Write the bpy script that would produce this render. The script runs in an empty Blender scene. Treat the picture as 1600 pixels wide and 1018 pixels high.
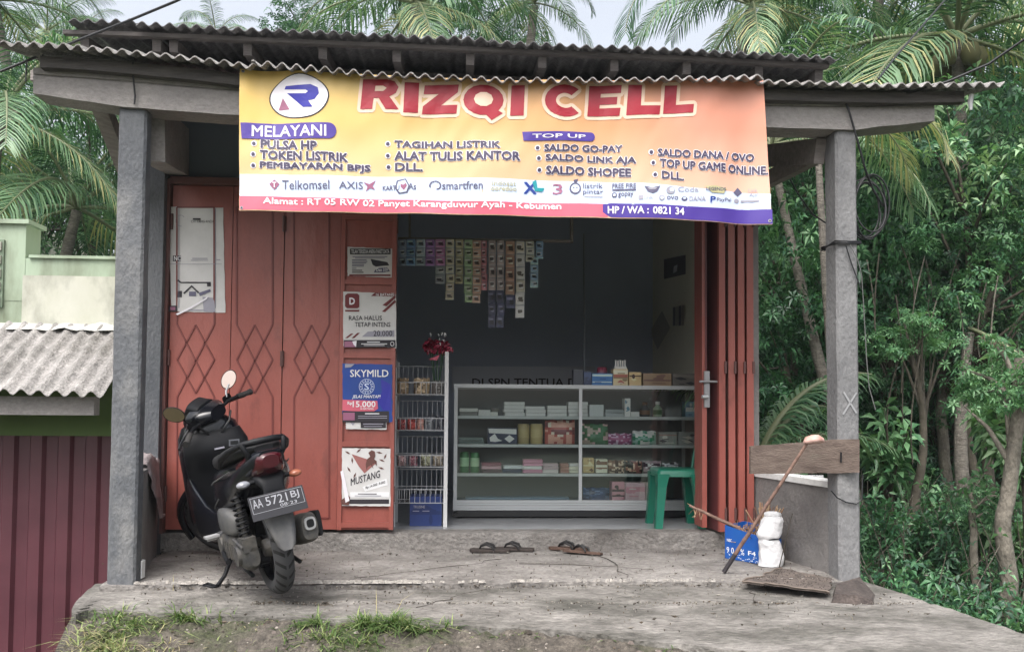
import bpy, math, random
from mathutils import Vector as V, Matrix as M, noise as NZ
from mathutils.geometry import tessellate_polygon
R = math.radians
sc = bpy.context.scene
HAZE = 0.0012
col = sc.collection

# ---------------------------------------------------------------- camera
HC, F = 0.907, 1300.0
YAW, PIT, ROL = R(3.5), R(2.2), R(0.43)
CPX, CPY = 800.0, 590.0            # principal point in the 1600 x 1018 photograph
cf = V((math.sin(YAW)*math.cos(PIT), math.cos(YAW)*math.cos(PIT), math.sin(PIT)))
r0 = V((math.cos(YAW), -math.sin(YAW), 0)); u0 = r0.cross(cf)
cr = r0*math.cos(ROL) + u0*math.sin(ROL); cu_ = u0*math.cos(ROL) - r0*math.sin(ROL)
CAM = V((0, 0, HC))
cd = bpy.data.cameras.new('camera'); co = bpy.data.objects.new('camera', cd); col.objects.link(co)
co.matrix_world = M(((cr.x, cu_.x, -cf.x, CAM.x), (cr.y, cu_.y, -cf.y, CAM.y), (cr.z, cu_.z, -cf.z, CAM.z), (0, 0, 0, 1)))
cd.sensor_width = 36; cd.lens = 36*F/1600; cd.shift_y = (CPY-509)/1600; cd.clip_end = 500; cd.clip_start = .05
sc.camera = co

def ray(px, py): return cf + cr*((px-CPX)/F) + cu_*((CPY-py)/F)
def pt(px, py, Y):                  # photograph pixel -> point on the vertical plane at depth Y
    d = ray(px, py); return CAM + d*(Y/d.y)
def fl(px, py, Z=0.0):              # photograph pixel -> point on a level surface
    d = ray(px, py); return CAM + d*((Z-HC)/d.z)

# ---------------------------------------------------------------- sky, sun, exposure
SUN_EL, SUN_AZ = R(58), R(205)
w = bpy.data.worlds.new('World'); sc.world = w; w.use_nodes = True
nt = w.node_tree; bg = nt.nodes['Background']
sk = nt.nodes.new('ShaderNodeTexSky'); sk.sky_type = 'NISHITA'; sk.sun_disc = False
sk.sun_elevation = SUN_EL; sk.sun_rotation = SUN_AZ; sk.air_density = 1.0; sk.dust_density = 7.0; sk.ozone_density = 1.0
hs = nt.nodes.new('ShaderNodeHueSaturation'); hs.inputs['Saturation'].default_value = .36
nt.links.new(sk.outputs[0], hs.inputs['Color']); nt.links.new(hs.outputs[0], bg.inputs[0]); bg.inputs[1].default_value = .15
sd = bpy.data.lights.new('sun', 'SUN'); sd.energy = 0.5; sd.angle = R(40); sd.color = (1, .985, .96)
so = bpy.data.objects.new('sun', sd); col.objects.link(so)
sv = V((math.sin(SUN_AZ)*math.cos(SUN_EL), math.cos(SUN_AZ)*math.cos(SUN_EL), math.sin(SUN_EL)))
so.rotation_euler = sv.to_track_quat('Z', 'Y').to_euler(); so.location = (0, -5, 20)
vs = sc.view_settings; vs.view_transform = 'Standard'; vs.look = 'None'; vs.gamma = 1; vs.use_curve_mapping = False
vs.exposure = 1.32
sc.cycles.max_bounces = 10; sc.cycles.diffuse_bounces = 5; sc.cycles.transparent_max_bounces = 16; sc.cycles.use_denoising = True

# ---------------------------------------------------------------- materials
MC = {}
def srgb(r, g, b):
    f = lambda c: (c/255/12.92) if c/255 <= .04045 else ((c/255+.055)/1.055)**2.4
    return (f(r), f(g), f(b))
def mat(name, c, c2=None, sc_=8.0, rough=.6, bump=0.0, metal=0.0, spec=.5, det=6.0, stretch=(1, 1, 1), c3=None, sc3=1.2, lo=.35, hi=.65, lo3=.55, hi3=.75, trans=0.0, coat=0.0, bsc=None, space='Object', spk=0.0, spks=90.0):
    if name in MC: return MC[name]
    m = bpy.data.materials.new(name); m.use_nodes = True; n = m.node_tree.nodes; l = m.node_tree.links
    b = n['Principled BSDF']
    b.inputs['Base Color'].default_value = (*c, 1); b.inputs['Roughness'].default_value = rough
    b.inputs['Metallic'].default_value = metal; b.inputs['Specular IOR Level'].default_value = spec
    if coat: b.inputs['Coat Weight'].default_value = coat; b.inputs['Coat Roughness'].default_value = .08
    if c2 or bump:
        tc = n.new('ShaderNodeTexCoord'); mp = n.new('ShaderNodeMapping'); mp.inputs['Scale'].default_value = stretch
        l.new(tc.outputs[space], mp.inputs[0])
    def nz(scale, lo, hi, a, bcol):
        t = n.new('ShaderNodeTexNoise'); t.inputs['Scale'].default_value = scale; t.inputs['Detail'].default_value = det; t.inputs['Roughness'].default_value = .62
        l.new(mp.outputs[0], t.inputs[0])
        mr = n.new('ShaderNodeMapRange'); mr.inputs[1].default_value = lo; mr.inputs[2].default_value = hi
        l.new(t.outputs[0], mr.inputs[0])
        mx = n.new('ShaderNodeMix'); mx.data_type = 'RGBA'; l.new(mr.outputs[0], mx.inputs[0])
        if isinstance(a, tuple): mx.inputs[6].default_value = (*a, 1)
        else: l.new(a, mx.inputs[6])
        mx.inputs[7].default_value = (*bcol, 1)
        return mx.outputs[2]
    if c2:
        o = nz(sc_, lo, hi, c, c2)
        if c3: o = nz(sc3, lo3, hi3, o, c3)
        if spk:
            t = n.new('ShaderNodeTexNoise'); t.inputs['Scale'].default_value = spks; t.inputs['Detail'].default_value = 4; t.inputs['Roughness'].default_value = .75; l.new(mp.outputs[0], t.inputs[0])
            mr = n.new('ShaderNodeMapRange'); mr.inputs[1].default_value = .3; mr.inputs[2].default_value = .7; mr.inputs[3].default_value = 1-spk; mr.inputs[4].default_value = 1+spk; mr.clamp = False; l.new(t.outputs[0], mr.inputs[0])
            sc2 = n.new('ShaderNodeVectorMath'); sc2.operation = 'SCALE'; l.new(o, sc2.inputs[0]); l.new(mr.outputs[0], sc2.inputs['Scale']); o = sc2.outputs[0]
        l.new(o, b.inputs['Base Color'])
    if bump:
        t = n.new('ShaderNodeTexNoise'); t.inputs['Scale'].default_value = bsc or sc_*3; t.inputs['Detail'].default_value = 8; l.new(mp.outputs[0], t.inputs[0])
        bp = n.new('ShaderNodeBump'); bp.inputs['Strength'].default_value = min(1, bump); bp.inputs['Distance'].default_value = .02
        l.new(t.outputs[0], bp.inputs['Height']); l.new(bp.outputs[0], b.inputs['Normal'])
    if trans:
        tr = n.new('ShaderNodeBsdfTranslucent'); ms = n.new('ShaderNodeMixShader'); ms.inputs[0].default_value = trans
        tr.inputs[0].default_value = (c[0]*1.6, c[1]*1.7, c[2]*.9, 1)
        l.new(b.outputs[0], ms.inputs[1]); l.new(tr.outputs[0], ms.inputs[2]); l.new(ms.outputs[0], n['Material Output'].inputs[0])
    MC[name] = m; return m
def flat(name, rgb, rough=.55, **k): return mat(name, srgb(*rgb), rough=rough, **k)

CONC = mat('old concrete', (.20, .195, .19), (.30, .29, .275), 6, .9, .5, c3=(.10, .10, .085), sc3=1.6, lo3=.52, hi3=.72, bsc=60)
FLOOR = mat('porch concrete', (.17, .158, .147), (.265, .25, .235), 4.5, .9, .9, c3=(.078, .07, .064), sc3=1.9, lo3=.47, hi3=.72, bsc=45, stretch=(.85, 1.1, 1), det=10, spk=.38, spks=30)
FLOOR2 = mat('worn slab concrete', (.13, .121, .111), (.235, .222, .205), 5.5, .92, 1, c3=(.055, .053, .044), sc3=2.3, lo3=.44, hi3=.68, bsc=38, stretch=(.75, 1.25, 1), det=10, spk=.36, spks=28)
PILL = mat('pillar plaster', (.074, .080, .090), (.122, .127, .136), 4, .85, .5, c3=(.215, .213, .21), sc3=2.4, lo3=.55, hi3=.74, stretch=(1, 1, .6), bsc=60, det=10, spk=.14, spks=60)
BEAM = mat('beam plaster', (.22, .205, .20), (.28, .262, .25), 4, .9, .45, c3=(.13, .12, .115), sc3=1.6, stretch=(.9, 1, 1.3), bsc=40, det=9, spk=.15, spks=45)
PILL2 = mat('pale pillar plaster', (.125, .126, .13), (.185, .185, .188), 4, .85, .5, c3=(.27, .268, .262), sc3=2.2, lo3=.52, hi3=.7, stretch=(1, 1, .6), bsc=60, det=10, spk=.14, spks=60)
WALLG = mat('half wall plaster', (.15, .142, .138), (.225, .213, .205), 4, .9, .4, c3=(.13, .12, .12), sc3=1.2, bsc=40)
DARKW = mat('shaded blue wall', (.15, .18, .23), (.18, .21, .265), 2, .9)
BACKW = mat('navy wall paint', (.42, .48, .60), (.46, .52, .64), 1.5, .85)
OLIVE = mat('olive wall paint', (.72, .69, .57), (.78, .75, .62), 2, .85)
TILE = mat('grey floor tile', (.30, .31, .32), (.36, .37, .38), 4, .18)
DOORR = mat('red door paint', (.265, .072, .056), (.32, .092, .072), 1.7, .42, .3, c3=(.165, .052, .042), sc3=6.5, lo3=.575, hi3=.78, bsc=14, stretch=(1, 1, .45), spk=.07, spks=120)
DOORL = mat('red door relief', (.17, .036, .03), rough=.5)
DOORD = mat('darker door red', (.10, .028, .032), (.13, .036, .038), 3, .5)  # darker version of the door red, for one leaf face and an edge strip
JAMB = mat('brown jamb', (.13, .06, .055), (.18, .075, .065), 4, .6)
ROOF = mat('weathered fibre cement', (.20, .192, .185), (.33, .315, .305), 11, .95, .7, c3=(.11, .105, .095), sc3=3.0, lo3=.48, bsc=60, det=10, spk=.4, spks=60)
ROOFD = mat('dark roofing sheet', (.105, .105, .112), (.18, .178, .18), 9, .95, .5, spk=.4, spks=50)
WOOD = mat('grey timber', (.17, .15, .14), (.25, .225, .21), 5, .9, .4, stretch=(1, 6, 6), bsc=30)
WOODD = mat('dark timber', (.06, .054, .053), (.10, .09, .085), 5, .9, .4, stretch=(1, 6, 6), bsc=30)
WOODB = mat('brown plank', (.085, .062, .052), (.14, .108, .09), 6, .9, .4, c3=(.12, .10, .08), sc3=2.5, stretch=(1, 3, 6), bsc=30)
ALU = mat('aluminium', (.62, .63, .64), rough=.38, metal=.75)
ALUW = mat('white aluminium', (.47, .49, .50), rough=.42, metal=.2)
BLACK = flat('black plastic', (22, 23, 26), .35)
PAPER = mat('white paper', (.66, .65, .64), (.58, .57, .56), 6, .7)
WHITE = mat('white print', (.78, .78, .79), rough=.6)
INK = flat('dark ink', (45, 42, 48), .7)
MAROON = flat('maroon ink', (110, 38, 42), .6)

def glass_mat(name, tint, refl):
    m = bpy.data.materials.new(name); m.use_nodes = True; n = m.node_tree.nodes; l = m.node_tree.links
    n.remove(n['Principled BSDF'])
    t = n.new('ShaderNodeBsdfTransparent'); t.inputs[0].default_value = (*tint, 1)
    g = n.new('ShaderNodeBsdfGlossy'); g.inputs['Roughness'].default_value = .04
    fr = n.new('ShaderNodeFresnel'); fr.inputs[0].default_value = 1.5
    mu = n.new('ShaderNodeMath'); mu.operation = 'MULTIPLY'; mu.inputs[1].default_value = refl; l.new(fr.outputs[0], mu.inputs[0])
    ms = n.new('ShaderNodeMixShader'); l.new(mu.outputs[0], ms.inputs[0]); l.new(t.outputs[0], ms.inputs[1]); l.new(g.outputs[0], ms.inputs[2])
    l.new(ms.outputs[0], n['Material Output'].inputs[0]); return m
GLASS = glass_mat('showcase glass', (.93, .96, .95), 2.0)

# ---------------------------------------------------------------- mesh building
def text_geo(s, bold=0.0, extra=0.0, cache={}):
    k = s; bold = extra = 0.0
    if k in cache: return cache[k]
    def geo(off):
        c = bpy.data.curves.new('tmp', 'FONT'); c.body = s; c.offset = off; c.resolution_u = 2; c.fill_mode = 'FRONT'
        o = bpy.data.objects.new('tmp', c); col.objects.link(o)
        dg = bpy.context.evaluated_depsgraph_get(); dg.update()
        me = bpy.data.meshes.new_from_object(o.evaluated_get(dg))
        vs_ = [v.co.copy() for v in me.vertices]; fs = [tuple(p.vertices) for p in me.polygons]
        bpy.data.objects.remove(o); bpy.data.curves.remove(c); bpy.data.meshes.remove(me)
        return vs_, fs
    b, f = geo(bold)
    x0 = min(v.x for v in b); x1 = max(v.x for v in b); y0 = min(v.y for v in b); y1 = max(v.y for v in b)
    if extra: b, f = geo(bold+extra)
    r = ([((v.x-x0)/(x1-x0), (v.y-y0)/(y1-y0)) for v in b], f)
    cache[k] = r; return r

def split_tris(tr, lim=12.0):           # cut flat triangles small enough to follow a rippled surface
    out = []; st = list(tr)
    while st:
        a, b, c = st.pop(); d = [((a[0]-b[0])**2+(a[1]-b[1])**2, 0), ((b[0]-c[0])**2+(b[1]-c[1])**2, 1), ((c[0]-a[0])**2+(c[1]-a[1])**2, 2)]
        L, k = max(d)
        if L <= lim*lim: out.append((a, b, c)); continue
        if k == 1: a, b, c = b, c, a
        elif k == 2: a, b, c = c, a, b
        m = ((a[0]+b[0])/2, (a[1]+b[1])/2); st += [(a, m, c), (m, b, c)]
    return out
CURVED = set()
class MB:
    def __init__(s): s.v = []; s.f = []; s.mi = []; s.sm = []; s.mats = []
    def add(s, vs_, fs, m, smooth=False):
        if m not in s.mats: s.mats.append(m)
        i = s.mats.index(m); o = len(s.v)
        s.v.extend(V(p) for p in vs_)
        for f in fs: s.f.append(tuple(q+o for q in f)); s.mi.append(i); s.sm.append(smooth)
        return s
    def hexa(s, p, m, smooth=False):        # 8 corners: bottom 4 ring, top 4 ring
        return s.add(p, [(3, 2, 1, 0), (4, 5, 6, 7), (0, 1, 5, 4), (1, 2, 6, 5), (2, 3, 7, 6), (3, 0, 4, 7)], m, smooth)
    def box(s, a, b, m):
        x0, x1 = sorted((a[0], b[0])); y0, y1 = sorted((a[1], b[1])); z0, z1 = sorted((a[2], b[2]))
        return s.hexa([(x0, y0, z0), (x1, y0, z0), (x1, y1, z0), (x0, y1, z0), (x0, y0, z1), (x1, y0, z1), (x1, y1, z1), (x0, y1, z1)], m)
    def bbox(s, a, b, m, r=.01):            # box with chamfered vertical and top edges
        x0, x1 = sorted((a[0], b[0])); y0, y1 = sorted((a[1], b[1])); z0, z1 = sorted((a[2], b[2]))
        def ring(i, z): return [(x0+i+r, y0+i, z), (x1-i-r, y0+i, z), (x1-i, y0+i+r, z), (x1-i, y1-i-r, z), (x1-i-r, y1-i, z), (x0+i+r, y1-i, z), (x0+i, y1-i-r, z), (x0+i, y0+i+r, z)]
        return s.loft([ring(0, z0), ring(0, z1-r), ring(r*.7, z1)], m, smooth=False)
    def obox(s, c, ax, ay, az, m):          # oriented box: centre and three half-axis vectors
        c = V(c); ax = V(ax); ay = V(ay); az = V(az)
        return s.hexa([c-ax-ay-az, c+ax-ay-az, c+ax+ay-az, c-ax+ay-az, c-ax-ay+az, c+ax-ay+az, c+ax+ay+az, c-ax+ay+az], m)
    def beam(s, a, b, wd, ht, m, up=(0, 0, 1)):
        a = V(a); b = V(b); d = (b-a); L = d.length; d.normalize(); sd_ = d.cross(V(up)).normalized(); u = sd_.cross(d)
        return s.obox((a+b)/2, d*L/2, sd_*wd/2, u*ht/2, m)
    def loft(s, rings, m, smooth=True, caps=True, closed=False):
        n = len(rings[0]); vs_ = [p for r in rings for p in r]; fs = []
        k = len(rings)
        for i in range(k if closed else k-1):
            for j in range(n):
                a = i*n+j; b = i*n+(j+1) % n; i2 = (i+1) % k
                fs.append((a, b, i2*n+(j+1) % n, i2*n+j))
        s.add(vs_, fs, m, smooth)
        if caps and not closed:
            s.add(rings[0], [tuple(range(n-1, -1, -1))], m, False); s.add(rings[-1], [tuple(range(n))], m, False)
        return s
    def tube(s, pts, rad, m, n=8, smooth=True, closed=False):
        pts = [V(p) for p in pts]; k = len(pts)
        if not isinstance(rad, (list, tuple)): rad = [rad]*k
        rings = []; ref = None
        for i in range(k):
            a = pts[(i-1) % k] if (closed or i) else pts[0]; b = pts[(i+1) % k] if (closed or i < k-1) else pts[-1]
            d = (b-a).normalized()
            if ref is None: ref = d.orthogonal().normalized()
            ref = (ref - d*ref.dot(d)).normalized(); q = d.cross(ref)
            rings.append([pts[i]+(ref*math.cos(2*math.pi*j/n)+q*math.sin(2*math.pi*j/n))*rad[i] for j in range(n)])
        return s.loft(rings, m, smooth, closed=closed)
    def lathe(s, prof, c, m, n=24, axis='Z', smooth=True, caps=True):
        c = V(c); rings = []
        for r, h in prof:
            ring = []
            for j in range(n):
                a = 2*math.pi*j/n; x, y = r*math.cos(a), r*math.sin(a)
                ring.append(c+(V((x, y, h)) if axis == 'Z' else V((x, h, -y)) if axis == 'Y' else V((h, x, y))))
            rings.append(ring)
        return s.loft(rings, m, smooth, caps=caps)
    def grid(s, P, m, smooth=True, thick=None):
        ny = len(P); nx = len(P[0]); vs_ = [p for r in P for p in r]
        s.add(vs_, [(j*nx+i, j*nx+i+1, (j+1)*nx+i+1, (j+1)*nx+i) for j in range(ny-1) for i in range(nx-1)], m, smooth)
        if thick:
            t = V(thick); vb = [V(p)+t for p in vs_]
            s.add(vb, [(j*nx+i, (j+1)*nx+i, (j+1)*nx+i+1, j*nx+i+1) for j in range(ny-1) for i in range(nx-1)], m, smooth)
            bo = [(0, i) for i in range(nx)]+[(j, nx-1) for j in range(1, ny)]+[(ny-1, i) for i in range(nx-2, -1, -1)]+[(j, 0) for j in range(ny-2, 0, -1)]
            bi = [j*nx+i for j, i in bo]; k = len(bi)
            s.add([vs_[i] for i in bi]+[vb[i] for i in bi], [(i, i+k, (i+1) % k+k, (i+1) % k) for i in range(k)], m, False)
        return s
    def text(s, st, x0, y0, x1, y1, m, fn, off, bold=0.0, extra=0.0, slope=0.0, shear=0.0):
        g, f = text_geo(st); b = bold+extra; gx = b*.9*(x1-x0)/max(1, len(st)); gy = b*.8*(y1-y0)
        k = 8 if extra else 6
        cps = [(0, 0)]+[(gx*math.cos(2*math.pi*i/k), gy*math.sin(2*math.pi*i/k)) for i in range(k)] if b else [(0, 0)]
        for i, (ddx, ddy) in enumerate(cps):
            P = [(x0+u*(x1-x0)+shear*v*(y1-y0)+ddx, y1-v*(y1-y0)+slope*u+ddy) for u, v in g]
            if fn in CURVED: s.tris(split_tris([(P[q[0]], P[q[j]], P[q[j+1]]) for q in f for j in range(1, len(q)-1)]), m, fn, off+.00005*i)
            else: s.add([fn(x, y, off+.00005*i) for x, y in P], f, m)
        return s
    def tris(s, T, m, fn, off):
        idx = {}; vs_ = []; fs = []
        for t in T:
            q = []
            for p in t:
                k = (round(p[0], 3), round(p[1], 3))
                if k not in idx: idx[k] = len(vs_); vs_.append(fn(p[0], p[1], off))
                q.append(idx[k])
            fs.append(tuple(q))
        return s.add(vs_, fs, m)
    def poly(s, pts, m, fn, off):
        if fn in CURVED:
            t = tessellate_polygon([[V((x, y, 0)) for x, y in pts]]); T = []
            for a, b, c in t:
                a, b, c = pts[a], pts[b], pts[c]
                if (b[0]-a[0])*(c[1]-a[1])-(c[0]-a[0])*(b[1]-a[1]) > 0: b, c = c, b
                T.append((a, b, c))
            return s.tris(split_tris(T), m, fn, off)
        return s.add([fn(x, y, off) for x, y in pts], [tuple(range(len(pts)-1, -1, -1))], m)
    def rect(s, x0, y0, x1, y1, m, fn, off, nx=1):
        for i in range(nx):
            a = x0+(x1-x0)*i/nx; b = x0+(x1-x0)*(i+1)/nx
            s.poly([(a, y0), (b, y0), (b, y1), (a, y1)], m, fn, off)
        return s
    def disc(s, x, y, rx, ry, m, fn, off, n=20): return s.poly([(x+rx*math.cos(2*math.pi*i/n), y+ry*math.sin(2*math.pi*i/n)) for i in range(n)], m, fn, off)
    def xf(s, T):
        s.v = [T @ p for p in s.v]; return s
    def mesh(s, name, base=(0, 0, 0)):
        me = bpy.data.meshes.new(name); b = V(base)
        me.from_pydata([p-b for p in s.v], [], s.f)
        for m in s.mats: me.materials.append(m)
        me.polygons.foreach_set('material_index', s.mi); me.polygons.foreach_set('use_smooth', s.sm); me.update()
        return me
    def build(s, name, parent=None, base=None, loc=None):
        # parent: an Empty without rotation; vertices are in world space unless loc is given
        if base is None: base = tuple(parent.location) if (parent and loc is None) else (0, 0, 0)
        o = bpy.data.objects.new(name, s.mesh(name, base)); col.objects.link(o)
        if parent: o.parent = parent
        if loc is not None: o.location = loc
        elif not parent: o.location = base
        return o
def tag(o, label=None, cat=None, group=None, kind=None):
    if label: o['label'] = label
    if cat: o['category'] = cat
    if group: o['group'] = group
    if kind: o['kind'] = kind
    return o
def empty(name, loc, label, cat, group=None):
    o = bpy.data.objects.new(name, None); col.objects.link(o); o.location = loc; o.empty_display_size = .1
    return tag(o, label, cat, group)
def sub(name, mb, part):                    # sub-part: vertices given in the part's own frame (world minus thing base)
    base = part.parent.location if part.parent else V((0, 0, 0))
    o = bpy.data.objects.new(name, mb.mesh(name, base)); col.objects.link(o); o.parent = part; return o
def lerp(a, b, t): return a+(b-a)*t
def sst(a, b, x):
    t = min(1, max(0, (x-a)/(b-a))); return t*t*(3-2*t)
def pl(pts, x):                             # piecewise linear
    if x <= pts[0][0]: return pts[0][1]
    for (a, b), (c, d) in zip(pts, pts[1:]):
        if x <= c: return b+(d-b)*(x-a)/(c-a)
    return pts[-1][1]
rnd = random.Random(7)
def nz3(x, y, z=0): return NZ.noise(V((x, y, z)))

# ================================================================ SETTING
YD, YC, YR, YB = 5.46, 4.45, 4.27, 4.33       # door plane, pillar fronts, porch roof edge, banner
def ground_z(x, y):
    b = lerp(-.95, -.40, sst(-2.6, 2.6, x))
    ang = x/max(y, .5)
    sl = lerp(.16, .62, sst(.22, .38, ang)); sl = lerp(sl, .42, sst(-.36, -.6, ang))
    h = max(0, y-(8.6+.25*math.sin(x*1.3)))*sl
    h = min(h, 13+.12*h)
    b -= .15*sst(3.4, 1.5, y)
    return b+h+.10*nz3(x*.8, y*.8)+.25*nz3(x*.22, y*.22, 4)*sst(7, 11, y)
SOIL = mat('forest soil', (.035, .045, .025), (.055, .06, .035), 3, 1, .5, c3=(.03, .055, .02), sc3=.8)
mb = MB()
xs = [-60, -40, -28, -20]+[-16+.8*i for i in range(0, 50)]+[26, 34, 46, 70]
ys = [-14, -8, -4]+[-2+.6*i for i in range(0, 54)]+[33, 38, 46, 60, 90]
mb.grid([[V((x, y, ground_z(x, y))) for x in xs] for y in ys], SOIL)
tag(mb.build('ground'), 'dark soil of the yard and wooded slope around the shop', 'ground', kind='structure')

# porch slab: upper pour to the pillar line, lower worn apron in front
def slab(outline, z0, z1, m, name, label, step=.07, amp=.006):
    mb = MB(); cx = sum(p[0] for p in outline)/len(outline)
    n = len(outline)
    mb.add([(x, y, z1) for x, y in outline]+[(x, y, z0) for x, y in outline], [(i, i+n, (i+1) % n+n, (i+1) % n) for i in range(n)], m)
    return mb
FE = [(118, 952), (126, 946), (180, 946), (300, 950), (400, 955), (470, 959), (600, 964), (700, 970), (800, 974), (905, 979), (1006, 990), (1120, 1001), (1220, 1009), (1350, 1020), (1460, 1040)]
ZL = -.035
fe = [fl(x, y, ZL) for x, y in FE]
RE = [(1392, 926), (1470, 950), (1540, 972), (1600, 988), (1700, 1018)]
re_ = [fl(x, y, ZL) for x, y in RE]
XL, XRR = fl(118, 952, ZL).x, fl(1350, 905, 0).x
yfe = [(p.x, p.y) for p in fe]
# lower apron as a height grid between its front edge and the pillar line
mb = MB(); NX, NY = 220, 60
def seam(x): return 4.12-.03*x+.025*nz3(x*2.2, 4)
def apron_right(y): return pl(sorted((p.y, p.x) for p in re_)+[(4.75, re_[0].x+.02)], y)
rows = []
for j in range(NY):
    t = j/(NY-1); row = []
    for i in range(NX):
        s = i/(NX-1)
        x0 = lerp(fe[0].x, fl(176, 915, ZL).x-.12, t**.6)
        xr_front = re_[-1].x; x1 = lerp(xr_front, re_[0].x, t)
        x = lerp(x0, x1, s)
        yf = pl(yfe, x)+.018*nz3(x*9, 0)+.03*nz3(x*2.2, 3)
        if x > fe[-1].x: yf = lerp(fe[-1].y, re_[-1].y, (x-fe[-1].x)/(re_[-1].x-fe[-1].x))
        y = lerp(yf, 4.62, t)
        z = ZL+.006*nz3(x*5, y*5)+.010*nz3(x*1.4, y*1.8, 2)+.004*nz3(x*16, y*16, 5)-.02*(1-t)**6-.016*math.exp(-((y-seam(x))/.022)**2)*sst(-1.2, -.6, x)*(.6+.5*nz3(x*4, 1))
        row.append(V((x, y, z)))
    rows.append(row)
mb.grid(rows, FLOOR2, thick=(0, 0, -.11))
tag(mb.build('apron_floor'), 'worn concrete apron in front of the porch', 'floor', kind='structure')
# upper porch slab with a broken front lip
mb = MB(); rows = []
xl, xr = fl(170, 905).x, fl(1338, 905).x
for j in range(30):
    t = j/29; row = []
    for i in range(160):
        x = lerp(xl, xr, i/159)
        yf = 4.43+.012*nz3(x*7, 1)+.018*nz3(x*2.5, 7)+(.05*sst(.1, .5, x)*sst(1.6, 1.0, x))
        y = lerp(yf, 5.60, t); z = .004*nz3(x*4, y*4)-.012*(1-t)**14+.004*nz3(x*14, y*14)
        row.append(V((x, y, z)))
    rows.append(row)
mb.grid(rows, FLOOR, thick=(0, 0, -.10))
LIPM = mat('pale broken concrete', (.30, .28, .255), (.40, .375, .345), 14, .95, .9, bsc=50, spk=.4, spks=60)
for i in range(360):
    px = rnd.uniform(290, 655) if i < 190 else rnd.uniform(215, 1290); p = fl(px, rnd.uniform(903, 911)); s_ = rnd.uniform(.006, .022)*(1 if i < 190 else .6); h = rnd.uniform(.004, .012)
    x, y = p.x, 4.425+rnd.uniform(-.004, .026)+.012*nz3(p.x*7, 1)
    ps = [V((x+s_*rnd.uniform(.8, 1.6)*math.cos(a), y+s_*.55*math.sin(a), -.004)) for a in [k*1.05 for k in range(6)]]
    mb.loft([ps, [q*.72+V((x, y, 0))*.28+V((0, 0, h+.003)) for q in ps]], LIPM, smooth=False)
tag(mb.build('porch_floor'), 'bare concrete porch floor of the shop', 'floor', kind='structure')

# dirt bank in front with moss
DIRT = mat('mossy dirt', (.05, .043, .036), (.115, .10, .083), 11, 1, 1, c3=(.045, .056, .022), sc3=3.4, lo3=.50, hi3=.66, bsc=60, det=10, spk=.6, spks=45)
mb = MB(); rows = []
def bank_z(x, y):
    yf = pl(yfe, x)
    z = -.075-.30*max(0, yf-y)-.05*sst(.1, .5, yf-y)
    z += .03*nz3(x*3, y*3)+.024*nz3(x*9, y*9, 3)+.020*nz3(x*21, y*21)
    z -= .5*sst(-.04, .25, x-apron_right(max(y, re_[-1].y)))*sst(2.6, 3.2, y) if x > 1.3 else 0
    z -= .85*sst(fe[0].x+.10, fe[0].x-.34, x+.12*nz3(y*4, 2)+(y-3.8)*.25)
    return z
for j in range(100):
    y = 1.9+(4.35-1.9)*j/99
    rows.append([V((x, y, bank_z(x, y))) for x in [-2.75+i*.026 for i in range(220)]])
mb.grid(rows, DIRT)
tag(mb.build('dirt_bank'), 'mossy dirt bank below the concrete apron', 'ground', kind='structure')

# ================================================================ SHOP BUILDING
shop = empty('shop_building', (0, YD, 0), 'small grey plastered roadside shop with red folding doors and corrugated porch roof', 'shop')
def sp(name, mb): return mb.build(name, shop)
ZS = .11
# raised shop floor (step)
mb = MB(); x0, x1 = pt(216, 500, YD-.1).x+.02, fl(1180, 850).x+.06
rows = []
for j, y in enumerate([5.435, 5.44, 5.47, 5.6]):
    rows.append([V((x, y+.006*nz3(x*6, 1), [0.0, ZS-.006, ZS, ZS][j]+(.004*nz3(x*8, 2) if j else -.01))) for x in [lerp(x0, x1, i/120) for i in range(121)]])
mb.grid(rows, FLOOR, smooth=False)
sp('doorstep', mb)
XIL, XIR, YIB, ZIC = -2.05, 1.93, 8.3, 2.95
mb = MB(); mb.box((x0, 5.6, ZS-.1), (x1, YIB, ZS), TILE); 
tile_floor = mb.build('shop_floor', shop)
# walls
mb = MB(); mb.box((XIL-.12, YIB, 0), (XIR+.12, YIB+.12, 3.1), BACKW); sp('back_wall', mb)
mb = MB(); mb.box((XIR, 5.62, -.5), (XIR+.12, YIB, 3.1), OLIVE); sp('side_wall', mb)
mb = MB(); mb.box((XIL-.12, 5.62, -.5), (XIL, YIB, 3.1), OLIVE); sp('side_wall', mb)
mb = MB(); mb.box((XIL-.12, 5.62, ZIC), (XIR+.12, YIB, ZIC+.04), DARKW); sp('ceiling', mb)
# facade: transom wall, pilasters, base
zt = pt(300, 290, YD).z
pxl = pt(262, 500, YD).x; pxr = pt(1172, 500, YD).x
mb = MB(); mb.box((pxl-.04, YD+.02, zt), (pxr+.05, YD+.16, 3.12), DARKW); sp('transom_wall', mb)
pll = pt(216, 500, YD-.1).x
mb = MB(); mb.box((pll, YD-.10, -.02), (pxl-.005, YD+.16, 3.1), PILL); sp('pilaster', mb)
mb = MB(); mb.box((pxr+.002, YD-.03, -.3), (pt(1183, 500, YD).x, YD+.16, 3.1), WALLG); sp('pilaster', mb)
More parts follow.
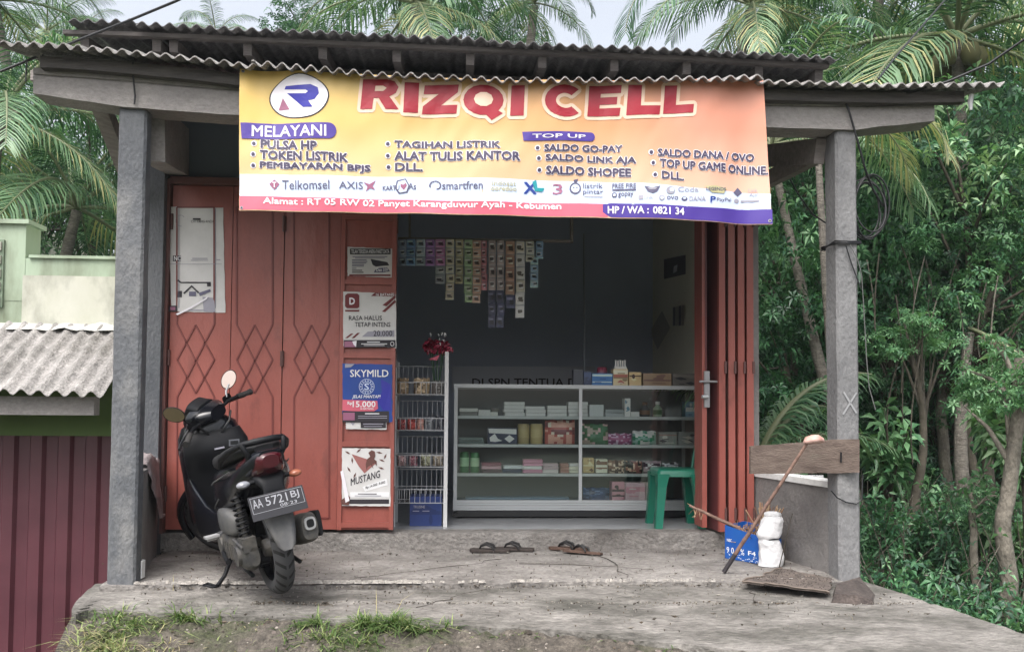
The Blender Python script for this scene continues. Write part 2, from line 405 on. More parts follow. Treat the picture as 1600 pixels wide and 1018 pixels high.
# pillars
PLX0, PLX1 = pt(166, 905, YC).x, pt(211, 905, YC).x
PRX0, PRX1 = pt(1312, 900, YC).x, pt(1346, 900, YC).x
def pillar(xa, xb, ya, yb, z0, z1, lean=0, m=None):
    mb = MB(); rr = []
    for k in range(25):
        z = lerp(z0, z1, k/24); dx = lean*k/24
        j = lambda s: .004*nz3(z*5, s*7.3)
        b = .012
        rr.append([(xa+dx+b+j(1), ya, z), (xb+dx-b+j(2), ya, z), (xb+dx+j(3), ya+b, z), (xb+dx+j(4), yb-b, z), (xb+dx-b, yb, z), (xa+dx+b, yb, z), (xa+dx+j(5), yb-b, z), (xa+dx+j(6), ya+b, z)])
    return mb.loft(rr, m or PILL, smooth=False)
ZBB = pt(190, 167, YC).z
LL = pt(207, 170, YC).x-(PLX0+PLX1)/2; LR = pt(1322, 205, YC).x-(PRX0+PRX1)/2
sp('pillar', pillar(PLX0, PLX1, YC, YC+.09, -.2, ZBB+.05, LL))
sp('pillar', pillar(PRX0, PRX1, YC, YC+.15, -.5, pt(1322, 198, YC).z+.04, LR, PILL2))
# front beam, follows the photograph's sag
mb = MB(); rows = []
bx0, bx1 = pt(52, 130, YC-.02).x, pt(1460, 175, YC-.02).x
BT = [(52, 106), (190, 112), (380, 128), (800, 152), (1200, 152), (1460, 153)]
BBt = [(52, 146), (190, 167), (380, 181), (800, 195), (1200, 199), (1330, 203), (1462, 189)]
for j in range(5):
    pass
N = 80
def beam_pts(frac_y, Y, jit=.004):
    out = []
    for i in range(N+1):
        px = 52+(1460-52)*i/N
        py = lerp(pl(BT, px), pl(BBt, px), frac_y)
        p = pt(px, py, YC-.02); p = V((p.x, Y+jit*nz3(p.x*5, frac_y*9), p.z+jit*nz3(p.x*8, frac_y*3+2))); out.append(p)
    return out
rr = [beam_pts(1, YC+.14), beam_pts(1, YC-.022), beam_pts(.31, YC-.022), beam_pts(.27, YC-.014), beam_pts(.24, YC-.024), beam_pts(0, YC-.024), beam_pts(0, YC+.14), beam_pts(1, YC+.14)]
mb.grid(rr, BEAM, smooth=False)
for i in (0, N): mb.add([r[i] for r in rr[:7]], [tuple(range(7)) if i else tuple(range(6, -1, -1))], BEAM)
sp('front_beam', mb)
# side beams pillar -> facade and eave braces
mb = MB(); mb.beam((PLX1+LL-.02, YC+.14, ZBB-.09), (pll+.19, YD, 2.56), .13, .30, BEAM); sp('side_beam', mb)
mb = MB(); mb.beam((PRX0+LR-.03, YC+.13, pt(1300, 225, YC).z), (pxr+.06, YD, pt(1180, 245, YD).z), .06, .14, WOOD); sp('side_beam', mb)
mb = MB(); mb.beam((PRX0+LR+.09, YC+.05, pt(1300, 213, YC).z), (pxr-.05, YD+.05, pt(1180, 300, YD).z), .05, .10, WOOD); sp('brace', mb)
mb = MB(); mb.beam(pt(152, 150, YC+.1), pt(222, 330, YD+.1), .10, .05, WOOD, up=(0, 1, 0)); sp('brace', mb)
# side half walls
hwz = pt(1297, 765, YC).z
mb = MB()
a, b = PRX0+.02, pt(1172, 745, YD).x
mb.hexa([(b, YD-.03, -.1), (b+.13, YD-.03, -.1), (a+.1, YC+.12, -.1), (a, YC+.12, -.1), (b, YD-.03, hwz), (b+.13, YD-.03, hwz), (a+.1, YC+.12, hwz), (a, YC+.12, hwz)], WALLG)
hw = sp('half_wall', mb)
mb = MB(); CAP = mat('fresh white mortar', (.72, .72, .71), (.6, .6, .6), 12, .9, .3)
mb.hexa([(b-.01, YD-.03, hwz), (b+.14, YD-.03, hwz), (a+.11, YC+.12, hwz), (a-.012, YC+.12, hwz), (b-.01, YD-.03, hwz+.034), (b+.14, YD-.03, hwz+.034), (a+.11, YC+.12, hwz+.034), (a-.012, YC+.12, hwz+.034)], CAP)
sub('coping', mb, hw)
lwz = pt(212, 738, YC).z
mb = MB()
mb.hexa([(PLX1-.13, YC+.09, -.3), (PLX1-.003, YC+.09, -.3), (pxl-.0, YD-.1, -.3), (pxl-.16, YD-.1, -.3), (PLX1-.13, YC+.09, lwz), (PLX1-.003, YC+.09, lwz), (pxl-.0, YD-.1, lwz), (pxl-.16, YD-.1, lwz)], WALLG)
sp('half_wall', mb)

# corrugated roofs
def corrugated(xa, xb, zf, ya, yb, slope, pitch, amp, m, th=.007, yedge=None, ny=6, seed=0):
    mb = MB(); n = int((xb-xa)/pitch*8); rows = []
    for j in range(ny+1):
        row = []
        for i in range(n+1):
            x = xa+(xb-xa)*i/n
            yy = lerp(ya+(.012*nz3(x*3, seed) if j == 0 else 0), yb, j/ny)
            z = zf(x)+slope*(yy-ya)+amp*(1+.35*nz3(x*1.7, seed*3.3))*math.sin(2*math.pi*x/pitch+.5*nz3(x*1.1, seed))+.006*nz3(x*5, seed*2.1, 7)*(j == 0)+.004*nz3(x*2, yy*2, seed)
            row.append(V((x, yy, z)))
        rows.append(row)
    return mb.grid(rows, m, thick=(0, 0, -th))
RE1 = [(-10, 64), (5, 67), (100, 71), (190, 79), (300, 90), (380, 100), (600, 118), (800, 127), (1000, 126), (1190, 122), (1400, 128), (1575, 126)]
rz = sorted((pt(x, y, YR).x, pt(x, y, YR).z) for x, y in RE1)
zf = lambda x: pl(rz, x)
cuts = [rz[0][0], pt(400, 100, YR).x, pt(1192, 122, YR).x, rz[-1][0]-.01]
for k in range(3):
    mb = corrugated(cuts[k]-(.02 if k else 0), cuts[k+1], lambda x, k=k: zf(x)+(0, .006, -.010)[k], YR+(0, -.01, .015)[k], 5.44, .24, .073, .0135, ROOF, seed=k)
    sp('porch_roof', mb)
# purlins under the porch roof
mb = MB()
for k in range(40):
    xa, xb = lerp(pt(46, 85, YR).x, pt(1525, 140, YR).x, k/40), lerp(pt(46, 85, YR).x, pt(1525, 140, YR).x, (k+1)/40)
    mb.beam((xa, YR+.13, zf(xa)-.045), (xb, YR+.13, zf(xb)-.045), .05, .06, WOODD)
sp('purlin', mb)
mb = MB()
for k in range(40):
    xa, xb = lerp(-2.5, 2.6, k/40), lerp(-2.5, 2.6, (k+1)/40)
    mb.beam((xa, YR+.65, zf(xa)+.075), (xb, YR+.65, zf(xb)+.075), .05, .06, WOOD)
sp('purlin', mb)
for px in (200, 420, 700, 980, 1300):
    x = pt(px, 100, YR).x; mb = MB(); mb.beam((x, YR+.165, zf(x)-.052), (x, 5.44, zf(x)+.19), .05, .07, WOODD); sp('rafter', mb)
# upper roof
UE = [(104, 33), (200, 36), (400, 45), (800, 63), (1100, 76), (1312, 88)]
YU = 4.95
uz = sorted((pt(x, y, YU).x, pt(x, y, YU).z) for x, y in UE); uf = lambda x: pl(uz, x)
mb = corrugated(uz[0][0], pt(214, 38, YU).x, lambda x: uf(x)+.02, YU+.02, 8.6, .11, .08, .0125, ROOFD, th=.005, seed=5); sp('main_roof', mb)
mb = corrugated(pt(212, 38, YU).x, pt(770, 60, YU).x, lambda x: uf(x), YU, 8.6, .11, .08, .0125, ROOFD, th=.005, seed=6); sp('main_roof', mb)
mb = corrugated(pt(765, 60, YU).x, uz[-1][0], lambda x: uf(x)-.012, YU, 8.6, .11, .08, .0125, ROOFD, th=.005, seed=7); sp('main_roof', mb)
mb = MB()
for k in range(20):
    xa, xb = lerp(uz[0][0]-.05, uz[-1][0]-.04, k/20), lerp(uz[0][0]-.05, uz[-1][0]-.04, (k+1)/20)
    mb.beam((xa, YU+.08, uf(xa)-.036), (xb, YU+.08, uf(xb)-.036), .04, .024, WOODD)
sp('fascia', mb)
for px in (120, 235, 262, 380, 500, 618, 735, 850, 965, 1080, 1195, 1290):
    x = pt(px, 60, YU).x; mb = MB(); mb.beam((x, YU+.10, uf(x)-.085), (x, YD+.2, uf(x)-.01), .05, .07, WOODD); sp('rafter', mb)
mb = MB()
for k in range(20):
    xa, xb = lerp(uz[0][0]+.02, uz[-1][0]-.1, k/20), lerp(uz[0][0]+.02, uz[-1][0]-.1, (k+1)/20)
    za, zb = uf(xa)-.10, uf(xb)-.10
    mb.beam((xa, YD-.03, za), (xb, YD-.03, zb), .05, .13, WOODD)
sp('wall_plate', mb)
# side gable infill so that no sky shows under the upper roof
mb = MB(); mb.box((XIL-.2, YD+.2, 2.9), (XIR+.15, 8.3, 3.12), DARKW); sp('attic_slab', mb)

# ---------------------------------------------------------------- red folding doors
def dpt(px, py, off): return pt(px, py, YD)+V((0, -off, 0))
zb = pt(400, 826, YD).z
mb = MB(); jx0 = pt(256, 500, YD).x; jx1 = pt(265, 500, YD).x
mb.box((jx0, YD-.05, ZS), (jx1, YD+.02, zt+.03), JAMB); mb.box((jx1, YD-.05, zt-.0), (pxr, YD+.018, zt+.045), JAMB); sp('door_frame', mb)
edges = [265, 361, 442, 531, 619]
HINGE = mat('hinge steel', (.12, .06, .055), rough=.5, metal=.3)
for k in range(4):
    xa, xb = pt(edges[k], 560, YD).x+.003, pt(edges[k+1], 560, YD).x-.003
    mb = MB(); dz = (0, .004, 0, .012)[k]
    mb.box((xa, YD-.016-dz, zb), (xb, YD+.016, zt-.005), DOORR)
    if k == 3:      # framed sheet leaf
        fw = .028
        mb.box((xa, YD-.048, zb+.001), (xa+fw, YD-.028, zt-.006), DOORR); mb.box((xb-fw, YD-.048, zb+.001), (xb, YD-.028, zt-.006), DOORR)
        for py in (342, 442, 556, 693, 818):
            z = pt(575, py, YD).z; mb.box((xa+fw, YD-.046, z-.016), (xb-fw, YD-.028, z+.016), DOORR)
    o = mb.build('folding_door', shop)
    mb = MB()
    if k < 3:
        px0, px1 = [(278, 336), (371, 427), (460, 515)][k]; xm = (px0+px1)/2
        yb_ = YD-.017-dz
        def L(a, b): mb.beam(V((pt(*a, YD).x, yb_, pt(*a, YD).z)), V((pt(*b, YD).x, yb_, pt(*b, YD).z)), .010, .011, DOORL, up=(0, 1, 0))
        L((px0, 325), (px0, 507)); L((px1, 325), (px1, 507)); L((px0, 325), (px1, 325))
        L((px0, 507), (px1, 620)); L((px1, 507), (px0, 620))
        L((xm, 508), (px0, 562)); L((xm, 508), (px1, 562)); L((px0, 562), (xm, 614)); L((px1, 562), (xm, 614))
        L((px0, 620), (px0, 808)); L((px1, 620), (px1, 808)); L((px0, 808), (px1, 808))
        ob = mb.build('relief_bars', None, base=(0, 0, 0)); ob.parent = o; ob.location = -shop.location
    xh = xa if k in (0, 2) else xb
    for py in (350, 560, 770):
        mb = MB(); z = pt(400, py, YD).z; mb.tube([(xh, YD-.026-dz, z-.05), (xh, YD-.026-dz, z+.05)], .009, HINGE, 8); sub('hinge', mb, o)
# folded leaves on the right
leafx = [1131, 1146, 1161, 1175]
for k, px in enumerate(leafx):
    xa = pt(px-6, 600, YD-.1).x; t = .036
    ang = R((7, -4, 3, -2)[k])
    c = V((xa+t/2, YD-.09, 0)); d = V((-math.sin(ang), math.cos(ang), 0)); s_ = V((math.cos(ang), math.sin(ang), 0))
    z0, z1 = zb-.008+.004*k, zt-.01
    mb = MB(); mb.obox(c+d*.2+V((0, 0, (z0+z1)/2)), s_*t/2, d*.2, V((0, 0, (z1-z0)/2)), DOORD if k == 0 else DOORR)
    mb.obox(c+d*.012+V((0, 0, (z0+z1)/2)), s_*(t/2+.004), d*.013, V((0, 0, (z1-z0)/2+.001)), DOORR)
    o = mb.build('folding_door', shop)
    for py in (350, 575, 800):
        mb = MB(); z = pt(1150, py, YD).z; mb.tube([c+V((t*.62, -.004, z-.04)), c+V((t*.62, -.004, z+.04))], .009, HINGE, 8); sub('hinge', mb, o)
# last leaf, swung into the opening, with the lock handle
xa = pt(1101, 600, YD-.03).x; DULL = mat('dull lock steel', (.30, .30, .31), rough=.5, metal=.6)
mb = MB(); mb.obox((xa, YD+.065, (zb+zt)/2), (.016, 0, 0), (0, .09, 0), (0, 0, (zt-zb)/2-.01), DOORR)
o = mb.build('folding_door', shop)
mb = MB(); hz = pt(1107, 608, YD).z
mb.box((xa-.006, YD-.045, hz-.12), (xa+.03, YD-.027, hz+.12), DULL); mb.tube([(xa-.045, YD-.06, hz+.05), (xa+.075, YD-.06, hz+.05)], .008, DULL, 8); mb.tube([(xa+.013, YD-.06, hz-.05), (xa-.03, YD-.07, hz-.05)], .012, ALU, 8); mb.box((xa+.004, YD-.036, hz+.121), (xa+.012, YD-.0275, zt-.02), DOORD)  # strip above the handle is a leaf edge, its shade painted in darker red
sub('handle', mb, o)

# ================================================================ NEIGHBOUR
GREEN1 = mat('pale green paint', (.31, .39, .29), (.38, .45, .35), 3, .9, .2, c3=(.13, .155, .10), sc3=3.0, lo3=.44, hi3=.70, stretch=(1, 1, .35))
CREAM = mat('stained cream paint', (.43, .435, .36), (.51, .51, .45), 3, .9, .2, c3=(.2, .2, .17), sc3=3.6, lo3=.43, hi3=.68, stretch=(1, 1, .5))
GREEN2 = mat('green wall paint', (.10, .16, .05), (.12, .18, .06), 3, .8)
MARO = mat('maroon shutter', (.075, .020, .030), (.10, .028, .04), 3, .45)
YN = 5.95
nb = empty('neighbour_building', (-3.6, YN, -.95), 'low neighbouring building with pale green parapet, corrugated awning and maroon roller shutter', 'building')
def npn(name, mb): return mb.build(name, nb)
nx0, nx1 = -7.0, -2.19
z1_ = pt(100, 404, YN).z; z2_ = pt(20, 350, YN).z; xst = pt(40, 400, YN).x; zaw = pt(100, 508, YN).z
mb = MB(); mb.box((nx0, YN, zaw-.9), (nx1, YN+.2, z1_), GREEN1); mb.box((nx0, YN-.003, z1_-.3), (xst, YN+.2, z2_), GREEN1)
mb.box((nx0-.03, YN-.03, z2_), (xst+.03, YN+.22, z2_+.03), GREEN1); mb.box((xst+.03, YN-.02, z1_), (nx1, YN+.22, z1_+.02), GREEN1)
mb.box((nx0, YN+.2, -1), (nx1, YN+3, z1_-.15), GREEN1)
npn('wall', mb)
mb = MB(); mb.box((pt(36, 440, YN).x, YN-.006, zaw-.4), (nx1, YN+.01, pt(100, 431, YN).z), CREAM); npn('parapet_panel', mb)
DKF = flat('dark lattice', (112, 126, 108), .8)
mb = MB(); xw = pt(8, 400, YN).x
mb.box((xw-.5, YN-.02, pt(5, 480, YN).z), (xw, YN-.0035, pt(5, 375, YN).z), DKF)
for i in range(5):
    z = lerp(pt(5, 480, YN).z, pt(5, 375, YN).z, (i+.5)/5); mb.box((xw-.49, YN-.035, z-.028), (xw-.012, YN-.0205, z+.028), CREAM)
npn('vent_block', mb)
mb = MB(); ys_ = pt(80, 680, YN).z
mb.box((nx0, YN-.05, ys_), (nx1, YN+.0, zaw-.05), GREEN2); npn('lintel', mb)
YA = 5.30; zaf = pt(80, 611, YA).z
sl_ = (zaw-zaf)/(YN-.02-YA)
mb = corrugated(nx0, nx1-.02, lambda x: zaf+.02*math.sin(x*1.1), YA, YN-.02, sl_, .105, .018, ROOF, seed=11); npn('awning', mb)
MORT = mat('mortar', (.36, .36, .34), (.46, .46, .44), 12, .95, .6)
mb = MB(); rows = []
for j in range(4):
    rows.append([V((x, YN-.10+.10*j/3, zaw-.04+sl_*0+.055*j/3+.025*nz3(x*9, j*2))) for x in [nx0+(nx1-nx0)*i/120 for i in range(121)]])
mb.grid(rows, MORT); npn('flashing', mb)
mb = MB(); xb_ = pt(147, 632, 5.42).x
mb.box((nx0, 5.42, pt(80, 648, 5.42).z), (xb_, 5.50, pt(80, 619, 5.42).z), BEAM); npn('awning_beam', mb)
mb = MB(); rows = []
n = 260; xsx = nx1-.01
for z in (-1.0, ys_):
    rows.append([V((lerp(nx0, xsx, i/n), YN-.03+.014*(1 if (i//5) % 2 else -1), z)) for i in range(n+1)])
mb.grid(rows, MARO, smooth=False); npn('roller_shutter', mb)

# ================================================================ BANNER
BT2 = [(374, 106), (600, 118), (800, 126), (1000, 126), (1195, 124)]
BB2 = [(374, 329), (640, 333), (800, 337), (940, 340), (1100, 345), (1206, 352)]
def bsurf(px, py, off=0.0):
    p = pt(px, py, YB); t = (py-110)/230
    rip = .010*math.sin(px*.021+t*2)*(.35+.65*t)+.006*math.sin(px*.05-t*3)+.022*math.sin((px-1120)*.05)*sst(1080, 1190, px)*(.4+t)+.02*math.exp(-((px-410-t*90)/40)**2)*(1-t)+.010*nz3(px*.012+t*.8, t*2.5-px*.004)+.004*nz3(px*.05+t*3, t*6)+.014*math.exp(-((px-1165+t*120)/28)**2)*(1-t)
    q = p+V((0, rip-off, 0)); return q
CURVED.add(bsurf)
bm_ = bpy.data.materials.new('printed vinyl'); bm_.use_nodes = True; n = bm_.node_tree.nodes; l = bm_.node_tree.links
tc = n.new('ShaderNodeTexCoord'); sx = n.new('ShaderNodeSeparateXYZ'); l.new(tc.outputs['Object'], sx.inputs[0])
xl_, xr_ = bsurf(375, 200).x, bsurf(1200, 200).x
mr = n.new('ShaderNodeMapRange'); mr.inputs[1].default_value = xl_; mr.inputs[2].default_value = xr_; l.new(sx.outputs[0], mr.inputs[0])
# the print's colours drift from yellow to orange to pink, paler towards the bottom
nz_ = n.new('ShaderNodeTexNoise'); nz_.inputs['Scale'].default_value = .9; l.new(tc.outputs['Object'], nz_.inputs[0])
ad = n.new('ShaderNodeMath'); ad.operation = 'MULTIPLY_ADD'; ad.inputs[1].default_value = .22; l.new(nz_.outputs[0], ad.inputs[0])
l.new(mr.outputs[0], ad.inputs[2])
rp = n.new('ShaderNodeValToRGB'); e = rp.color_ramp.elements
e[0].position = .05; e[0].color = (*srgb(206, 172, 88), 1); e[1].position = 1.05; e[1].color = (*srgb(204, 138, 114), 1)
for ps, c in ((.3, (210, 178, 106)), (.55, (208, 166, 108)), (.8, (205, 148, 104))):
    q = rp.color_ramp.elements.new(ps); q.color = (*srgb(*c), 1)
l.new(ad.outputs[0], rp.inputs[0])
mz = n.new('ShaderNodeMapRange'); mz.inputs[1].default_value = bsurf(700, 190).z; mz.inputs[2].default_value = bsurf(700, 285).z; mz.inputs[4].default_value = .5; l.new(sx.outputs[2], mz.inputs[0])
mx = n.new('ShaderNodeMix'); mx.data_type = 'RGBA'; l.new(mz.outputs[0], mx.inputs[0]); l.new(rp.outputs[0], mx.inputs[6]); mx.inputs[7].default_value = (*srgb(216, 192, 170), 1)
l.new(mx.outputs[2], n['Principled BSDF'].inputs['Base Color']); n['Principled BSDF'].inputs['Roughness'].default_value = .42
VINYL = bm_
CRIM = mat('crimson print', srgb(158, 20, 42), rough=.42); BORD = mat('cream print', srgb(230, 200, 176), rough=.42)
PURP = mat('violet print', srgb(66, 44, 138), rough=.42); NAVYT = mat('dark slate print', srgb(62, 54, 82), rough=.42)
LBLUE = mat('pale blue print', srgb(196, 208, 232), rough=.42); PINKB = mat('rose print', srgb(204, 92, 112), rough=.42)
BLUER = mat('blue print', srgb(38, 38, 150), rough=.42); WPR = mat('white vinyl print', srgb(228, 224, 230), rough=.42)
SLATE = mat('slate logo print', srgb(84, 82, 108), rough=.42); TEAL = mat('teal print', srgb(20, 140, 150), rough=.42); MAUVE = mat('mauve print', srgb(150, 92, 120), rough=.42)
GREYL = mat('grey logo print', srgb(150, 148, 160), rough=.42); XLB = mat('deep blue print', srgb(30, 60, 140), rough=.42); LIME = mat('ochre print', srgb(178, 172, 130), rough=.42)
VBACK = mat('vinyl back', srgb(225, 222, 215), rough=.5)
mb = MB(); NXB, NYB = 120, 24; rows = []
for j in range(NYB+1):
    t = j/NYB
    rows.append([bsurf(px, lerp(pl(BB2, px), pl(BT2, px), t)) for px in [374+(lerp(1205, 1193, t)-374)*i/NXB for i in range(NXB+1)]])
mb.grid(rows, VINYL); mb.grid([[p+V((0, .003, 0)) for p in r] for r in rows[::-1]], VBACK)
banner = mb.build('shop_banner')
tag(banner, 'long yellow and orange vinyl banner with crimson shop name hung under the porch roof', 'banner')
def bpart(name, mb): return sub(name, mb, banner) if False else _bp(name, mb)
def _bp(name, mb):
    o = bpy.data.objects.new(name, mb.mesh(name)); col.objects.link(o); o.parent = banner; return o
def strip(mb, ytop, ybot, x0, x1, m, off, k=60):
    rows = []
    for f in (0, .34, .67, 1):
        rows.append([bsurf(lerp(x0, x1, i/k), lerp(pl(ybot, lerp(x0, x1, i/k)), pl(ytop, lerp(x0, x1, i/k)), f), off) for i in range(k+1)])
    return mb.grid(rows, m)
# coloured bands
ST = [(374, 272), (600, 276), (800, 280), (1000, 286), (1204, 304)]; SB = [(374, 306), (640, 312), (800, 316), (940, 318), (1204, 328)]
mb = MB(); strip(mb, ST, SB, 374.5, 1203, LBLUE, .0012); _bp('logo_band', mb)
mb = MB(); strip(mb, SB, [(374, 328), (640, 332), (800, 336), (950, 339)], 374.5, 950, PINKB, .0012)
strip(mb, [(943, 319), (952, 317), (1204, 328)], [(943, 331), (952, 339), (1100, 344), (1205, 351)], 942, 1205, PURP, .0018, 40); _bp('address_band', mb)
# round logo
mb = MB(); cx, cy = 467, 151
def blob(r, k=40): return [(cx+r*46*math.cos(a)*(1+.05*math.cos(2*a+.6)), cy+r*35*math.sin(a)*(1+.04*math.sin(3*a))) for a in [2*math.pi*i/k for i in range(k)]]
mb.poly(blob(1.0)[::1], INK, bsurf, .002); mb.poly(blob(.955), WPR, bsurf, .0035)
mb.poly([(446, 134), (486, 133), (497, 138), (499, 147), (492, 156), (482, 158), (489, 168), (474, 168), (463, 158), (448, 145), (478, 147), (482, 144), (478, 141), (444, 139)], BLUER, bsurf, .005)
mb.poly([(441, 152), (452, 170), (434, 171)], MAUVE, bsurf, .005)
_bp('logo_emblem', mb)
# shop name, letter by letter
mb = MB()
def arcp(a0, a1, r, k=18): return [(.5+.5*r*math.cos(R(lerp(a0, a1, i/k))), .5+.5*r*math.sin(R(lerp(a0, a1, i/k)))) for i in range(k+1)]
GLY = {'R': ([[(.08, 0), (.70, 0), (.90, .07), (1.0, .26), (.93, .46), (.76, .58), (1.0, 1), (.66, 1), (.48, .63), (.35, .63), (.31, 1), (0, 1)]], [[(.40, .22), (.60, .22), (.69, .30), (.60, .40), (.38, .40)]]),
 'I': ([[(.1, 0), (1, 0), (.92, 1), (0, 1)]], []),
 'Z': ([[(.08, 0), (1, 0), (.97, .27), (.52, .70), (.96, .70), (.93, 1), (0, 1), (.03, .73), (.46, .31), (.05, .31)]], []),
 'Q': ([arcp(0, 360, 1)[:-1], [(.42, .80), (.70, .72), (.98, .92), (.70, 1.16)]], [[(.5+.24*math.cos(a_/10*2*math.pi), .48+.24*math.sin(a_/10*2*math.pi)) for a_ in range(10)]]),
 'C': ([arcp(48, 312, 1)+arcp(312, 48, .46)], []),
 'E': ([[(.06, 0), (1, 0), (.98, .26), (.40, .26), (.39, .38), (.88, .38), (.86, .62), (.37, .62), (.36, .74), (.97, .74), (.94, 1), (0, 1)]], []),
 'L': ([[(.06, 0), (.46, 0), (.42, .68), (1, .66), (.97, .96), (0, 1)]], [])}
LET = [('R', 563, 623, 128, 174), ('I', 630, 655, 132, 179), ('Z', 659, 717, 136, 181), ('Q', 724, 787, 136, 184), ('I', 797, 820, 137, 184),
       ('C', 851, 915, 136, 186), ('E', 918, 971, 137, 184), ('L', 978, 1032, 137, 184), ('L', 1036, 1084, 137, 181)]
def glyph(c, xa, xb, ya, yb, m, hole, off, gx=0, gy=0, eps=0):
    f = lambda p: (lerp(xa, xb, p[0])+gx, lerp(ya, yb, p[1])+gy-3)
    for q in GLY[c][0]:
        mb.poly([f(p) for p in (q if sum(q[i-1][0]*q[i][1]-q[i][0]*q[i-1][1] for i in range(len(q))) > 0 else q[::-1])], m, bsurf, off+eps); eps += .00002
    if hole:
        for q in GLY[c][1]: mb.poly([f(p) for p in q], hole, bsurf, off+.0012)
for li, (c, xa, xb, ya, yb) in enumerate(LET):
    for i in range(14): glyph(c, xa, xb, ya, yb, BORD, None, .0020, 5.2*math.cos(i*.4488), 5.6*math.sin(i*.4488), .00004*i+.0006*(li % 2))
for c, xa, xb, ya, yb in LET: glyph(c, xa, xb, ya, yb, CRIM, BORD, .0046)
_bp('shop_name', mb)
def pill_label(st, x0, x1, y0, y1, tx0, tx1, slope):
    mb = MB(); k = 10; r = (y1-y0)/2; pts = [(x0, y0), (x1-r, y0+slope*(x1-x0))]
    pts += [(x1-r+r*math.sin(math.pi*i/k), (y0+y1)/2+slope*(x1-x0)-r*math.cos(math.pi*i/k)) for i in range(1, k)]
    pts += [(x1-r, y1+slope*(x1-x0)), (x0+2, y1)]
    m_ = [(lerp(x0, x1-r, i/6), y0+slope*(x1-x0)*i/6) for i in range(7)]
    mb.poly(pts, PURP, bsurf, .004); mb.text(st, tx0, y0+4, tx1, y1-4, WPR, bsurf, .006, bold=.03, slope=slope*(tx1-tx0)); _bp('heading_label', mb)
pill_label('MELAYANI', 376, 526, 192, 217, 394, 510, .002)
pill_label('TOP UP', 816, 930, 206, 220, 832, 915, .001)
ROWS = [('PULSA HP', 408, 495, 218, 231, 4), ('TOKEN LISTRIK', 407, 543, 235, 248, 5), ('PEMBAYARAN BPJS', 407, 578, 253, 265, 5),
        ('TAGIHAN LISTRIK', 617, 781, 220, 230, 2), ('ALAT TULIS KANTOR', 617, 812, 237, 250, 1), ('DLL.', 618, 660, 255, 267, 0),
        ('SALDO GO-PAY', 851, 972, 226, 236, 1), ('SALDO LINK AJA', 853, 993, 241, 253, 5), ('SALDO SHOPEE', 854, 985, 259, 271, 5),
        ('SALDO DANA / OVO', 1028, 1179, 233, 244, 7), ('TOP UP GAME ONLINE.', 1031, 1199, 249, 261, 12), ('DLL.', 1034, 1068, 268, 279, 3)]
for st, x0, x1, y0, y1, s in ROWS:
    mb = MB()
    mb.text(st, x0, y0, x1, y1, WPR, bsurf, .0022, bold=.03, extra=.14, slope=s); mb.disc(x0-11, (y0+y1)/2, 4.6, 4.6, WPR, bsurf, .0022, 10)
    mb.text(st, x0, y0, x1, y1, NAVYT, bsurf, .0042, bold=.08, slope=s); mb.disc(x0-11, (y0+y1)/2, 3, 3, NAVYT, bsurf, .0042, 10)
    _bp('service_line', mb)
mb = MB(); O = .004
mb.poly([(421, 288), (429, 281), (437, 288), (429, 297)], MAUVE, bsurf, O); mb.text('T', 426, 285, 432, 293, WPR, bsurf, O+.002, bold=.04)
mb.text('Telkomsel', 441, 282, 515, 296, SLATE, bsurf, O, bold=.006)
_bp('sponsor_logo', mb); mb = MB()
mb.text('AXIS', 530, 284, 567, 295, SLATE, bsurf, O, bold=.01); mb.poly([(568, 284), (577, 287), (587, 281), (582, 290), (586, 296), (578, 293), (571, 299), (574, 291)], MAUVE, bsurf, O)
_bp('sponsor_logo', mb); mb = MB()
mb.text('KARTU', 598, 290, 624, 297, SLATE, bsurf, O, bold=.05); mb.text('As', 638, 286, 650, 296, SLATE, bsurf, O, bold=.02)
mb.poly([(620, 282), (634, 279), (640, 290), (637, 301), (623, 303), (617, 294)], SLATE, bsurf, O-.001); mb.poly([(622, 284), (633, 281), (638, 290), (635, 299), (625, 301), (619, 294)], LBLUE, bsurf, O)
mb.poly([(626, 287), (630, 289), (634, 286), (636, 290), (631, 297), (626, 292)], MAUVE, bsurf, O+.001)
_bp('sponsor_logo', mb); mb = MB()
for i in range(14):
    a = i/13*2*math.pi*.8+2.6; b = a+.4
    mb.poly([(678+8*math.cos(a)+i*.4, 289+7*math.sin(a)), (678+8*math.cos(b)+i*.4, 289+7*math.sin(b)), (678+5.6*math.cos(b)+i*.4, 289+5*math.sin(b)), (678+5.6*math.cos(a)+i*.4, 289+5*math.sin(a))], SLATE, bsurf, O)
mb.text('smartfren', 691, 284, 754, 296, SLATE, bsurf, O, bold=.02)
_bp('sponsor_logo', mb); mb = MB()
mb.text('indosat', 769, 284, 806, 291, LIME, bsurf, O, bold=.02); mb.text('ooredoo', 767, 292, 807, 299, LIME, bsurf, O, bold=.04)
_bp('sponsor_logo', mb); mb = MB()
mb.text('X', 819, 285, 838, 302, XLB, bsurf, O, bold=.06); mb.poly([(832, 284), (838, 280), (840, 293), (851, 293), (848, 299), (836, 298)], TEAL, bsurf, O+.001)
_bp('sponsor_logo', mb); mb = MB()
mb.text('3', 864, 287, 879, 303, MAUVE, bsurf, O, bold=.02)
_bp('sponsor_logo', mb); mb = MB()
mb.disc(899, 294, 9, 9, SLATE, bsurf, O, 18); mb.disc(899, 294, 6.6, 6.6, LBLUE, bsurf, O+.001, 18); mb.disc(896.5, 293, 1.1, 1.1, SLATE, bsurf, O+.002, 8); mb.disc(901.5, 293, 1.1, 1.1, SLATE, bsurf, O+.002, 8); mb.poly([(896, 281), (904, 279), (901, 286), (898, 286)], SLATE, bsurf, O)
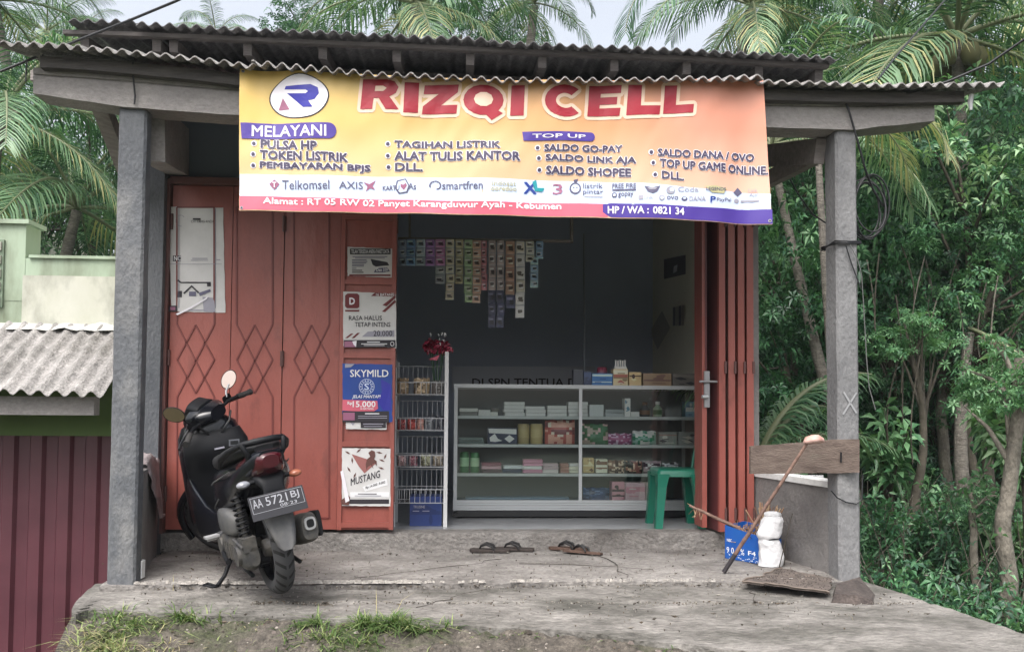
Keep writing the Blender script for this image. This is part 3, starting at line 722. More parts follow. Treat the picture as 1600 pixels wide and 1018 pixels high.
mb.text('listrik', 911, 286, 942, 294, SLATE, bsurf, O, bold=.012); mb.text('pintar', 911, 296, 943, 305, SLATE, bsurf, O, bold=.012); mb.rect(913, 306.5, 942, 307.6, GREYL, bsurf, O)
_bp('sponsor_logo', mb); mb = MB()
mb.text('FREE FIRE', 957, 287, 993, 294, SLATE, bsurf, O, bold=.04); mb.rect(957, 295.5, 993, 298, SLATE, bsurf, O)
_bp('sponsor_logo', mb); mb = MB()
mb.disc(960, 304.5, 4, 4, SLATE, bsurf, O, 14); mb.disc(960, 304.5, 2.4, 2.4, LBLUE, bsurf, O+.001, 12); mb.text('gopay', 966, 301, 989, 309, SLATE, bsurf, O, bold=.02)
_bp('sponsor_logo', mb); mb = MB()
mb.poly([(1006, 291), (1018, 294), (1031, 291), (1026, 300), (1019, 303), (1011, 300)], SLATE, bsurf, O); mb.poly([(1011, 294), (1026, 294), (1023, 297), (1014, 297)], GREYL, bsurf, O+.001)
_bp('sponsor_logo', mb); mb = MB()
mb.disc(1047, 298, 7, 6, GREYL, bsurf, O, 14); mb.disc(1049, 297, 4, 3.4, LBLUE, bsurf, O+.001, 12); mb.text('Coda', 1059, 292, 1091, 300, GREYL, bsurf, O, bold=.01)
_bp('sponsor_logo', mb); mb = MB()
mb.poly([(1101, 291), (1118, 290), (1136, 294), (1131, 302), (1112, 301)], LIME, bsurf, O); mb.text('LEGENDS', 1103, 293, 1134, 298, SLATE, bsurf, O+.001, bold=.03)
_bp('sponsor_logo', mb); mb = MB()
mb.text('ovo', 1041, 307, 1059, 313, SLATE, bsurf, O, bold=.02); mb.disc(1033, 310, 4.5, 4.2, GREYL, bsurf, O, 12); mb.disc(1033, 310, 2.6, 2.4, LBLUE, bsurf, O+.001, 12)
_bp('sponsor_logo', mb); mb = MB()
mb.rect(997, 306, 1004, 312, GREYL, bsurf, O); mb.text('link', 1006, 306, 1019, 312, GREYL, bsurf, O)
_bp('sponsor_logo', mb); mb = MB()
mb.disc(1069, 311, 5, 3.6, SLATE, bsurf, O, 12); mb.disc(1069, 310, 2.6, 1.6, LBLUE, bsurf, O+.001, 10); mb.text('DANA', 1077, 307, 1102, 314, GREYL, bsurf, O, bold=.03)
_bp('sponsor_logo', mb); mb = MB()
mb.text('P', 1110, 307, 1118, 316, XLB, bsurf, O, bold=.05); mb.text('PayPal', 1120, 309, 1143, 316, SLATE, bsurf, O, bold=.015)
_bp('sponsor_logo', mb); mb = MB()
mb.disc(1152, 313, 4, 3.6, GREYL, bsurf, O, 12); mb.rect(1159, 312, 1186, 315, GREYL, bsurf, O)
_bp('sponsor_logo', mb); mb = MB()
mb.poly([(1147, 300), (1154, 292), (1161, 300), (1154, 306)], SLATE, bsurf, O); mb.text('Link', 1171, 294, 1184, 300, GREYL, bsurf, O); mb.text('Aja!', 1172, 301, 1185, 308, GREYL, bsurf, O)
_bp('sponsor_logo', mb)
mb = MB()
mb.text('Alamat : RT 05 RW 02 Panyet Karangduwur Ayah - Kebumen', 412, 309, 877, 321.5, WPR, bsurf, .0035, bold=.04, slope=8); _bp('address_text', mb); mb = MB()
mb.text('HP / WA :', 950, 322, 1012, 333, WPR, bsurf, .0055, bold=.05, slope=1.5); _bp('phone_text', mb); mb = MB()
mb.text('0821 34', 1019, 324, 1068, 335, WPR, bsurf, .0055, bold=.05, slope=1.5); _bp('phone_text', mb)
for x, y in ((379, 110), (378, 325), (1190, 130), (1201, 346)):
    mb = MB(); mb.disc(x, y, 2.6, 2.6, GREYL, bsurf, .0034, 10); mb.disc(x, y, 1.3, 1.3, INK, bsurf, .005, 8); _bp('eyelet', mb)

# ================================================================ POSTERS ON THE DOORS
def poster(name, label, x0, y0, x1, y1, skew, draw, off=.020, group=None, paper=None, dx=0):
    mb = MB(); k = 14; rows = []
    def fn(px, py, o): 
        p = pt(px, py, YD); s = (px-x0)/(x1-x0)
        return p+V((0, -off-o-.004*nz3(px*.03, py*.03, x0), 0))
    P = []
    for j in range(k+1):
        P.append([fn(lerp(x0, x1, i/k)+lerp(dx, 0, 1-j/k)+(1.2*nz3(j*.7, x0) if i in (0, k) else 0), lerp(y1, y0, j/k)+skew*(i/k)+(1.2*nz3(i*.9, y0) if j in (0, k) else 0), 0) for i in range(k+1)])
    mb.grid(P, paper or PAPER, thick=(0, .0015, 0))
    draw(mb, fn)
    return tag(mb.build(name), label, 'poster', group)
def d1(mb, fn):
    mb.rect(303, 342, 315, 344.5, INK, fn, .003); mb.text('CV? YANG ANDA', 300, 345, 336, 349, INK, fn, .003)
    for i in range(12):
        a = 1.4+i*.35; mb.poly([(284+8*math.cos(a), 346+9*math.sin(a)), (284+8*math.cos(a+.3), 346+9*math.sin(a+.3)), (284+7*math.cos(a+.3), 346+8*math.sin(a+.3)), (284+7*math.cos(a), 346+8*math.sin(a))], GREYL, fn, .003)
    for x in (281, 338): mb.rect(x, 327, x+.8, 482, SLATE, fn, .003)
    mb.rect(272, 400, 284, 409, INK, fn, .003); mb.text('NC', 274, 401, 284, 408, WHITE, fn, .005, bold=.04)
    mb.rect(302, 404, 326, 405.3, GREYL, fn, .003); mb.rect(300, 407, 327, 408, GREYL, fn, .003); mb.rect(268, 413, 348, 413.7, GREYL, fn, .003); mb.rect(340, 406, 346, 407.5, GREYL, fn, .003)
    mb.poly([(279, 440), (284, 443), (325, 443), (325, 441), (285, 441), (280, 437)], INK, fn, .003)
    mb.poly([(288, 458), (301, 446), (313, 457), (311, 459), (301, 449), (290, 460)], INK, fn, .003)
    mb.rect(297, 456, 308, 463, SLATE, fn, .003); mb.rect(279, 455, 286, 465, INK, fn, .003); mb.poly([(312, 458), (330, 452), (331, 456), (314, 463)], SLATE, fn, .003); mb.rect(325, 441, 331, 448, INK, fn, .003)
    mb.rect(265, 478, 279, 487, INK, fn, .003); mb.rect(268, 480, 276, 485, MAUVE, fn, .004); mb.poly([(277, 491), (300, 480), (322, 467), (328, 462), (325, 468), (302, 482), (280, 493)], WPR, fn, .008)
    mb.rect(295, 484, 325, 485.5, GREYL, fn, .003); mb.poly([(318, 464), (336, 466), (338, 488), (320, 487)], GREYL, fn, .0025)
poster('poster', 'tall torn white poster with a pencil-like house drawing on the leftmost door leaf', 269, 324, 353.5, 487, 2, d1, dx=-3.5)
def d2(mb, fn):
    mb.rect(548, 390, 611, 399, INK, fn, .003); mb.text('TELAH TERSEDIA ANEKA PAKET DATA', 550, 391.5, 609, 397.5, WHITE, fn, .005, bold=.01)
    mb.rect(552, 402, 606, 403, SLATE, fn, .003); mb.rect(556, 404.3, 602, 405.2, SLATE, fn, .003)
    for i in range(5): mb.rect(551, 407+i*2.4, 571+rnd.uniform(-3, 4), 408.2+i*2.4, SLATE, fn, .003)
    mb.rect(551, 420, 558, 421.2, SLATE, fn, .003); mb.rect(551, 423, 567, 424.4, INK, fn, .003); mb.rect(551, 426, 569, 427.4, INK, fn, .003)
    mb.poly([(580, 406), (606, 411), (609, 416), (597, 417), (588, 418), (583, 415)], INK, fn, .003); mb.poly([(587, 423), (593, 420), (606, 419), (610, 425), (600, 427), (585, 427)], SLATE, fn, .003); mb.text('Dan 37F', 589, 420.5, 607, 425.5, WHITE, fn, .006, bold=.03)
    mb.rect(547, 430, 611, 432.5, MAROON, fn, .003)
poster('poster', 'small white notice with a black title bar, highest on the framed door leaf', 544, 387, 614, 432, 3, d2, off=.034)
def d3(mb, fn):
    for y in (0,): pass
    mb.poly([(541, 463), (545, 460), (560, 460), (563, 463), (563, 481), (560, 483), (544, 483), (541, 480)], MAROON, fn, .003); mb.text('D', 548, 467, 556, 477, WPR, fn, .005, bold=.06)
    mb.rect(541, 485.5, 563, 488, MAROON, fn, .003)
    mb.poly([(581, 464), (587, 459), (619, 460), (619, 465)], MAROON, fn, .003); mb.text('16 BATANG', 589, 460, 617, 464, WHITE, fn, .005, bold=.03)
    mb.poly([(599, 478), (617, 464), (620, 466), (605, 480)], MAROON, fn, .003); mb.poly([(598, 488), (618, 470), (620, 473), (603, 489)], MAROON, fn, .003)
    mb.text('RASA HALUS', 547, 494.5, 598, 501.5, INK, fn, .003, bold=.015); mb.text('TETAP INTENS', 556, 504.5, 611, 511.5, INK, fn, .003, bold=.015)
    mb.poly([(567, 527), (576, 519), (617, 517), (617, 527)], GREYL, fn, .002); mb.text('20.000', 585, 517.5, 614, 526, INK, fn, .005, bold=.008)
    mb.poly([(541, 529), (550, 522), (554, 522), (545, 529)], MAROON, fn, .003); mb.poly([(551, 529), (560, 521), (564, 521), (555, 529)], MAROON, fn, .003)
    mb.rect(539, 532, 619, 543.5, INK, fn, .003); mb.rect(540, 534, 557, 543, MAUVE, fn, .005); mb.poly([(552, 534), (559, 533), (558, 543), (554, 539)], WPR, fn, .006)
    mb.rect(575, 534.5, 595, 535.8, WHITE, fn, .005); mb.rect(566, 537.5, 606, 538.5, WHITE, fn, .005); mb.rect(570, 540, 602, 540.8, WHITE, fn, .005); mb.disc(614, 538, 3, 3.6, WHITE, fn, .005, 12); mb.disc(614, 538, 2.2, 2.8, INK, fn, .007, 12)
poster('poster', 'white cigarette poster reading rasa halus tetap intens with a maroon square', 538, 457, 620, 541, 3, d3, off=.052)
PB = mat('poster blue', srgb(24, 66, 150), (.008, .045, .22), 5, .5)
def d4(mb, fn):
    mb.text('SKYMILD', 549, 578, 608, 589, WHITE, fn, .005, bold=.02); mb.poly([(541, 569), (556, 569), (550, 574), (541, 575)], GREYL, fn, .004)
    def ring(r0, r1, m, o, k=28):
        for i in range(k):
            a = 2*math.pi*i/k; b = 2*math.pi*(i+1)/k
            mb.poly([(574.5+r0*math.cos(a), 604+r0*math.sin(a)), (574.5+r0*math.cos(b), 604+r0*math.sin(b)), (574.5+r1*math.cos(b), 604+r1*math.sin(b)), (574.5+r1*math.cos(a), 604+r1*math.sin(a))], m, fn, o)
    ring(12, 11.2, LBLUE, .004); ring(7.6, 6.8, LBLUE, .004)
    for i in range(14):
        a = 2*math.pi*i/14; mb.disc(574.5+9.4*math.cos(a), 604+9.4*math.sin(a), 1.1, 1.1, LBLUE, fn, .004, 6)
    mb.text('S', 571, 599, 578, 609, LBLUE, fn, .004, bold=.04)
    mb.text('JELAS MANTAP!', 552, 617, 595, 623, WHITE, fn, .005, bold=.03, shear=.2)
    mb.poly([(537, 624), (591, 626), (592, 638), (584, 643), (537, 641)], PINKB, fn, .003); mb.text('Rp', 545, 627, 552, 633, WHITE, fn, .006, bold=.04); mb.text('15.000', 553, 626.5, 588, 635.5, WHITE, fn, .006, bold=.04); mb.text('16 BATANG', 565, 636.5, 585, 639.5, WHITE, fn, .006, bold=.02)
    mb.poly([(596, 592), (612, 601), (612, 640), (600, 641), (590, 625), (598, 612)], BLUER, fn, .0022)
    mb.rect(537, 642, 609, 659, INK, fn, .003); mb.rect(538, 644, 556, 656, MAUVE, fn, .005); mb.rect(572, 645, 594, 646.5, WHITE, fn, .005); mb.rect(561, 649, 606, 650, GREYL, fn, .005); mb.rect(561, 652, 606, 653, GREYL, fn, .005)
poster('poster', 'blue cigarette poster with a round white emblem and a price of 15.000', 537, 568, 614, 657, 2, d4, off=.052, paper=PB)
def d4b(mb, fn):
    mb.rect(565, 658.5, 604, 668, INK, fn, .003); mb.rect(569, 661, 600, 662.4, GREYL, fn, .005); mb.poly([(549, 659), (556, 660), (553, 664)], GREYL, fn, .004); mb.rect(570, 665, 598, 666, GREYL, fn, .005)
poster('poster', 'torn lower strip of an old poster just under the blue one', 542, 657, 605, 669.5, 1, d4b, off=.046)
SEPIA = mat('sepia ink', srgb(96, 62, 56), rough=.7)
def d5(mb, fn):
    mb.poly([(551, 708), (575, 716), (588, 723), (571, 738), (562, 727)], mat('faded rose ink', srgb(150, 96, 92), rough=.7), fn, .003)
    mb.poly([(577, 706), (582, 702), (587, 704), (588, 711), (586, 716), (590, 719), (590, 727), (587, 722), (583, 724), (585, 731), (581, 725), (576, 728), (574, 733), (573, 724), (575, 716), (580, 712)], SEPIA, fn, .005)
    for x, y, a in ((545, 706, .5), (552, 718, 1.5), (562, 703, 2.4), (594, 706, .2), (598, 718, .4), (547, 732, 1), (556, 741, 2), (597, 730, .3), (603, 712, 2)):
        c, s = math.cos(a)*5, math.sin(a)*5; mb.poly([(x-c, y-s), (x+s*.3, y-c*.3), (x+c, y+s), (x-s*.3, y+c*.3)], SEPIA, fn, .003)
    mb.text('MUSTANG', 550, 746, 595, 757, INK, fn, .004, bold=.02, slope=-13)
    mb.poly([(568, 759), (605, 746), (607, 756), (572, 766)], WHITE, fn, .003); mb.text('Rp 14.000  9.000', 573, 758, 603, 763, INK, fn, .005, bold=.02, slope=-9)
    mb.rect(549, 767, 609, 775, WHITE, fn, .003); mb.rect(561, 769, 590, 770.2, INK, fn, .005); mb.rect(556, 772, 597, 773, GREYL, fn, .005); mb.rect(540, 778, 609, 785, INK, fn, .003)
    mb.poly([(534, 780), (546, 771), (549, 775), (547, 787), (536, 786)], SEPIA, fn, .005); mb.poly([(534, 735), (538, 733), (548, 780), (542, 783)], WPR, fn, .009)
poster('poster', 'grey poster with a rearing horse silhouette, lowest on the framed door leaf', 536, 699, 611, 788, 1, d5, off=.052)

# ================================================================ SCOOTER
GLOSS = mat('glossy black paint', srgb(11, 13, 20), rough=.25, coat=.25, spec=.4); PLAS = mat('black scooter plastic', srgb(15, 16, 20), rough=.55, spec=.28)
ENG = mat('dusty engine metal', srgb(62, 62, 64), srgb(92, 89, 84), 14, .6, .2, metal=.35); PLATE = mat('dusty plate black', srgb(30, 30, 36), rough=.6); PLW = mat('worn plate white', srgb(150, 150, 156), rough=.7)
RUB = mat('tyre rubber', srgb(34, 34, 36), srgb(52, 50, 48), 12, .85)
SEATM = mat('seat vinyl', srgb(24, 24, 27), rough=.5, bump=.1, sc_=60); REDL = mat('maroon tail lens', srgb(58, 10, 20), rough=.22, coat=.5); CHR = mat('chrome', (.7, .7, .7), rough=.15, metal=1)
SILV = mat('silver plastic', srgb(170, 170, 172), rough=.4, metal=.3); CLEAR = mat('clear lens', srgb(128, 130, 136), rough=.2); AMB = mat('amber lens', srgb(150, 92, 72), rough=.25)
MIRG = mat('mirror glass', (.58, .47, .41), rough=.05, metal=1); MIRB = mat('bronze reflection glass', (.50, .36, .28), rough=.08, metal=1)  # pink and bronze tints paint the reflected surroundings into the glass
tyre_m = bpy.data.materials.new('treaded rubber'); tyre_m.use_nodes = True; n = tyre_m.node_tree.nodes; l = tyre_m.node_tree.links
tc = n.new('ShaderNodeTexCoord'); sx = n.new('ShaderNodeSeparateXYZ'); l.new(tc.outputs['Object'], sx.inputs[0])
def mth(op, a, b=None, c=None):
    q = n.new('ShaderNodeMath'); q.operation = op
    for i, v in enumerate((a, b, c)):
        if v is None: continue
        if isinstance(v, (int, float)): q.inputs[i].default_value = v
        else: l.new(v, q.inputs[i])
    return q.outputs[0]
ang_ = mth('ARCTAN2', sx.outputs[2], sx.outputs[0]); ab = mth('ABSOLUTE', sx.outputs[1])
ph = mth('ADD', mth('MULTIPLY', ang_, 24.0), mth('MULTIPLY', ab, 70.0)); sn = mth('SINE', ph)
gv = mth('GREATER_THAN', sn, .55); ctr = mth('MULTIPLY', gv, mth('GREATER_THAN', ab, .006))
rr2 = mth('SQRT', mth('ADD', mth('POWER', sx.outputs[0], 2), mth('POWER', sx.outputs[2], 2)))
ctr = mth('MULTIPLY', ctr, mth('GREATER_THAN', rr2, .222))
mx = n.new('ShaderNodeMix'); mx.data_type = 'RGBA'; l.new(ctr, mx.inputs[0]); mx.inputs[6].default_value = (*srgb(56, 56, 58), 1); mx.inputs[7].default_value = (*srgb(14, 14, 15), 1)
l.new(mx.outputs[2], n['Principled BSDF'].inputs[0]); n['Principled BSDF'].inputs['Roughness'].default_value = .85
bp = n.new('ShaderNodeBump'); bp.invert = True; bp.inputs['Distance'].default_value = .006; l.new(ctr, bp.inputs['Height']); l.new(bp.outputs[0], n['Principled BSDF'].inputs['Normal'])

rc = fl(438, 925); fc = fl(322, 862)
hd = math.atan2(fc.y-rc.y, fc.x-rc.x)-R(3)
sco = empty('motor_scooter', (rc.x, rc.y, .0), 'black motor scooter on its side stand, rear wheel towards the street', 'scooter')
LEAN = R(11.5)
sco.rotation_euler = (M.Rotation(hd, 3, 'Z') @ M.Rotation(-LEAN, 3, 'X')).to_euler(); sco.scale = (.9, .9, .9)
def scp(name, mb, parent=None, loc=(0, 0, 0)):
    o = bpy.data.objects.new(name, mb.mesh(name, loc)); col.objects.link(o); o.parent = parent or sco; o.location = loc; return o
def ring(x, y, z, hy, hz, ex=2.6, n=20, tilt=0.0, ax='X', top=1.0):
    out = []
    for j in range(n):
        a = 2*math.pi*j/n; c, s = math.cos(a), math.sin(a)
        u = hy*math.copysign(abs(c)**(2/ex), c); v = hz*math.copysign(abs(s)**(2/ex), s)
        if v > 0: u *= top
        if ax == 'X': out.append(V((x+v*math.sin(tilt), y+u, z+v*math.cos(tilt))))
        else: out.append(V((x+v, y+u, z)))
    return out
def wheel(nm, cx, R_, wd, T=None, spokes=5):
    mb = MB(); prof = []
    for i in range(17):
        a = math.pi*(-.72+1.44*i/16); prof.append((R_-wd*.48+wd*.48*math.cos(a), wd*.5*math.sin(a)))
    c = (0, 0, 0)
    mb.lathe(prof, c, tyre_m, 56, axis='Y', caps=False)
    w_ = empty_part = None
    mr_ = MB(); rr_ = R_-wd*.62
    mr_.lathe([(rr_-.012, -wd*.30), (rr_+.012, -wd*.36), (rr_+.012, wd*.36), (rr_-.012, wd*.30)], c, PLAS, 40, axis='Y', caps=False)
    mr_.lathe([(rr_-.014, wd*.30), (rr_-.014, -wd*.30)], c, PLAS, 40, axis='Y', caps=False)
    mr_.lathe([(.001, -.045), (.045, -.045), (.055, 0), (.045, .045), (.001, .045)], c, ENG, 20, axis='Y')
    for k in range(spokes):
        a = 2*math.pi*k/spokes
        for d in (-.18, .18):
            mr_.beam((.045*math.cos(a), 0, .045*math.sin(a)), ((rr_-.005)*math.cos(a+d), 0, (rr_-.005)*math.sin(a+d)), .018, .016, PLAS, up=(0, 1, 0))
    return mb, mr_
# rear wheel
t_, r_ = wheel('rear', 0, .262, .105)
o = scp('rear_wheel', t_, loc=(0, 0, 0)); o.location = (0, 0, .262); scp('rim', r_, o)
# steered group
A = V((1.00, 0, .84)); axd = V((-.446, 0, .895)); S = M.Translation(A) @ M.Rotation(R(43), 4, axd) @ M.Translation(-A)
def st(mb): return mb.xf(S)
t_, r_ = wheel('front', 0, .258, .085)
o = scp('front_wheel', t_); o.matrix_local = S @ M.Translation(V((1.28, 0, .258))); q = scp('rim', r_, o)
mb = MB()
for s in (-1, 1): mb.tube([(1.285, s*.075, .26), (1.13, s*.075, .56)], .018, ENG, 10)
mb.tube([(1.13, 0, .56), (.99, 0, .84)], .028, PLAS, 10); scp('front_fork', st(mb))
mb = MB(); rr = []
for i in range(15):
    a = R(-18+150*i/14); rr.append([(1.28+(.285+d)*math.cos(a), y, .262+(.285+d)*math.sin(a)) for y, d in ((-.062, -.04), (-.055, 0), (0, .014), (.055, 0), (.062, -.04), (.05, -.045), (0, -.004), (-.05, -.045))])
mb.loft(rr, GLOSS); scp('front_fender', st(mb))
# handlebar, cowl, grips, levers, mirrors
mb = MB(); mb.loft([ring(.86, 0, .985, .075, .04), ring(.91, 0, .995, .13, .055), ring(.98, 0, 1.0, .145, .075), ring(1.05, 0, .975, .12, .07), ring(1.10, 0, .95, .06, .04)], GLOSS); scp('handlebar_cowl', st(mb))
mb = MB(); mb.loft([ring(.93, 0, 1.045, .085, .022), ring(1.0, 0, 1.075, .085, .028), ring(1.07, 0, 1.03, .07, .02)], PLAS); scp('instrument_panel', st(mb))
for s in (-1, 1):
    hb = [(.93, s*.11, .975), (.915, s*.20, .985), (.895, s*.27, .975), (.865, s*.36, .955)]
    mb = MB(); mb.tube(hb, .012, PLAS, 8); mb.loft([ring(.917, s*(.17+.05*i), 1.0, .022, .026, ax='X') for i in range(2)], PLAS); h_ = scp('handlebar', st(mb))
    mb = MB(); mb.tube([hb[2], hb[3]], .0175, RUB, 12); mb.tube([(.866, s*.357, .956), (.862, s*.372, .954)], .021, RUB, 12); scp('grip', st(mb), h_)
    mb = MB(); mb.tube([(.935, s*.19, .995), (.965, s*.24, .965), (.945, s*.33, .945), (.925, s*.375, .935)], [.008, .009, .007, .008], BLACK, 8); scp('brake_lever', st(mb), h_)
    mb = MB(); mb.tube([(.92, s*.20, 1.01), (.92, s*.225, 1.045), (.905, s*.245, 1.065), (.90, s*(.255 if s < 0 else .275), 1.075 if s < 0 else 1.10)], .007, PLAS if s > 0 else SILV, 8)
    m_ = scp('mirror_stem', st(mb))
    c = V((.90, s*(.275 if s < 0 else .30), 1.10 if s < 0 else 1.13)); mb = MB(); W2L = (sco.rotation_euler.to_matrix() @ S.to_3x3()).inverted()
    N_ = (W2L @ (V((.24, -.95, -.05)).normalized()+(V((.25, -.93, .22)) if s < 0 else V((-.1, -.9, -.42))).normalized())).normalized(); U = V((0, s*.92, .38)).normalized(); U = (U-N_*U.dot(N_)).normalized(); W_ = N_.cross(U)
    def mr(r, d): return [c+N_*d+U*(.066*r*math.cos(2*math.pi*k/24))+W_*(.045*r*math.sin(2*math.pi*k/24)) for k in range(24)]
    mb.loft([mr(.5, -.032), mr(.85, -.02), mr(1, -.004), mr(1.02, .004), mr(.95, .005)], PLAS); m2 = scp('mirror_housing', st(mb), m_)
    mb = MB(); mb.add(mr(.93, .007), [tuple(range(24))], MIRG if s < 0 else MIRB); mb.add(mr(.93, .0065), [tuple(range(23, -1, -1))], PLAS); scp('mirror_glass', st(mb), m_)
# front apron and leg shield
def zring(x, z, hx, hy, n=24, ex=2.8, back=1.0):
    out = []
    for j in range(n):
        a = 2*math.pi*j/n; c, s = math.cos(a), math.sin(a)
        u = hx*math.copysign(abs(c)**(2/ex), c); v = hy*math.copysign(abs(s)**(2/ex), s)
        if u < 0: u *= back
        out.append(V((x+u, v, z)))
    return out
mb = MB(); mb.loft([zring(.99, .24, .06, .19), zring(1.0, .34, .085, .222), zring(1.03, .52, .11, .215), zring(1.06, .64, .14, .205), zring(1.08, .76, .17, .20), zring(1.07, .85, .17, .19), zring(1.03, .92, .13, .165), zring(.99, .965, .07, .10)], GLOSS); ap = scp('front_apron', mb)
mb = MB(); mb.loft([zring(.955, .40, .05, .17), zring(.95, .55, .055, .195), zring(.945, .68, .06, .20), zring(.93, .72, .075, .205), zring(.925, .80, .08, .20), zring(.95, .88, .06, .17)], PLAS); scp('leg_shield', mb)
mb = MB(); mb.box((.838, -.03, .765), (.855, .03, .775), GREYL); mb.obox((.847, -.095, .785), (.004, 0, 0), (0, .032, .004), (0, -.003, .02), flat('dull emblem', (92, 94, 100), .5)); mb.obox((.845, -.095, .785), (.004, 0, 0), (0, .024, .003), (0, -.002, .012), BLACK); scp('emblem', mb)
mb = MB(); mb.loft([zring(1.205, .70, .05, .14), zring(1.20, .76, .06, .15), zring(1.15, .83, .06, .13)], CLEAR); scp('headlight', mb)
# floor board and lower side panels
mb = MB(); mb.loft([ring(.44, 0, .335, .16, .05), ring(.6, 0, .325, .17, .035), ring(.85, 0, .325, .165, .035), ring(1.0, 0, .40, .15, .06)], PLAS); scp('floorboard', mb)
for s in (-1, 1):
    mb = MB(); mb.loft([ring(.28, s*.155, .40, .022, .07), ring(.45, s*.168, .36, .024, .085), ring(.62, s*.178, .36, .026, .11), ring(.80, s*.19, .40, .03, .16), ring(.95, s*.19, .43, .03, .19), ring(1.03, s*.17, .47, .02, .16)], GLOSS); scp('side_panel', mb)
# body and tail
mb = MB(); mb.loft([ring(.60, 0, .50, .12, .17, 3), ring(.50, 0, .52, .15, .185, 3), ring(.36, 0, .545, .175, .175, 3), ring(.2, 0, .59, .182, .15, 3), ring(.05, 0, .63, .178, .125, 3, top=.9), ring(-.1, 0, .695, .15, .09, 3, top=.85), ring(-.19, 0, .735, .12, .07, 3, top=.85), ring(-.26, 0, .765, .085, .05, 3), ring(-.29, 0, .78, .05, .03, 3)], GLOSS); scp('tail_body', mb)
mb = MB(); mb.loft([ring(.63, 0, .70, .07, .03, 3), ring(.58, 0, .715, .105, .045, 3), ring(.45, 0, .725, .135, .05, 3), ring(.28, 0, .735, .155, .052, 3), ring(.16, 0, .765, .16, .052, 3), ring(.05, 0, .79, .15, .05, 3), ring(-.08, 0, .805, .13, .042, 3), ring(-.18, 0, .815, .09, .03, 3), ring(-.21, 0, .818, .05, .015, 3)], SEATM); scp('seat', mb)
mb = MB(); mb.tube([(.12, .165, .735), (.0, .178, .785), (-.10, .155, .822), (-.19, .11, .852), (-.235, .045, .86), (-.235, -.045, .86), (-.19, -.11, .852), (-.10, -.155, .822), (.0, -.178, .785), (.12, -.165, .735)], [.010, .014, .016, .017, .018, .018, .017, .016, .014, .010], PLAS, 10)
mb.tube([(-.215, .11, .855), (-.24, .095, .80), (-.20, .085, .765)], .014, PLAS, 8); mb.tube([(-.215, -.11, .855), (-.24, -.095, .80), (-.20, -.085, .765)], .014, PLAS, 8); scp('grab_rail', mb)
mb = MB(); mb.loft([ring(-.10, 0, .71, .135, .06, 3), ring(-.17, 0, .73, .108, .072, 3), ring(-.24, 0, .742, .085, .066, 3), ring(-.285, 0, .75, .066, .05, 3), ring(-.305, 0, .753, .04, .032, 3)], REDL); scp('tail_light', mb)
mb = MB(); mb.loft([ring(-.06, 0, .64, .11, .05, 3), ring(-.16, 0, .665, .095, .04, 3), ring(-.235, 0, .655, .075, .034, 3), ring(-.265, 0, .62, .055, .03, 3), ring(-.27, 0, .55, .06, .05, 3)], PLAS)
mb.tube([(-.21, -.10, .655), (-.21, .10, .655)], .013, PLAS, 8); scp('number_plate_bracket', mb)
GREYP = mat('dusty grey plastic', srgb(62, 63, 66), srgb(84, 83, 82), 10, .6)
mb = MB(); rr = []
for x, z, hy in ((-.225, .52, .075), (-.27, .46, .075), (-.305, .38, .062), (-.325, .315, .045), (-.332, .29, .022)):
    rr.append([V((x+.010*(1-abs(y)), y*hy, z)) for y in (-1, -.6, 0, .6, 1)]+[V((x+.020+.010*(1-abs(y)), y*hy, z)) for y in (1, .6, 0, -.6, -1)])
mb.loft(rr, GREYP); scp('rear_mudguard', mb)
for s, mm in ((1, CLEAR), (-1, AMB)):
    mb = MB(); mb.loft([ring(-.275+.01*i, s*(.085+.028*i), .628, .01, .022, 2) for i in range(1)]+[[V((-.27+u, s*.10, .625+v)) for u, v in ((.02, -.02), (.02, .02), (-.02, .02), (-.02, -.02))]], PLAS) if False else mb.tube([(-.21, s*.08, .655), (-.21, s*.115, .653)], .012, PLAS, 8)
    i_ = scp('indicator', mb)
    mb = MB(); mb.loft([ring(-.175, s*.135, .653, .012, .010, 2, 14), ring(-.19, s*.135, .653, .030, .017, 2, 14), ring(-.215, s*.137, .653, .036, .020, 2, 14), ring(-.235, s*.137, .653, .030, .016, 2, 14), ring(-.242, s*.137, .653, .012, .008, 2, 14)], mm); scp('lens', mb, i_)
mb = MB()
for k_, (s_, sg) in enumerate(((1, .16), (-1, .16))):
    mb = MB(); mb.tube([(.93, s_*.13, .985), (.88, s_*.10, .93), (.87, s_*.05, .88), (.90, s_*.02, .84)], .006, BLACK, 6); scp('brake_cable', mb)
for s_ in (1, -1):
    mb = MB(); mb.tube([(.48, s_*.155, .60), (.30, s_*.178, .635), (.10, s_*.180, .675), (-.06, s_*.160, .715)], .0045, GREYP, 6); mb.tube([(.50, s_*.158, .46), (.36, s_*.176, .50), (.24, s_*.178, .545)], .004, GREYP, 6); scp('trim_strip', mb)
mb = MB(); mb.tube([(.845, .05, .70), (.81, .05, .69), (.815, .05, .67)], .006, SILV, 6); scp('bag_hook', mb)
mb = MB(); mb.tube([(-.004, .06, .262), (-.004, .085, .262)], .018, CHR, 6); scp('axle_nut', mb)
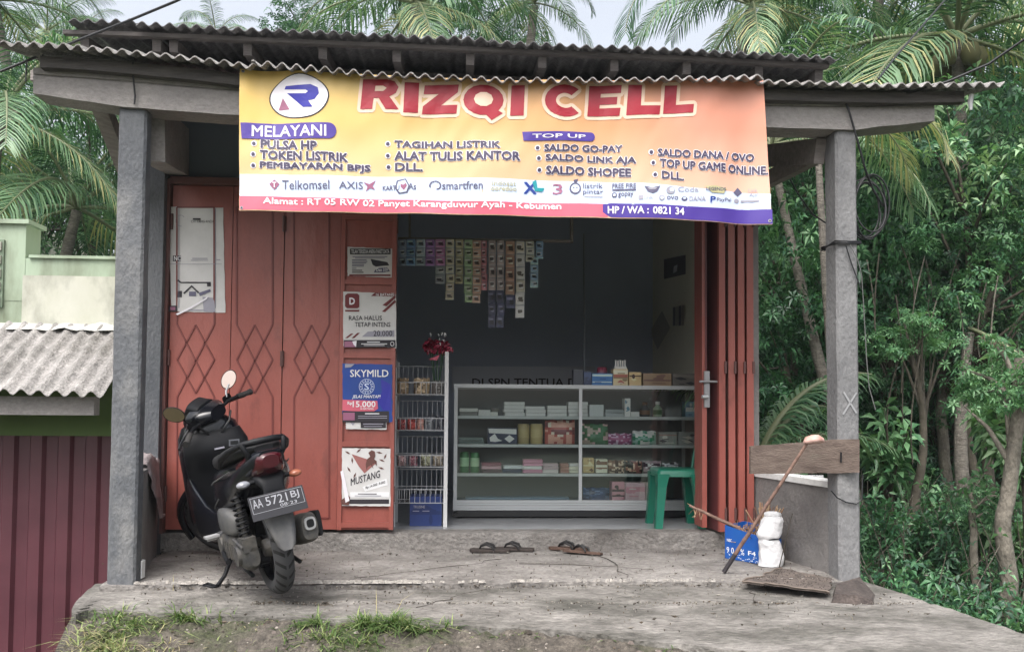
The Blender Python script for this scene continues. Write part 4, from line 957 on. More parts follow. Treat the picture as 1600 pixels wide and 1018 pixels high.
# number plate, tilted
pc = V((-.315, .005, .535)); pn = V((-.95, 0, .31)).normalized(); pu = V((.31, 0, .95)).normalized(); py_ = V((0, -1, 0))
PW, PH = .285, .125
def pf(u, v, o): return pc+py_*((u-.5)*PW)+pu*((.5-v)*PH)+pn*o
mb = MB(); mb.obox(pc, pn*.004, py_*PW/2, pu*PH/2, PLATE)
def pd(x0, y0, x1, y1, m, o): mb.poly([(x0, y0), (x0, y1), (x1, y1), (x1, y0)][::-1], m, pf, o)
for a in ((.03, .06, .97, .075), (.03, .70, .97, .715), (.03, .06, .037, .715), (.963, .06, .97, .715)): pd(*a, PLW, .0055)
mb.text('AA', .06, .14, .23, .50, PLW, pf, .0055, bold=.008); mb.text('5721', .29, .14, .68, .50, PLW, pf, .0055, bold=.008); mb.text('BJ', .75, .14, .90, .50, PLW, pf, .0055, bold=.008); mb.text('08·23', .52, .54, .83, .67, PLW, pf, .0055, bold=.012)
scp('number_plate', mb)
# shock absorber
a, b = V((.0, .135, .585)), V((-.055, .135, .285)); mb = MB(); mb.tube([a, b], .014, ENG, 10); mb.tube([lerp(a, b, .86), b], .022, ENG, 10)
d = (b-a).normalized(); ax1 = d.orthogonal().normalized(); ax2 = d.cross(ax1); hp = []
for i in range(121):
    t = i/120; an = t*2*math.pi*9; hp.append(lerp(a, b, .05+.8*t)+(ax1*math.cos(an)+ax2*math.sin(an))*.029)
sh = scp('shock_absorber', mb); mb = MB(); mb.tube(hp, .0062, PLAS, 6); scp('spring', mb, sh)
# engine: air box, transmission case, hub, exhaust
mb = MB(); mb.loft([ring(.34, .125, .40, .03, .045, 3.5), ring(.31, .135, .415, .055, .075, 3.5), ring(.17, .14, .425, .06, .078, 3.5), ring(.05, .135, .42, .055, .065, 3.5), ring(.02, .13, .41, .03, .04, 3.5)], GREYP); scp('air_box', mb)
mb = MB(); mb.loft([ring(.45, .12, .29, .03, .05, 2.5), ring(.40, .13, .28, .05, .085, 2.5), ring(.27, .135, .275, .055, .085, 2.5), ring(.12, .135, .27, .05, .072, 2.5), ring(-.02, .135, .26, .05, .085, 2.5), ring(-.08, .13, .255, .045, .075, 2.5), ring(-.11, .12, .255, .025, .05, 2.5)], ENG)
mb.tube([(.33, .185, .27), (.33, .20, .27)], .05, ENG, 16); mb.tube([(-.01, .175, .26), (-.01, .196, .26)], .055, ENG, 16); mb.tube([(.05, .18, .34), (-.10, .17, .31)], .010, ENG, 8)
for i in range(5): mb.box((.08+.05*i, .183, .22), (.09+.05*i, .192, .31), ENG)
mb.box((-.11, .10, .285), (-.02, .17, .36), ENG)
scp('transmission_case', mb)
mb = MB(); mb.tube([(.30, .195, .24), (.20, .205, .21), (.14, .21, .21)], [.012, .011, .014], PLAS, 8); scp('kick_starter', mb)
mb = MB(); mb.loft([ring(.5, 0, .33, .10, .07), ring(.35, 0, .30, .11, .10), ring(.18, 0, .30, .09, .09)], ENG); scp('engine_block', mb)
mb = MB(); mb.loft([ring(.35, -.12, .23, .03, .03), ring(.25, -.135, .25, .04, .045), ring(.1, -.145, .285, .05, .07, 3), ring(-.12, -.145, .335, .055, .085, 3), ring(-.25, -.145, .36, .05, .08, 3), ring(-.28, -.145, .365, .042, .065, 3)], ENG); ex_ = scp('exhaust', mb)
mb = MB(); mb.loft([ring(.05, -.20, .31, .012, .055, 3), ring(-.12, -.205, .345, .014, .075, 3), ring(-.26, -.205, .37, .012, .07, 3)], PLAS); scp('heat_guard', mb, ex_)
mb = MB(); mb.loft([ring(-.276, -.145, .385, .030, .034, 3), ring(-.295, -.145, .387, .030, .034, 3)], SILV); mb.loft([ring(-.293, -.145, .387, .020, .022, 3), ring(-.297, -.145, .3875, .020, .022, 3)], BLACK); scp('tail_pipe', mb, ex_)
mb = MB(); mb.tube([(.40, .17, .315), (.41, .25, .31)], .013, SILV, 8); mb.obox((.41, .215, .322), (.03, 0, 0), (0, .045, 0), (0, 0, .006), SILV); scp('foot_peg', mb)
# stands (they reach the floor on the leaning side)
def gz(x, y): return math.tan(LEAN)*y
mb = MB(); mb.tube([(.46, .09, .22), (.37, .20, .09), (.33, .255, gz(0, .255)+.004)], .012, PLAS, 8); mb.tube([(.33, .255, .052), (.40, .29, gz(0, .29)+.008), (.36, .32, gz(0, .32)+.01), (.28, .29, gz(0, .29)+.008), (.33, .255, .052)], .007, PLAS, 6); scp('side_stand', mb)
mb = MB(); mb.tube([(.30, .12, .20), (.12, .13, .15), (-.02, .13, .14)], .012, PLAS, 8); mb.tube([(.30, -.12, .20), (.12, -.13, .15), (-.02, -.13, .14)], .012, PLAS, 8); mb.tube([(.12, .13, .15), (.12, -.13, .15)], .012, PLAS, 8); scp('centre_stand', mb)

# ================================================================ SHOWCASE AND GOODS
YS = 6.15
sx0, sx1 = pt(709, 700, YS).x, pt(1095, 700, YS).x
DEP = .46
def zy(py, Y, px=900): return pt(px, py, Y).z
show = empty('display_cabinet', ((sx0+sx1)/2, YS+.2, ZS), 'wide aluminium and glass display cabinet on castors filled with goods', 'cabinet')
def shp(name, mb): return mb.build(name, show)
ztop, zbot = zy(601, YS), zy(797, YS)
mb = MB(); fw = .026
for x in (sx0, sx1-fw):
    for y in (YS, YS+DEP-fw): mb.box((x, y, zbot-.02), (x+fw, y+fw, ztop-.028), ALUW)
for y in (YS, YS+DEP-fw):
    mb.box((sx0-.004, y-.002, ztop-.028), (sx1+.004, y+fw, ztop), ALUW)
for k in range(4):
    z = zbot+.075*k/4; mb.box((sx0-.002, YS-.004, z+.003), (sx1+.002, YS+.012, z+.075/4-.001), ALUW)
mb.box((sx0, YS+.0125, zbot), (sx1, YS+.02, zbot+.075), ALU)
xm = pt(907, 700, YS).x; mb.box((xm-.012, YS+.001, zbot+.075), (xm+.012, YS+.024, ztop-.028), ALUW)
mb.box((sx0, YS, zbot-.045), (sx1, YS+DEP, zbot-.001), BLACK)
shp('frame', mb)
shz = [zy(p, YS+.02) for p in (650, 694, 739)]
for z in shz:
    mb = MB(); mb.box((sx0+fw+.001, YS+.026, z-.008), (sx1-fw-.001, YS+DEP-.03, z-.001), GLASS); mb.box((sx0+fw+.001, YS+.012, z-.022), (sx1-fw-.001, YS+.0255, z), ALUW); shp('shelf', mb)
mb = MB(); mb.box((sx0+.02, YS+.03, zbot+.04), (sx1-.02, YS+DEP-.03, zbot+.05), mat('pale blue board', srgb(120, 134, 150), rough=.7)); shp('base_board', mb)
mb = MB(); mb.box((sx0+fw, YS+DEP-.02, zbot+.05), (xm+.1, YS+DEP-.016, ztop-.03), flat('grey sliding board', (120, 126, 130), .5)); mb.box((xm-.1, YS+DEP-.014, zbot+.05), (sx1-fw, YS+DEP-.010, ztop-.03), MC['grey sliding board']); shp('sliding_panel', mb)
mb = MB(); mb.box((sx0+fw, YS+.005, zbot+.076), (xm-.0125, YS+.009, ztop-.0285), GLASS); shp('glass_pane', mb)
mb = MB(); mb.box((xm+.0125, YS+.005, zbot+.076), (sx1-fw-.001, YS+.009, ztop-.0285), GLASS); shp('glass_pane', mb)
mb = MB(); mb.box((sx0+.001, YS+.03, ztop-.006), (sx1-.001, YS+DEP-.03, ztop-.001), GLASS); shp('glass_top', mb)
for x in (sx0+.02, xm-.03, sx1-.06):
    for y in (YS+.06, YS+DEP-.07):
        mb = MB(); mb.tube([(x-.012, y, ZS+.027), (x+.012, y, ZS+.027)], .026, GREYL, 14); mb.box((x-.018, y-.012, ZS+.03), (x+.018, y+.012, zbot-.045), ALU); shp('castor', mb)

def cmat(rgb, r=.32):
    rgb = tuple(min(226, int(q*1.12+6)) for q in rgb); return flat('pack %d %d %d' % rgb, rgb, r)
PAL = {}
def decor(mb, x0, x1, y, z0, z1, cols, seed):
    r = random.Random(seed); W, H = x1-x0, z1-z0
    fn = lambda u, v, o: V((x0+u*W, y-o, z1-v*H))
    for i in range(r.randint(3, 6)):
        c = cmat(r.choice(cols)); k = r.random(); o = .0008+.0006*i
        u, v = r.uniform(.15, .8), r.uniform(.15, .8)
        if k < .35: a, b = sorted((r.uniform(.05, .95), r.uniform(.05, .95))); mb.rect(.02, a, .98, min(a+max(.08, (b-a)*.4), .98), c, fn, o)
        elif k < .7: mb.disc(u, v, r.uniform(.06, .2), r.uniform(.06, .18), c, fn, o, 12)
        else: mb.poly([(max(.03, u-.25), v), (u, max(.03, v-.12)), (min(.97, u+.25), v+.05), (u, min(.97, v+.15))], c, fn, o)
    for i in range(2): 
        v = r.uniform(.15, .85); a = r.uniform(.1, .4); mb.rect(a, v, a+r.uniform(.2, .5), v+.05, cmat(r.choice(cols)), fn, .005)
def goods(kind, name, cat, label, px0, py0, px1, py1, c, cols, Y=YS+.06, d=.11, zbase=None, seed=None, group=None):
    x0, x1 = pt(px0, py1, Y).x, pt(px1, py1, Y).x; z1 = pt((px0+px1)/2, py0, Y).z; z0 = zbase if zbase is not None else pt((px0+px1)/2, py1, Y).z
    seed = seed if seed is not None else int(px0*7+py0); r = random.Random(seed)
    mb = MB(); m = cmat(c)
    if kind == 'box':
        mb.box((x0, Y, z0), (x1, Y+d, z1), m)
        if cols: decor(mb, x0, x1, Y, z0, z1, cols, seed)
    elif kind == 'pouch':
        n = 10; fr = []; bk = []
        for j in range(n+1):
            v = j/n; rowf = []; rowb = []
            for i in range(n+1):
                u = i/n; bul = (math.sin(math.pi*min(1, max(0, u)))**.6)*(math.sin(math.pi*min(.97, v*.9+.08))**.6)
                xx = lerp(x0, x1, u); zz = lerp(z0, z1, v)+.004*math.sin(u*17+seed)*(v > .85)
                wv = .006*nz3(u*5, v*5, seed)
                rowf.append(V((xx, Y+d*.5-d*.5*bul+wv, zz))); rowb.append(V((xx, Y+d*.5+d*.5*bul, zz)))
            fr.append(rowf); bk.append(rowb[::-1])
        # printed patches chosen per face
        ms = [m]+[cmat(q) for q in (cols or [c])]
        sd = r.uniform(0, 50)
        for j in range(n):
            for i in range(n):
                q = nz3(i*.33, j*.33, sd); mm = ms[min(len(ms)-1, int(max(0, q+.25)*len(ms)*1.6))]
                mb.add([fr[j][i], fr[j][i+1], fr[j+1][i+1], fr[j+1][i]], [(0, 1, 2, 3)], mm, True)
        mb.grid(bk, m)
    elif kind == 'stack':
        k = max(2, int((z1-z0)/.022))
        for i in range(k):
            a, b = z0+(z1-z0)*i/k, z0+(z1-z0)*(i+1)/k-.002; jx = r.uniform(-.006, .006)
            mb.bbox((x0+jx, Y+r.uniform(0, .01), a), (x1+jx, Y+d, b), cmat(r.choice([c]+(cols or []))), r=.004)
    elif kind == 'cyl':
        rad = (x1-x0)/2; H = z1-z0
        mb.lathe([(rad*.94, 0), (rad, .004), (rad, H*.30)], ((x0+x1)/2, Y+rad, z0), m, 20)
        mb.lathe([(rad+.0004, H*.30), (rad+.0004, H*.74)], ((x0+x1)/2, Y+rad, z0), cmat((cols or [c])[0]), 20, caps=False)
        mb.lathe([(rad, H*.74), (rad, H*.93), (rad*.92, H*.95), (rad*.92, H), (.001, H)], ((x0+x1)/2, Y+rad, z0), m, 20)
    elif kind == 'bottle':
        rad = (x1-x0)/2; H = z1-z0
        mb.lathe([(rad*.9, 0), (rad, .01), (rad, H*.55), (rad*.45, H*.72), (rad*.4, H*.8)], ((x0+x1)/2, Y+rad, z0), m, 16); mb.lathe([(rad*.5, H*.8), (rad*.5, H), (.001, H)], ((x0+x1)/2, Y+rad, z0), cmat((cols or [c])[0]), 12)
        mb.lathe([(rad+.0006, H*.15), (rad+.0006, H*.45)], ((x0+x1)/2, Y+rad, z0), cmat((cols or [c])[-1]), 16, caps=False)
    o = mb.build(name, base=((x0+x1)/2, Y, z0)); o.location = ((x0+x1)/2, Y, z0)
    return tag(o, label, cat, group)
s1, s2, s3 = [z+.0005 for z in shz]; s4 = zbot+.051
W_, GR, NV = (206, 210, 214), (130, 134, 138), (36, 44, 70)
Y1 = YS+.07
G = [
 ('stack', 'paper_pack', 'pack', 'jumble of tiny white packs at the left end of the upper cabinet shelf', 718, 637, 747, 650, (196, 196, 192), [(120, 120, 118)], Y1, s1),
 ('box', 'small_box', 'box', 'flat white box beside the tiny white packs on the upper cabinet shelf', 748, 640, 766, 650, (200, 200, 196), [], Y1, s1),
 ('stack', 'small_box', 'box', 'little pile of patterned white boxes left of the paper stacks', 767, 637, 779, 650, (200, 198, 192), [(90, 88, 84)], Y1, s1),
 ('stack', 'paper_stack', 'paper', 'taller blank white paper stack, first on the upper cabinet shelf', 787, 627, 819, 650, W_, [(214, 216, 222)], Y1, s1),
 ('stack', 'paper_stack', 'paper', 'low white paper stack between two others, left of centre on the upper shelf', 821, 634, 852, 650, W_, [(214, 216, 222)], Y1, s1),
 ('stack', 'paper_stack', 'paper', 'low white paper stack just left of the one behind the centre post', 855, 633, 886, 650, W_, [(214, 216, 222)], Y1, s1),
 ('stack', 'paper_stack', 'paper', 'white paper stack partly behind the cabinet centre post', 888, 627, 919, 650, W_, [(214, 216, 222)], Y1, s1),
 ('box', 'small_box', 'box', 'small blank white box right of the centre post on the upper shelf', 921, 632, 943, 650, (180, 184, 186), [], Y1, s1),
 ('stack', 'envelope_stack', 'paper', 'flat grey stack of envelopes on the upper cabinet shelf', 945, 639, 975, 650, (128, 134, 138), [(148, 152, 156)], Y1, s1),
 ('box', 'carton', 'box', 'tall slim white carton on the upper cabinet shelf', 976, 622, 985, 650, (200, 206, 206), [(90, 130, 150), (120, 120, 130)], Y1-.02, s1),
 ('box', 'small_box', 'box', 'flat white box next to the tall slim carton', 986, 643, 999, 650, (200, 204, 204), [], Y1, s1),
 ('bottle', 'bottle', 'bottle', 'small dark bottle on the upper cabinet shelf', 1001, 628, 1018, 650, (38, 40, 46), [(90, 60, 40)], Y1, s1),
 ('bottle', 'bottle', 'bottle', 'pale green bottle with white cap on the upper cabinet shelf', 1022, 627, 1036, 650, (140, 160, 140), [(200, 206, 196), (60, 100, 70)], Y1, s1),
 ('box', 'carton', 'box', 'plain grey flat carton near the right end of the upper shelf', 1039, 638, 1064, 650, (106, 108, 110), [], Y1+.03, s1),
 ('box', 'carton', 'box', 'blue and white carton at the right end of the upper cabinet shelf', 1071, 627, 1091, 650, (120, 150, 170), [(220, 222, 224), (40, 60, 110)], Y1, s1),
 ('stack', 'plastic_bag', 'bag', 'flat folded green grey plastic bags on the second cabinet shelf', 717, 683, 756, 694, (84, 100, 98), [(96, 108, 108)], Y1, s2),
 ('box', 'carton', 'box', 'white and navy carton with diamond shape on the second shelf', 762, 668, 808, 694, NV, [], Y1, s2),
 ('cyl', 'paper_roll', 'roll', 'left one of two gold paper rolls on the second shelf', 809, 662, 828, 694, (150, 136, 98), [(160, 146, 106)], Y1, s2),
 ('cyl', 'paper_roll', 'roll', 'right one of two gold paper rolls, next to the pink packet', 829, 662, 849, 694, (162, 148, 106), [(172, 158, 116)], Y1, s2),
 ('pouch', 'packet', 'packet', 'large pink flowered packet on the second cabinet shelf', 852, 656, 899, 694, (206, 150, 136), [(160, 84, 80), (226, 190, 176), (120, 66, 70)], Y1, s2),
 ('pouch', 'packet', 'packet', 'bulging green and pink bag right of the centre post on the second shelf', 910, 662, 951, 694, (70, 110, 84), [(190, 160, 160), (60, 96, 60), (150, 140, 130)], Y1, s2),
 ('pouch', 'packet', 'packet', 'low purple pink packet on the second cabinet shelf', 952, 677, 988, 694, (150, 84, 122), [(206, 170, 196), (120, 56, 100)], Y1, s2),
 ('pouch', 'packet', 'packet', 'green and white striped packet on the second cabinet shelf', 990, 673, 1027, 694, (196, 206, 200), [(40, 130, 96), (120, 160, 150)], Y1, s2),
 ('box', 'carton', 'box', 'grey printed carton next to the green and white packet', 1029, 675, 1058, 694, (136, 138, 134), [(60, 60, 66), (190, 186, 180), (150, 110, 110)], Y1, s2),
 ('box', 'carton', 'box', 'grey printed carton at the right end of the second shelf', 1060, 675, 1089, 694, (126, 128, 128), [(60, 60, 66), (180, 170, 160)], Y1, s2),
 ('cyl', 'drink_can', 'can', 'leftmost green can on the third cabinet shelf', 718, 706, 733, 739, (52, 104, 64), [(150, 186, 150)], Y1, s3),
 ('cyl', 'drink_can', 'can', 'second green can, right of the first one on the third shelf', 735, 707, 749, 739, (60, 112, 70), [(160, 190, 156)], Y1, s3),
 ('stack', 'sachet_pile', 'packet', 'low pile of pink and dark sachets beside the green cans', 752, 722, 783, 739, (120, 70, 84), [(176, 140, 150), (70, 50, 60)], Y1, s3),
 ('stack', 'book_stack', 'books', 'pile of dark navy books with white edges on the third shelf', 786, 726, 816, 739, (34, 42, 66), [(180, 186, 190)], Y1, s3),
 ('stack', 'sachet_pile', 'packet', 'tallest pile of pink white packets on the third shelf', 817, 717, 848, 739, (182, 128, 150), [(220, 200, 210), (110, 70, 90)], Y1, s3),
 ('stack', 'sachet_pile', 'packet', 'low pile of pale packets left of the white card boxes', 849, 723, 873, 739, (168, 150, 156), [(196, 190, 190), (90, 70, 80)], Y1, s3),
 ('stack', 'card_box', 'box', 'first small stack of white patterned boxes left of the centre post', 875, 723, 889, 739, (206, 204, 200), [(150, 110, 100)], Y1, s3),
 ('stack', 'card_box', 'box', 'second small stack of white boxes, touching the centre post', 890, 723, 905, 739, (206, 196, 180), [(206, 204, 200), (160, 120, 90)], Y1, s3),
 ('box', 'packet', 'packet', 'beige upright packet right of the centre post on the third shelf', 911, 715, 928, 739, (178, 156, 110), [(90, 66, 44), (206, 190, 150)], Y1, s3),
 ('box', 'packet', 'packet', 'white framed brown packet on the third cabinet shelf', 931, 717, 949, 739, (206, 196, 180), [(110, 80, 60)], Y1, s3),
 ('pouch', 'packet', 'packet', 'brown snack pouch right of the white framed packet', 951, 719, 977, 739, (120, 92, 80), [(190, 170, 150), (70, 50, 46)], Y1, s3),
 ('pouch', 'packet', 'packet', 'reddish snack pouch in the middle of the right half, third shelf', 979, 720, 1005, 739, (140, 90, 84), [(190, 160, 140), (60, 44, 44)], Y1, s3),
 ('pouch', 'packet', 'packet', 'grey pink snack pouch above the pink cartons', 1007, 720, 1035, 739, (150, 130, 140), [(200, 196, 200), (80, 60, 76)], Y1, s3),
 ('pouch', 'packet', 'packet', 'flat grey pouch behind the green stool top', 1037, 722, 1062, 739, (130, 130, 140), [(190, 190, 200), (90, 86, 90)], Y1, s3),
 ('pouch', 'plastic_bundle', 'bundle', 'blue plastic bundle on the bottom of the cabinet', 912, 762, 955, 784, (54, 76, 116), [(80, 104, 144), (40, 56, 92)], Y1+.1, s4),
 ('stack', 'plastic_sheet', 'sheet', 'flat pale blue sheets lying on the cabinet bottom left of the centre post', 728, 776, 890, 784, (100, 120, 140), [(116, 134, 152)], Y1+.1, s4),
 ('box', 'carton', 'box', 'pink and dark lettered carton on the bottom of the cabinet', 956, 752, 976, 784, (176, 128, 140), [(60, 46, 54), (206, 180, 186)], Y1, s4),
 ('box', 'carton', 'box', 'white and pink carton with square panel on the cabinet bottom', 977, 753, 1008, 784, (206, 170, 178), [(190, 140, 150), (220, 206, 206)], Y1, s4),
 ('box', 'carton', 'box', 'grey pink carton behind the green stool leg', 1010, 754, 1042, 784, (186, 164, 166), [(120, 90, 96), (210, 200, 196)], Y1, s4),
]
YT = YS+.10; zt_ = ztop+.0005
G += [
 ('box', 'carton', 'box', 'dark blank carton at the left of the boxes on the cabinet top', 896, 577, 911, 601, (58, 62, 72), [], YT, zt_),
 ('box', 'carton', 'box', 'small navy carton left of the bright blue box', 912, 580, 924, 601, (44, 56, 84), [(60, 76, 110)], YT, zt_),
 ('box', 'carton', 'box', 'bright blue carton on top of the display cabinet', 925, 583, 957, 601, (50, 104, 160), [(30, 60, 120), (170, 196, 216)], YT, zt_),
 ('cyl', 'jar', 'jar', 'pink lidded jar behind the bright blue carton', 934, 573, 950, 601, (130, 60, 80), [(120, 90, 110)], YT+.12, zt_),
 ('box', 'carton', 'box', 'upright beige printed carton on top of the display cabinet', 958, 576, 981, 601, (190, 176, 140), [(120, 100, 70), (206, 200, 176), (150, 84, 70)], YT, zt_),
 ('box', 'carton', 'box', 'small square beige carton with dark emblem on the cabinet top', 983, 581, 1002, 601, (186, 164, 120), [(60, 44, 40), (206, 190, 150)], YT, zt_),
 ('box', 'carton', 'box', 'long tan carton on top of the display cabinet', 1005, 583, 1049, 601, (140, 118, 96), [(110, 84, 76)], YT, zt_),
 ('box', 'carton', 'box', 'dark grey carton at the right end of the cabinet top', 1051, 583, 1089, 601, (92, 90, 86), [(44, 46, 50), (110, 106, 100)], YT, zt_),
]
for k, nm, cat, lab, a, b, c, d, c1, cs, Yy, zb_ in G:
    goods(k, nm, cat, lab, a, b, c, d, c1, cs, Yy, zbase=zb_, d=.10 if k != 'pouch' else .08)
# navy carton's white print
mb = MB(); q = lambda x, y, o: pt(x, y, Y1)+V((0, -o, 0))
for o in bpy.data.objects:
    if o.get('label', '').startswith('white and navy carton'):
        mb.poly([(763, 669), (807, 670), (807, 678), (764, 676)], cmat((212, 214, 218)), q, .002); mb.poly([(788, 685), (796, 679), (804, 685), (796, 691)], cmat((212, 214, 218)), q, .002)
        mb.poly([(765, 683), (773, 677), (778, 685), (785, 688), (774, 690), (766, 689)], cmat((212, 214, 218)), q, .002)
        p = bpy.data.objects.new('front_print', mb.mesh('front_print', o.location)); col.objects.link(p); p.parent = o
# toothbrush comb on the beige carton
mb = MB(); zz = pt(969, 576, YT).z
for i in range(5): x = pt(961+i*3.6, 570, YT+.04).x; mb.box((x, YT+.035, zz+.001), (x+.010, YT+.045, pt(969, 562+(i % 2), YT+.04).z), cmat((200, 200, 196)))
mb.box((pt(960, 570, YT+.04).x, YT+.03, zz+.0005), (pt(979, 570, YT+.04).x, YT+.05, zz+.02), cmat((200, 200, 196)))
tag(mb.build('pen_holder', base=(pt(969, 576, YT).x, YT+.04, zz)), 'row of upright white pens standing on the beige carton', 'pens')

# back wall poster band behind the cabinet
YW = YIB-.012
mb = MB(); fnw = lambda x, y, o: pt(x, y, YW)+V((0, -o, 0))
mb.rect(706, 572, 930, 612, cmat((146, 152, 164)), fnw, 0); mb.text('DI SPN TENTUA DI', 738, 591, 905, 603, INK, fnw, .003, bold=.03)
o = mb.build('wall_banner'); tag(o, 'long grey banner with dark lettering on the back wall behind the cabinet', 'banner')
mb = MB()
mb.tube([pt(912, 365, 7.4), pt(913, 470, 7.4), pt(913, 600, 7.4)], .008, mat('dull steel', (.3, .33, .38), rough=.4, metal=.6), 8)
tag(mb.build('steel_pole'), 'thin upright steel pole standing inside the shop', 'pole')
# right wall things: inner frame, diamond paper, pouch rack
XW = XIR-.006
def wl(px, py, o=0):
    d = ray(px, py); p = CAM+d*(XW/d.x); return V((XW-o, p.y, p.z))
mb = MB(); fw_ = lambda x, y, o: wl(x, y, o)
mb.poly([(1038, 405), (1072, 398), (1072, 428), (1038, 436)], cmat((44, 30, 34)), fw_, .004); mb.poly([(1054, 416), (1060, 413), (1059, 424), (1053, 427)], WHITE, fw_, .008)  # white patch paints the light in the small window
tag(mb.build('wall_window'), 'small dark maroon picture with light painted as a white spot on the right inner wall', 'window')
mb = MB(); mb.poly([(1035, 485), (1048, 512), (1028, 546), (1016, 518)], cmat((150, 146, 132)), fw_, .004)
tag(mb.build('paper_sheet'), 'diamond shaped sheet of paper on the right inner wall', 'paper')
mb = MB()
for i in range(4): mb.poly([(1052+i*5, 480-i), (1056+i*5, 479-i), (1056+i*5, 508), (1052+i*5, 509)], cmat([(90, 90, 96), (150, 148, 140), (70, 66, 80), (130, 120, 110)][i]), fw_, .004+.003*i)
tag(mb.build('hanging_packets'), 'narrow packets hanging on the right inner wall', 'packets')
mb = MB(); mb.poly([(990, 512), (1004, 508), (1004, 545), (990, 550)], cmat((60, 74, 110)), fw_, .004)
tag(mb.build('blue_bag'), 'blue bag hanging in the far right corner of the shop', 'bag')
# hanging things by the folded door
for i, (y0, y1, c) in enumerate(((392, 452, (120, 70, 74)), (455, 500, (90, 76, 84)), (512, 545, (150, 140, 136)))):
    mb = MB(); Yh = YD+.55; f2 = lambda x, y, o: pt(x, y, Yh)+V((0, -o, 0))
    mb.poly([(1095, y0), (1106, y0+2), (1106, y1), (1096, y1-2)], cmat(c), f2, 0); mb.poly([(1097, y0+10), (1104, y0+8), (1104, y1-10), (1098, y1-14)], cmat((170, 150, 140)), f2, .002)
    tag(mb.build('hanging_packet'), ('pinkish packet hanging highest beside the folded red door', 'brown packet hanging in the middle beside the folded red door', 'whitish packet hanging lowest beside the folded red door')[i], 'packet', 'packets beside the folded door')

# ---------------------------------------------------------------- sachet rail
YH = 5.95
f3 = lambda x, y, o: pt(x, y, YH)+V((0, -o, 0))
mb = MB(); mb.beam(pt(622, 373, YH+.02), pt(890, 377, YH+.02), .02, .02, WOOD); mb.beam(pt(893, 335, YH+.03), pt(893, 379, YH+.03), .04, .02, WOOD, up=(1, 0, 0)); mb.beam(pt(640, 330, YH+.03), pt(640, 374, YH+.03), .02, .015, WOOD, up=(1, 0, 0))
tag(mb.build('hanging_rail'), 'thin wooden rail under the shop ceiling from which the sachets hang', 'rail')
STR = [ # px, top, width, cell height, cells, colour, accents, text
 (629, 374, 12, 14, 3, (96, 108, 124), 'pale blue grey sachet strip hanging at the left end of the rail'),
 (642, 374, 15, 14, 3, (84, 110, 140), 'blue sachet strip, second from the left end of the rail'),
 (657, 374, 15, 14, 3, (118, 132, 140), 'grey sachet strip between the blue and purple ones'),
 (672, 374, 15, 14, 3, (112, 84, 128), 'purple sachet strip of three packets'),
 (688, 374, 16, 14, 5, (140, 96, 130), 'pink purple sachet strip ending in clear packets'),
 (703, 374, 14, 13.6, 7, (150, 144, 128), 'long beige sachet strip left of the green ones'),
 (718, 374, 13, 14, 5, (126, 122, 100), 'olive sachet strip of five packets'),
 (732, 375, 14, 14, 7, (104, 122, 96), 'long green sachet strip'),
 (745, 376, 14, 14, 7, (140, 116, 104), 'long brown sachet strip right of the green one'),
 (756, 376, 10, 13, 6, (140, 92, 100), 'narrow rose sachet strip'),
 (769, 376, 12, 19.5, 7, (126, 116, 116), 'left one of the longest pair of sachet strips, white over black'),
 (782, 376, 12, 19.5, 7, (120, 112, 112), 'right one of the longest pair of sachet strips, white over black'),
 (797, 377, 15, 21, 5, (120, 96, 84), 'brown sachet strip right of the longest pair'),
 (813, 377, 15, 20, 6, (152, 148, 138), 'long cream sachet strip near the right end'),
 (828, 377, 14, 11, 3, (150, 150, 140), 'short pale sachet strip right of the cream one'),
 (835, 402, 13, 12, 4, (110, 132, 156), 'light blue sachet strip hanging lowest at the right end'),
 (843, 377, 12, 14, 2, (104, 128, 156), 'short blue sachet strip at the right end of the rail')]
for si, (px, top, wd_, ch, nC, c, lab) in enumerate(STR):
    mb = MB(); r = random.Random(si*3+1); yy = .004*(si % 3)
    for k in range(nC):
        cc = c
        if 'longest pair' in lab and k > 3: cc = (44, 46, 66)
        if 'clear' in lab and k > 2: cc = (120, 126, 130)
        v = r.uniform(.9, 1.12); cc = tuple(int(min(255, q*v*1.28)) for q in cc)
        x0, x1 = px-wd_/2+.5, px+wd_/2-.5; y0, y1 = top+k*ch, top+(k+1)*ch-.8; dx = (k-1)*r.uniform(-.3, .3)
        P = []
        for j in range(4):
            t = j/3; P.append([f3(lerp(x0, x1, i/4)+dx, lerp(y1, y0, t), yy+.010*math.sin(math.pi*i/4)*math.sin(math.pi*(t*.8+.1))+.006*nz3(px, k*2.2)) for i in range(5)])
        mb.grid(P, cmat(tuple(min(255, q+20) for q in cc)), thick=(0, .002, 0))
        d1_ = tuple(int(q*.42) for q in cc); d2_ = tuple(min(255, q+66) for q in cc)
        W__ = x1-x0; H__ = y1-y0; o = yy+.014
        mb.rect(x0+1+dx, y0+H__*.12, x1-1+dx, y1-H__*.14, cmat(cc), f3, o-.001)
        mb.disc(px+dx+r.uniform(-2, 2), y0+H__*.5, W__*.26, H__*.22, cmat(d1_), f3, o+.001, 9)
        mb.rect(x0+1.5+dx, y0+H__*r.uniform(.2, .3), x0+W__*.7+dx, y0+H__*.38, cmat(d2_), f3, o+.002)
        mb.poly([(x0+2+dx, y1-H__*.3), (x1-2+dx, y1-H__*.42), (x1-3+dx, y1-H__*.22)], cmat(d2_ if k % 2 else d1_), f3, o+.003)
    tag(mb.build('sachet_strip'), lab, 'sachets', 'sachet strips hanging from the rail')

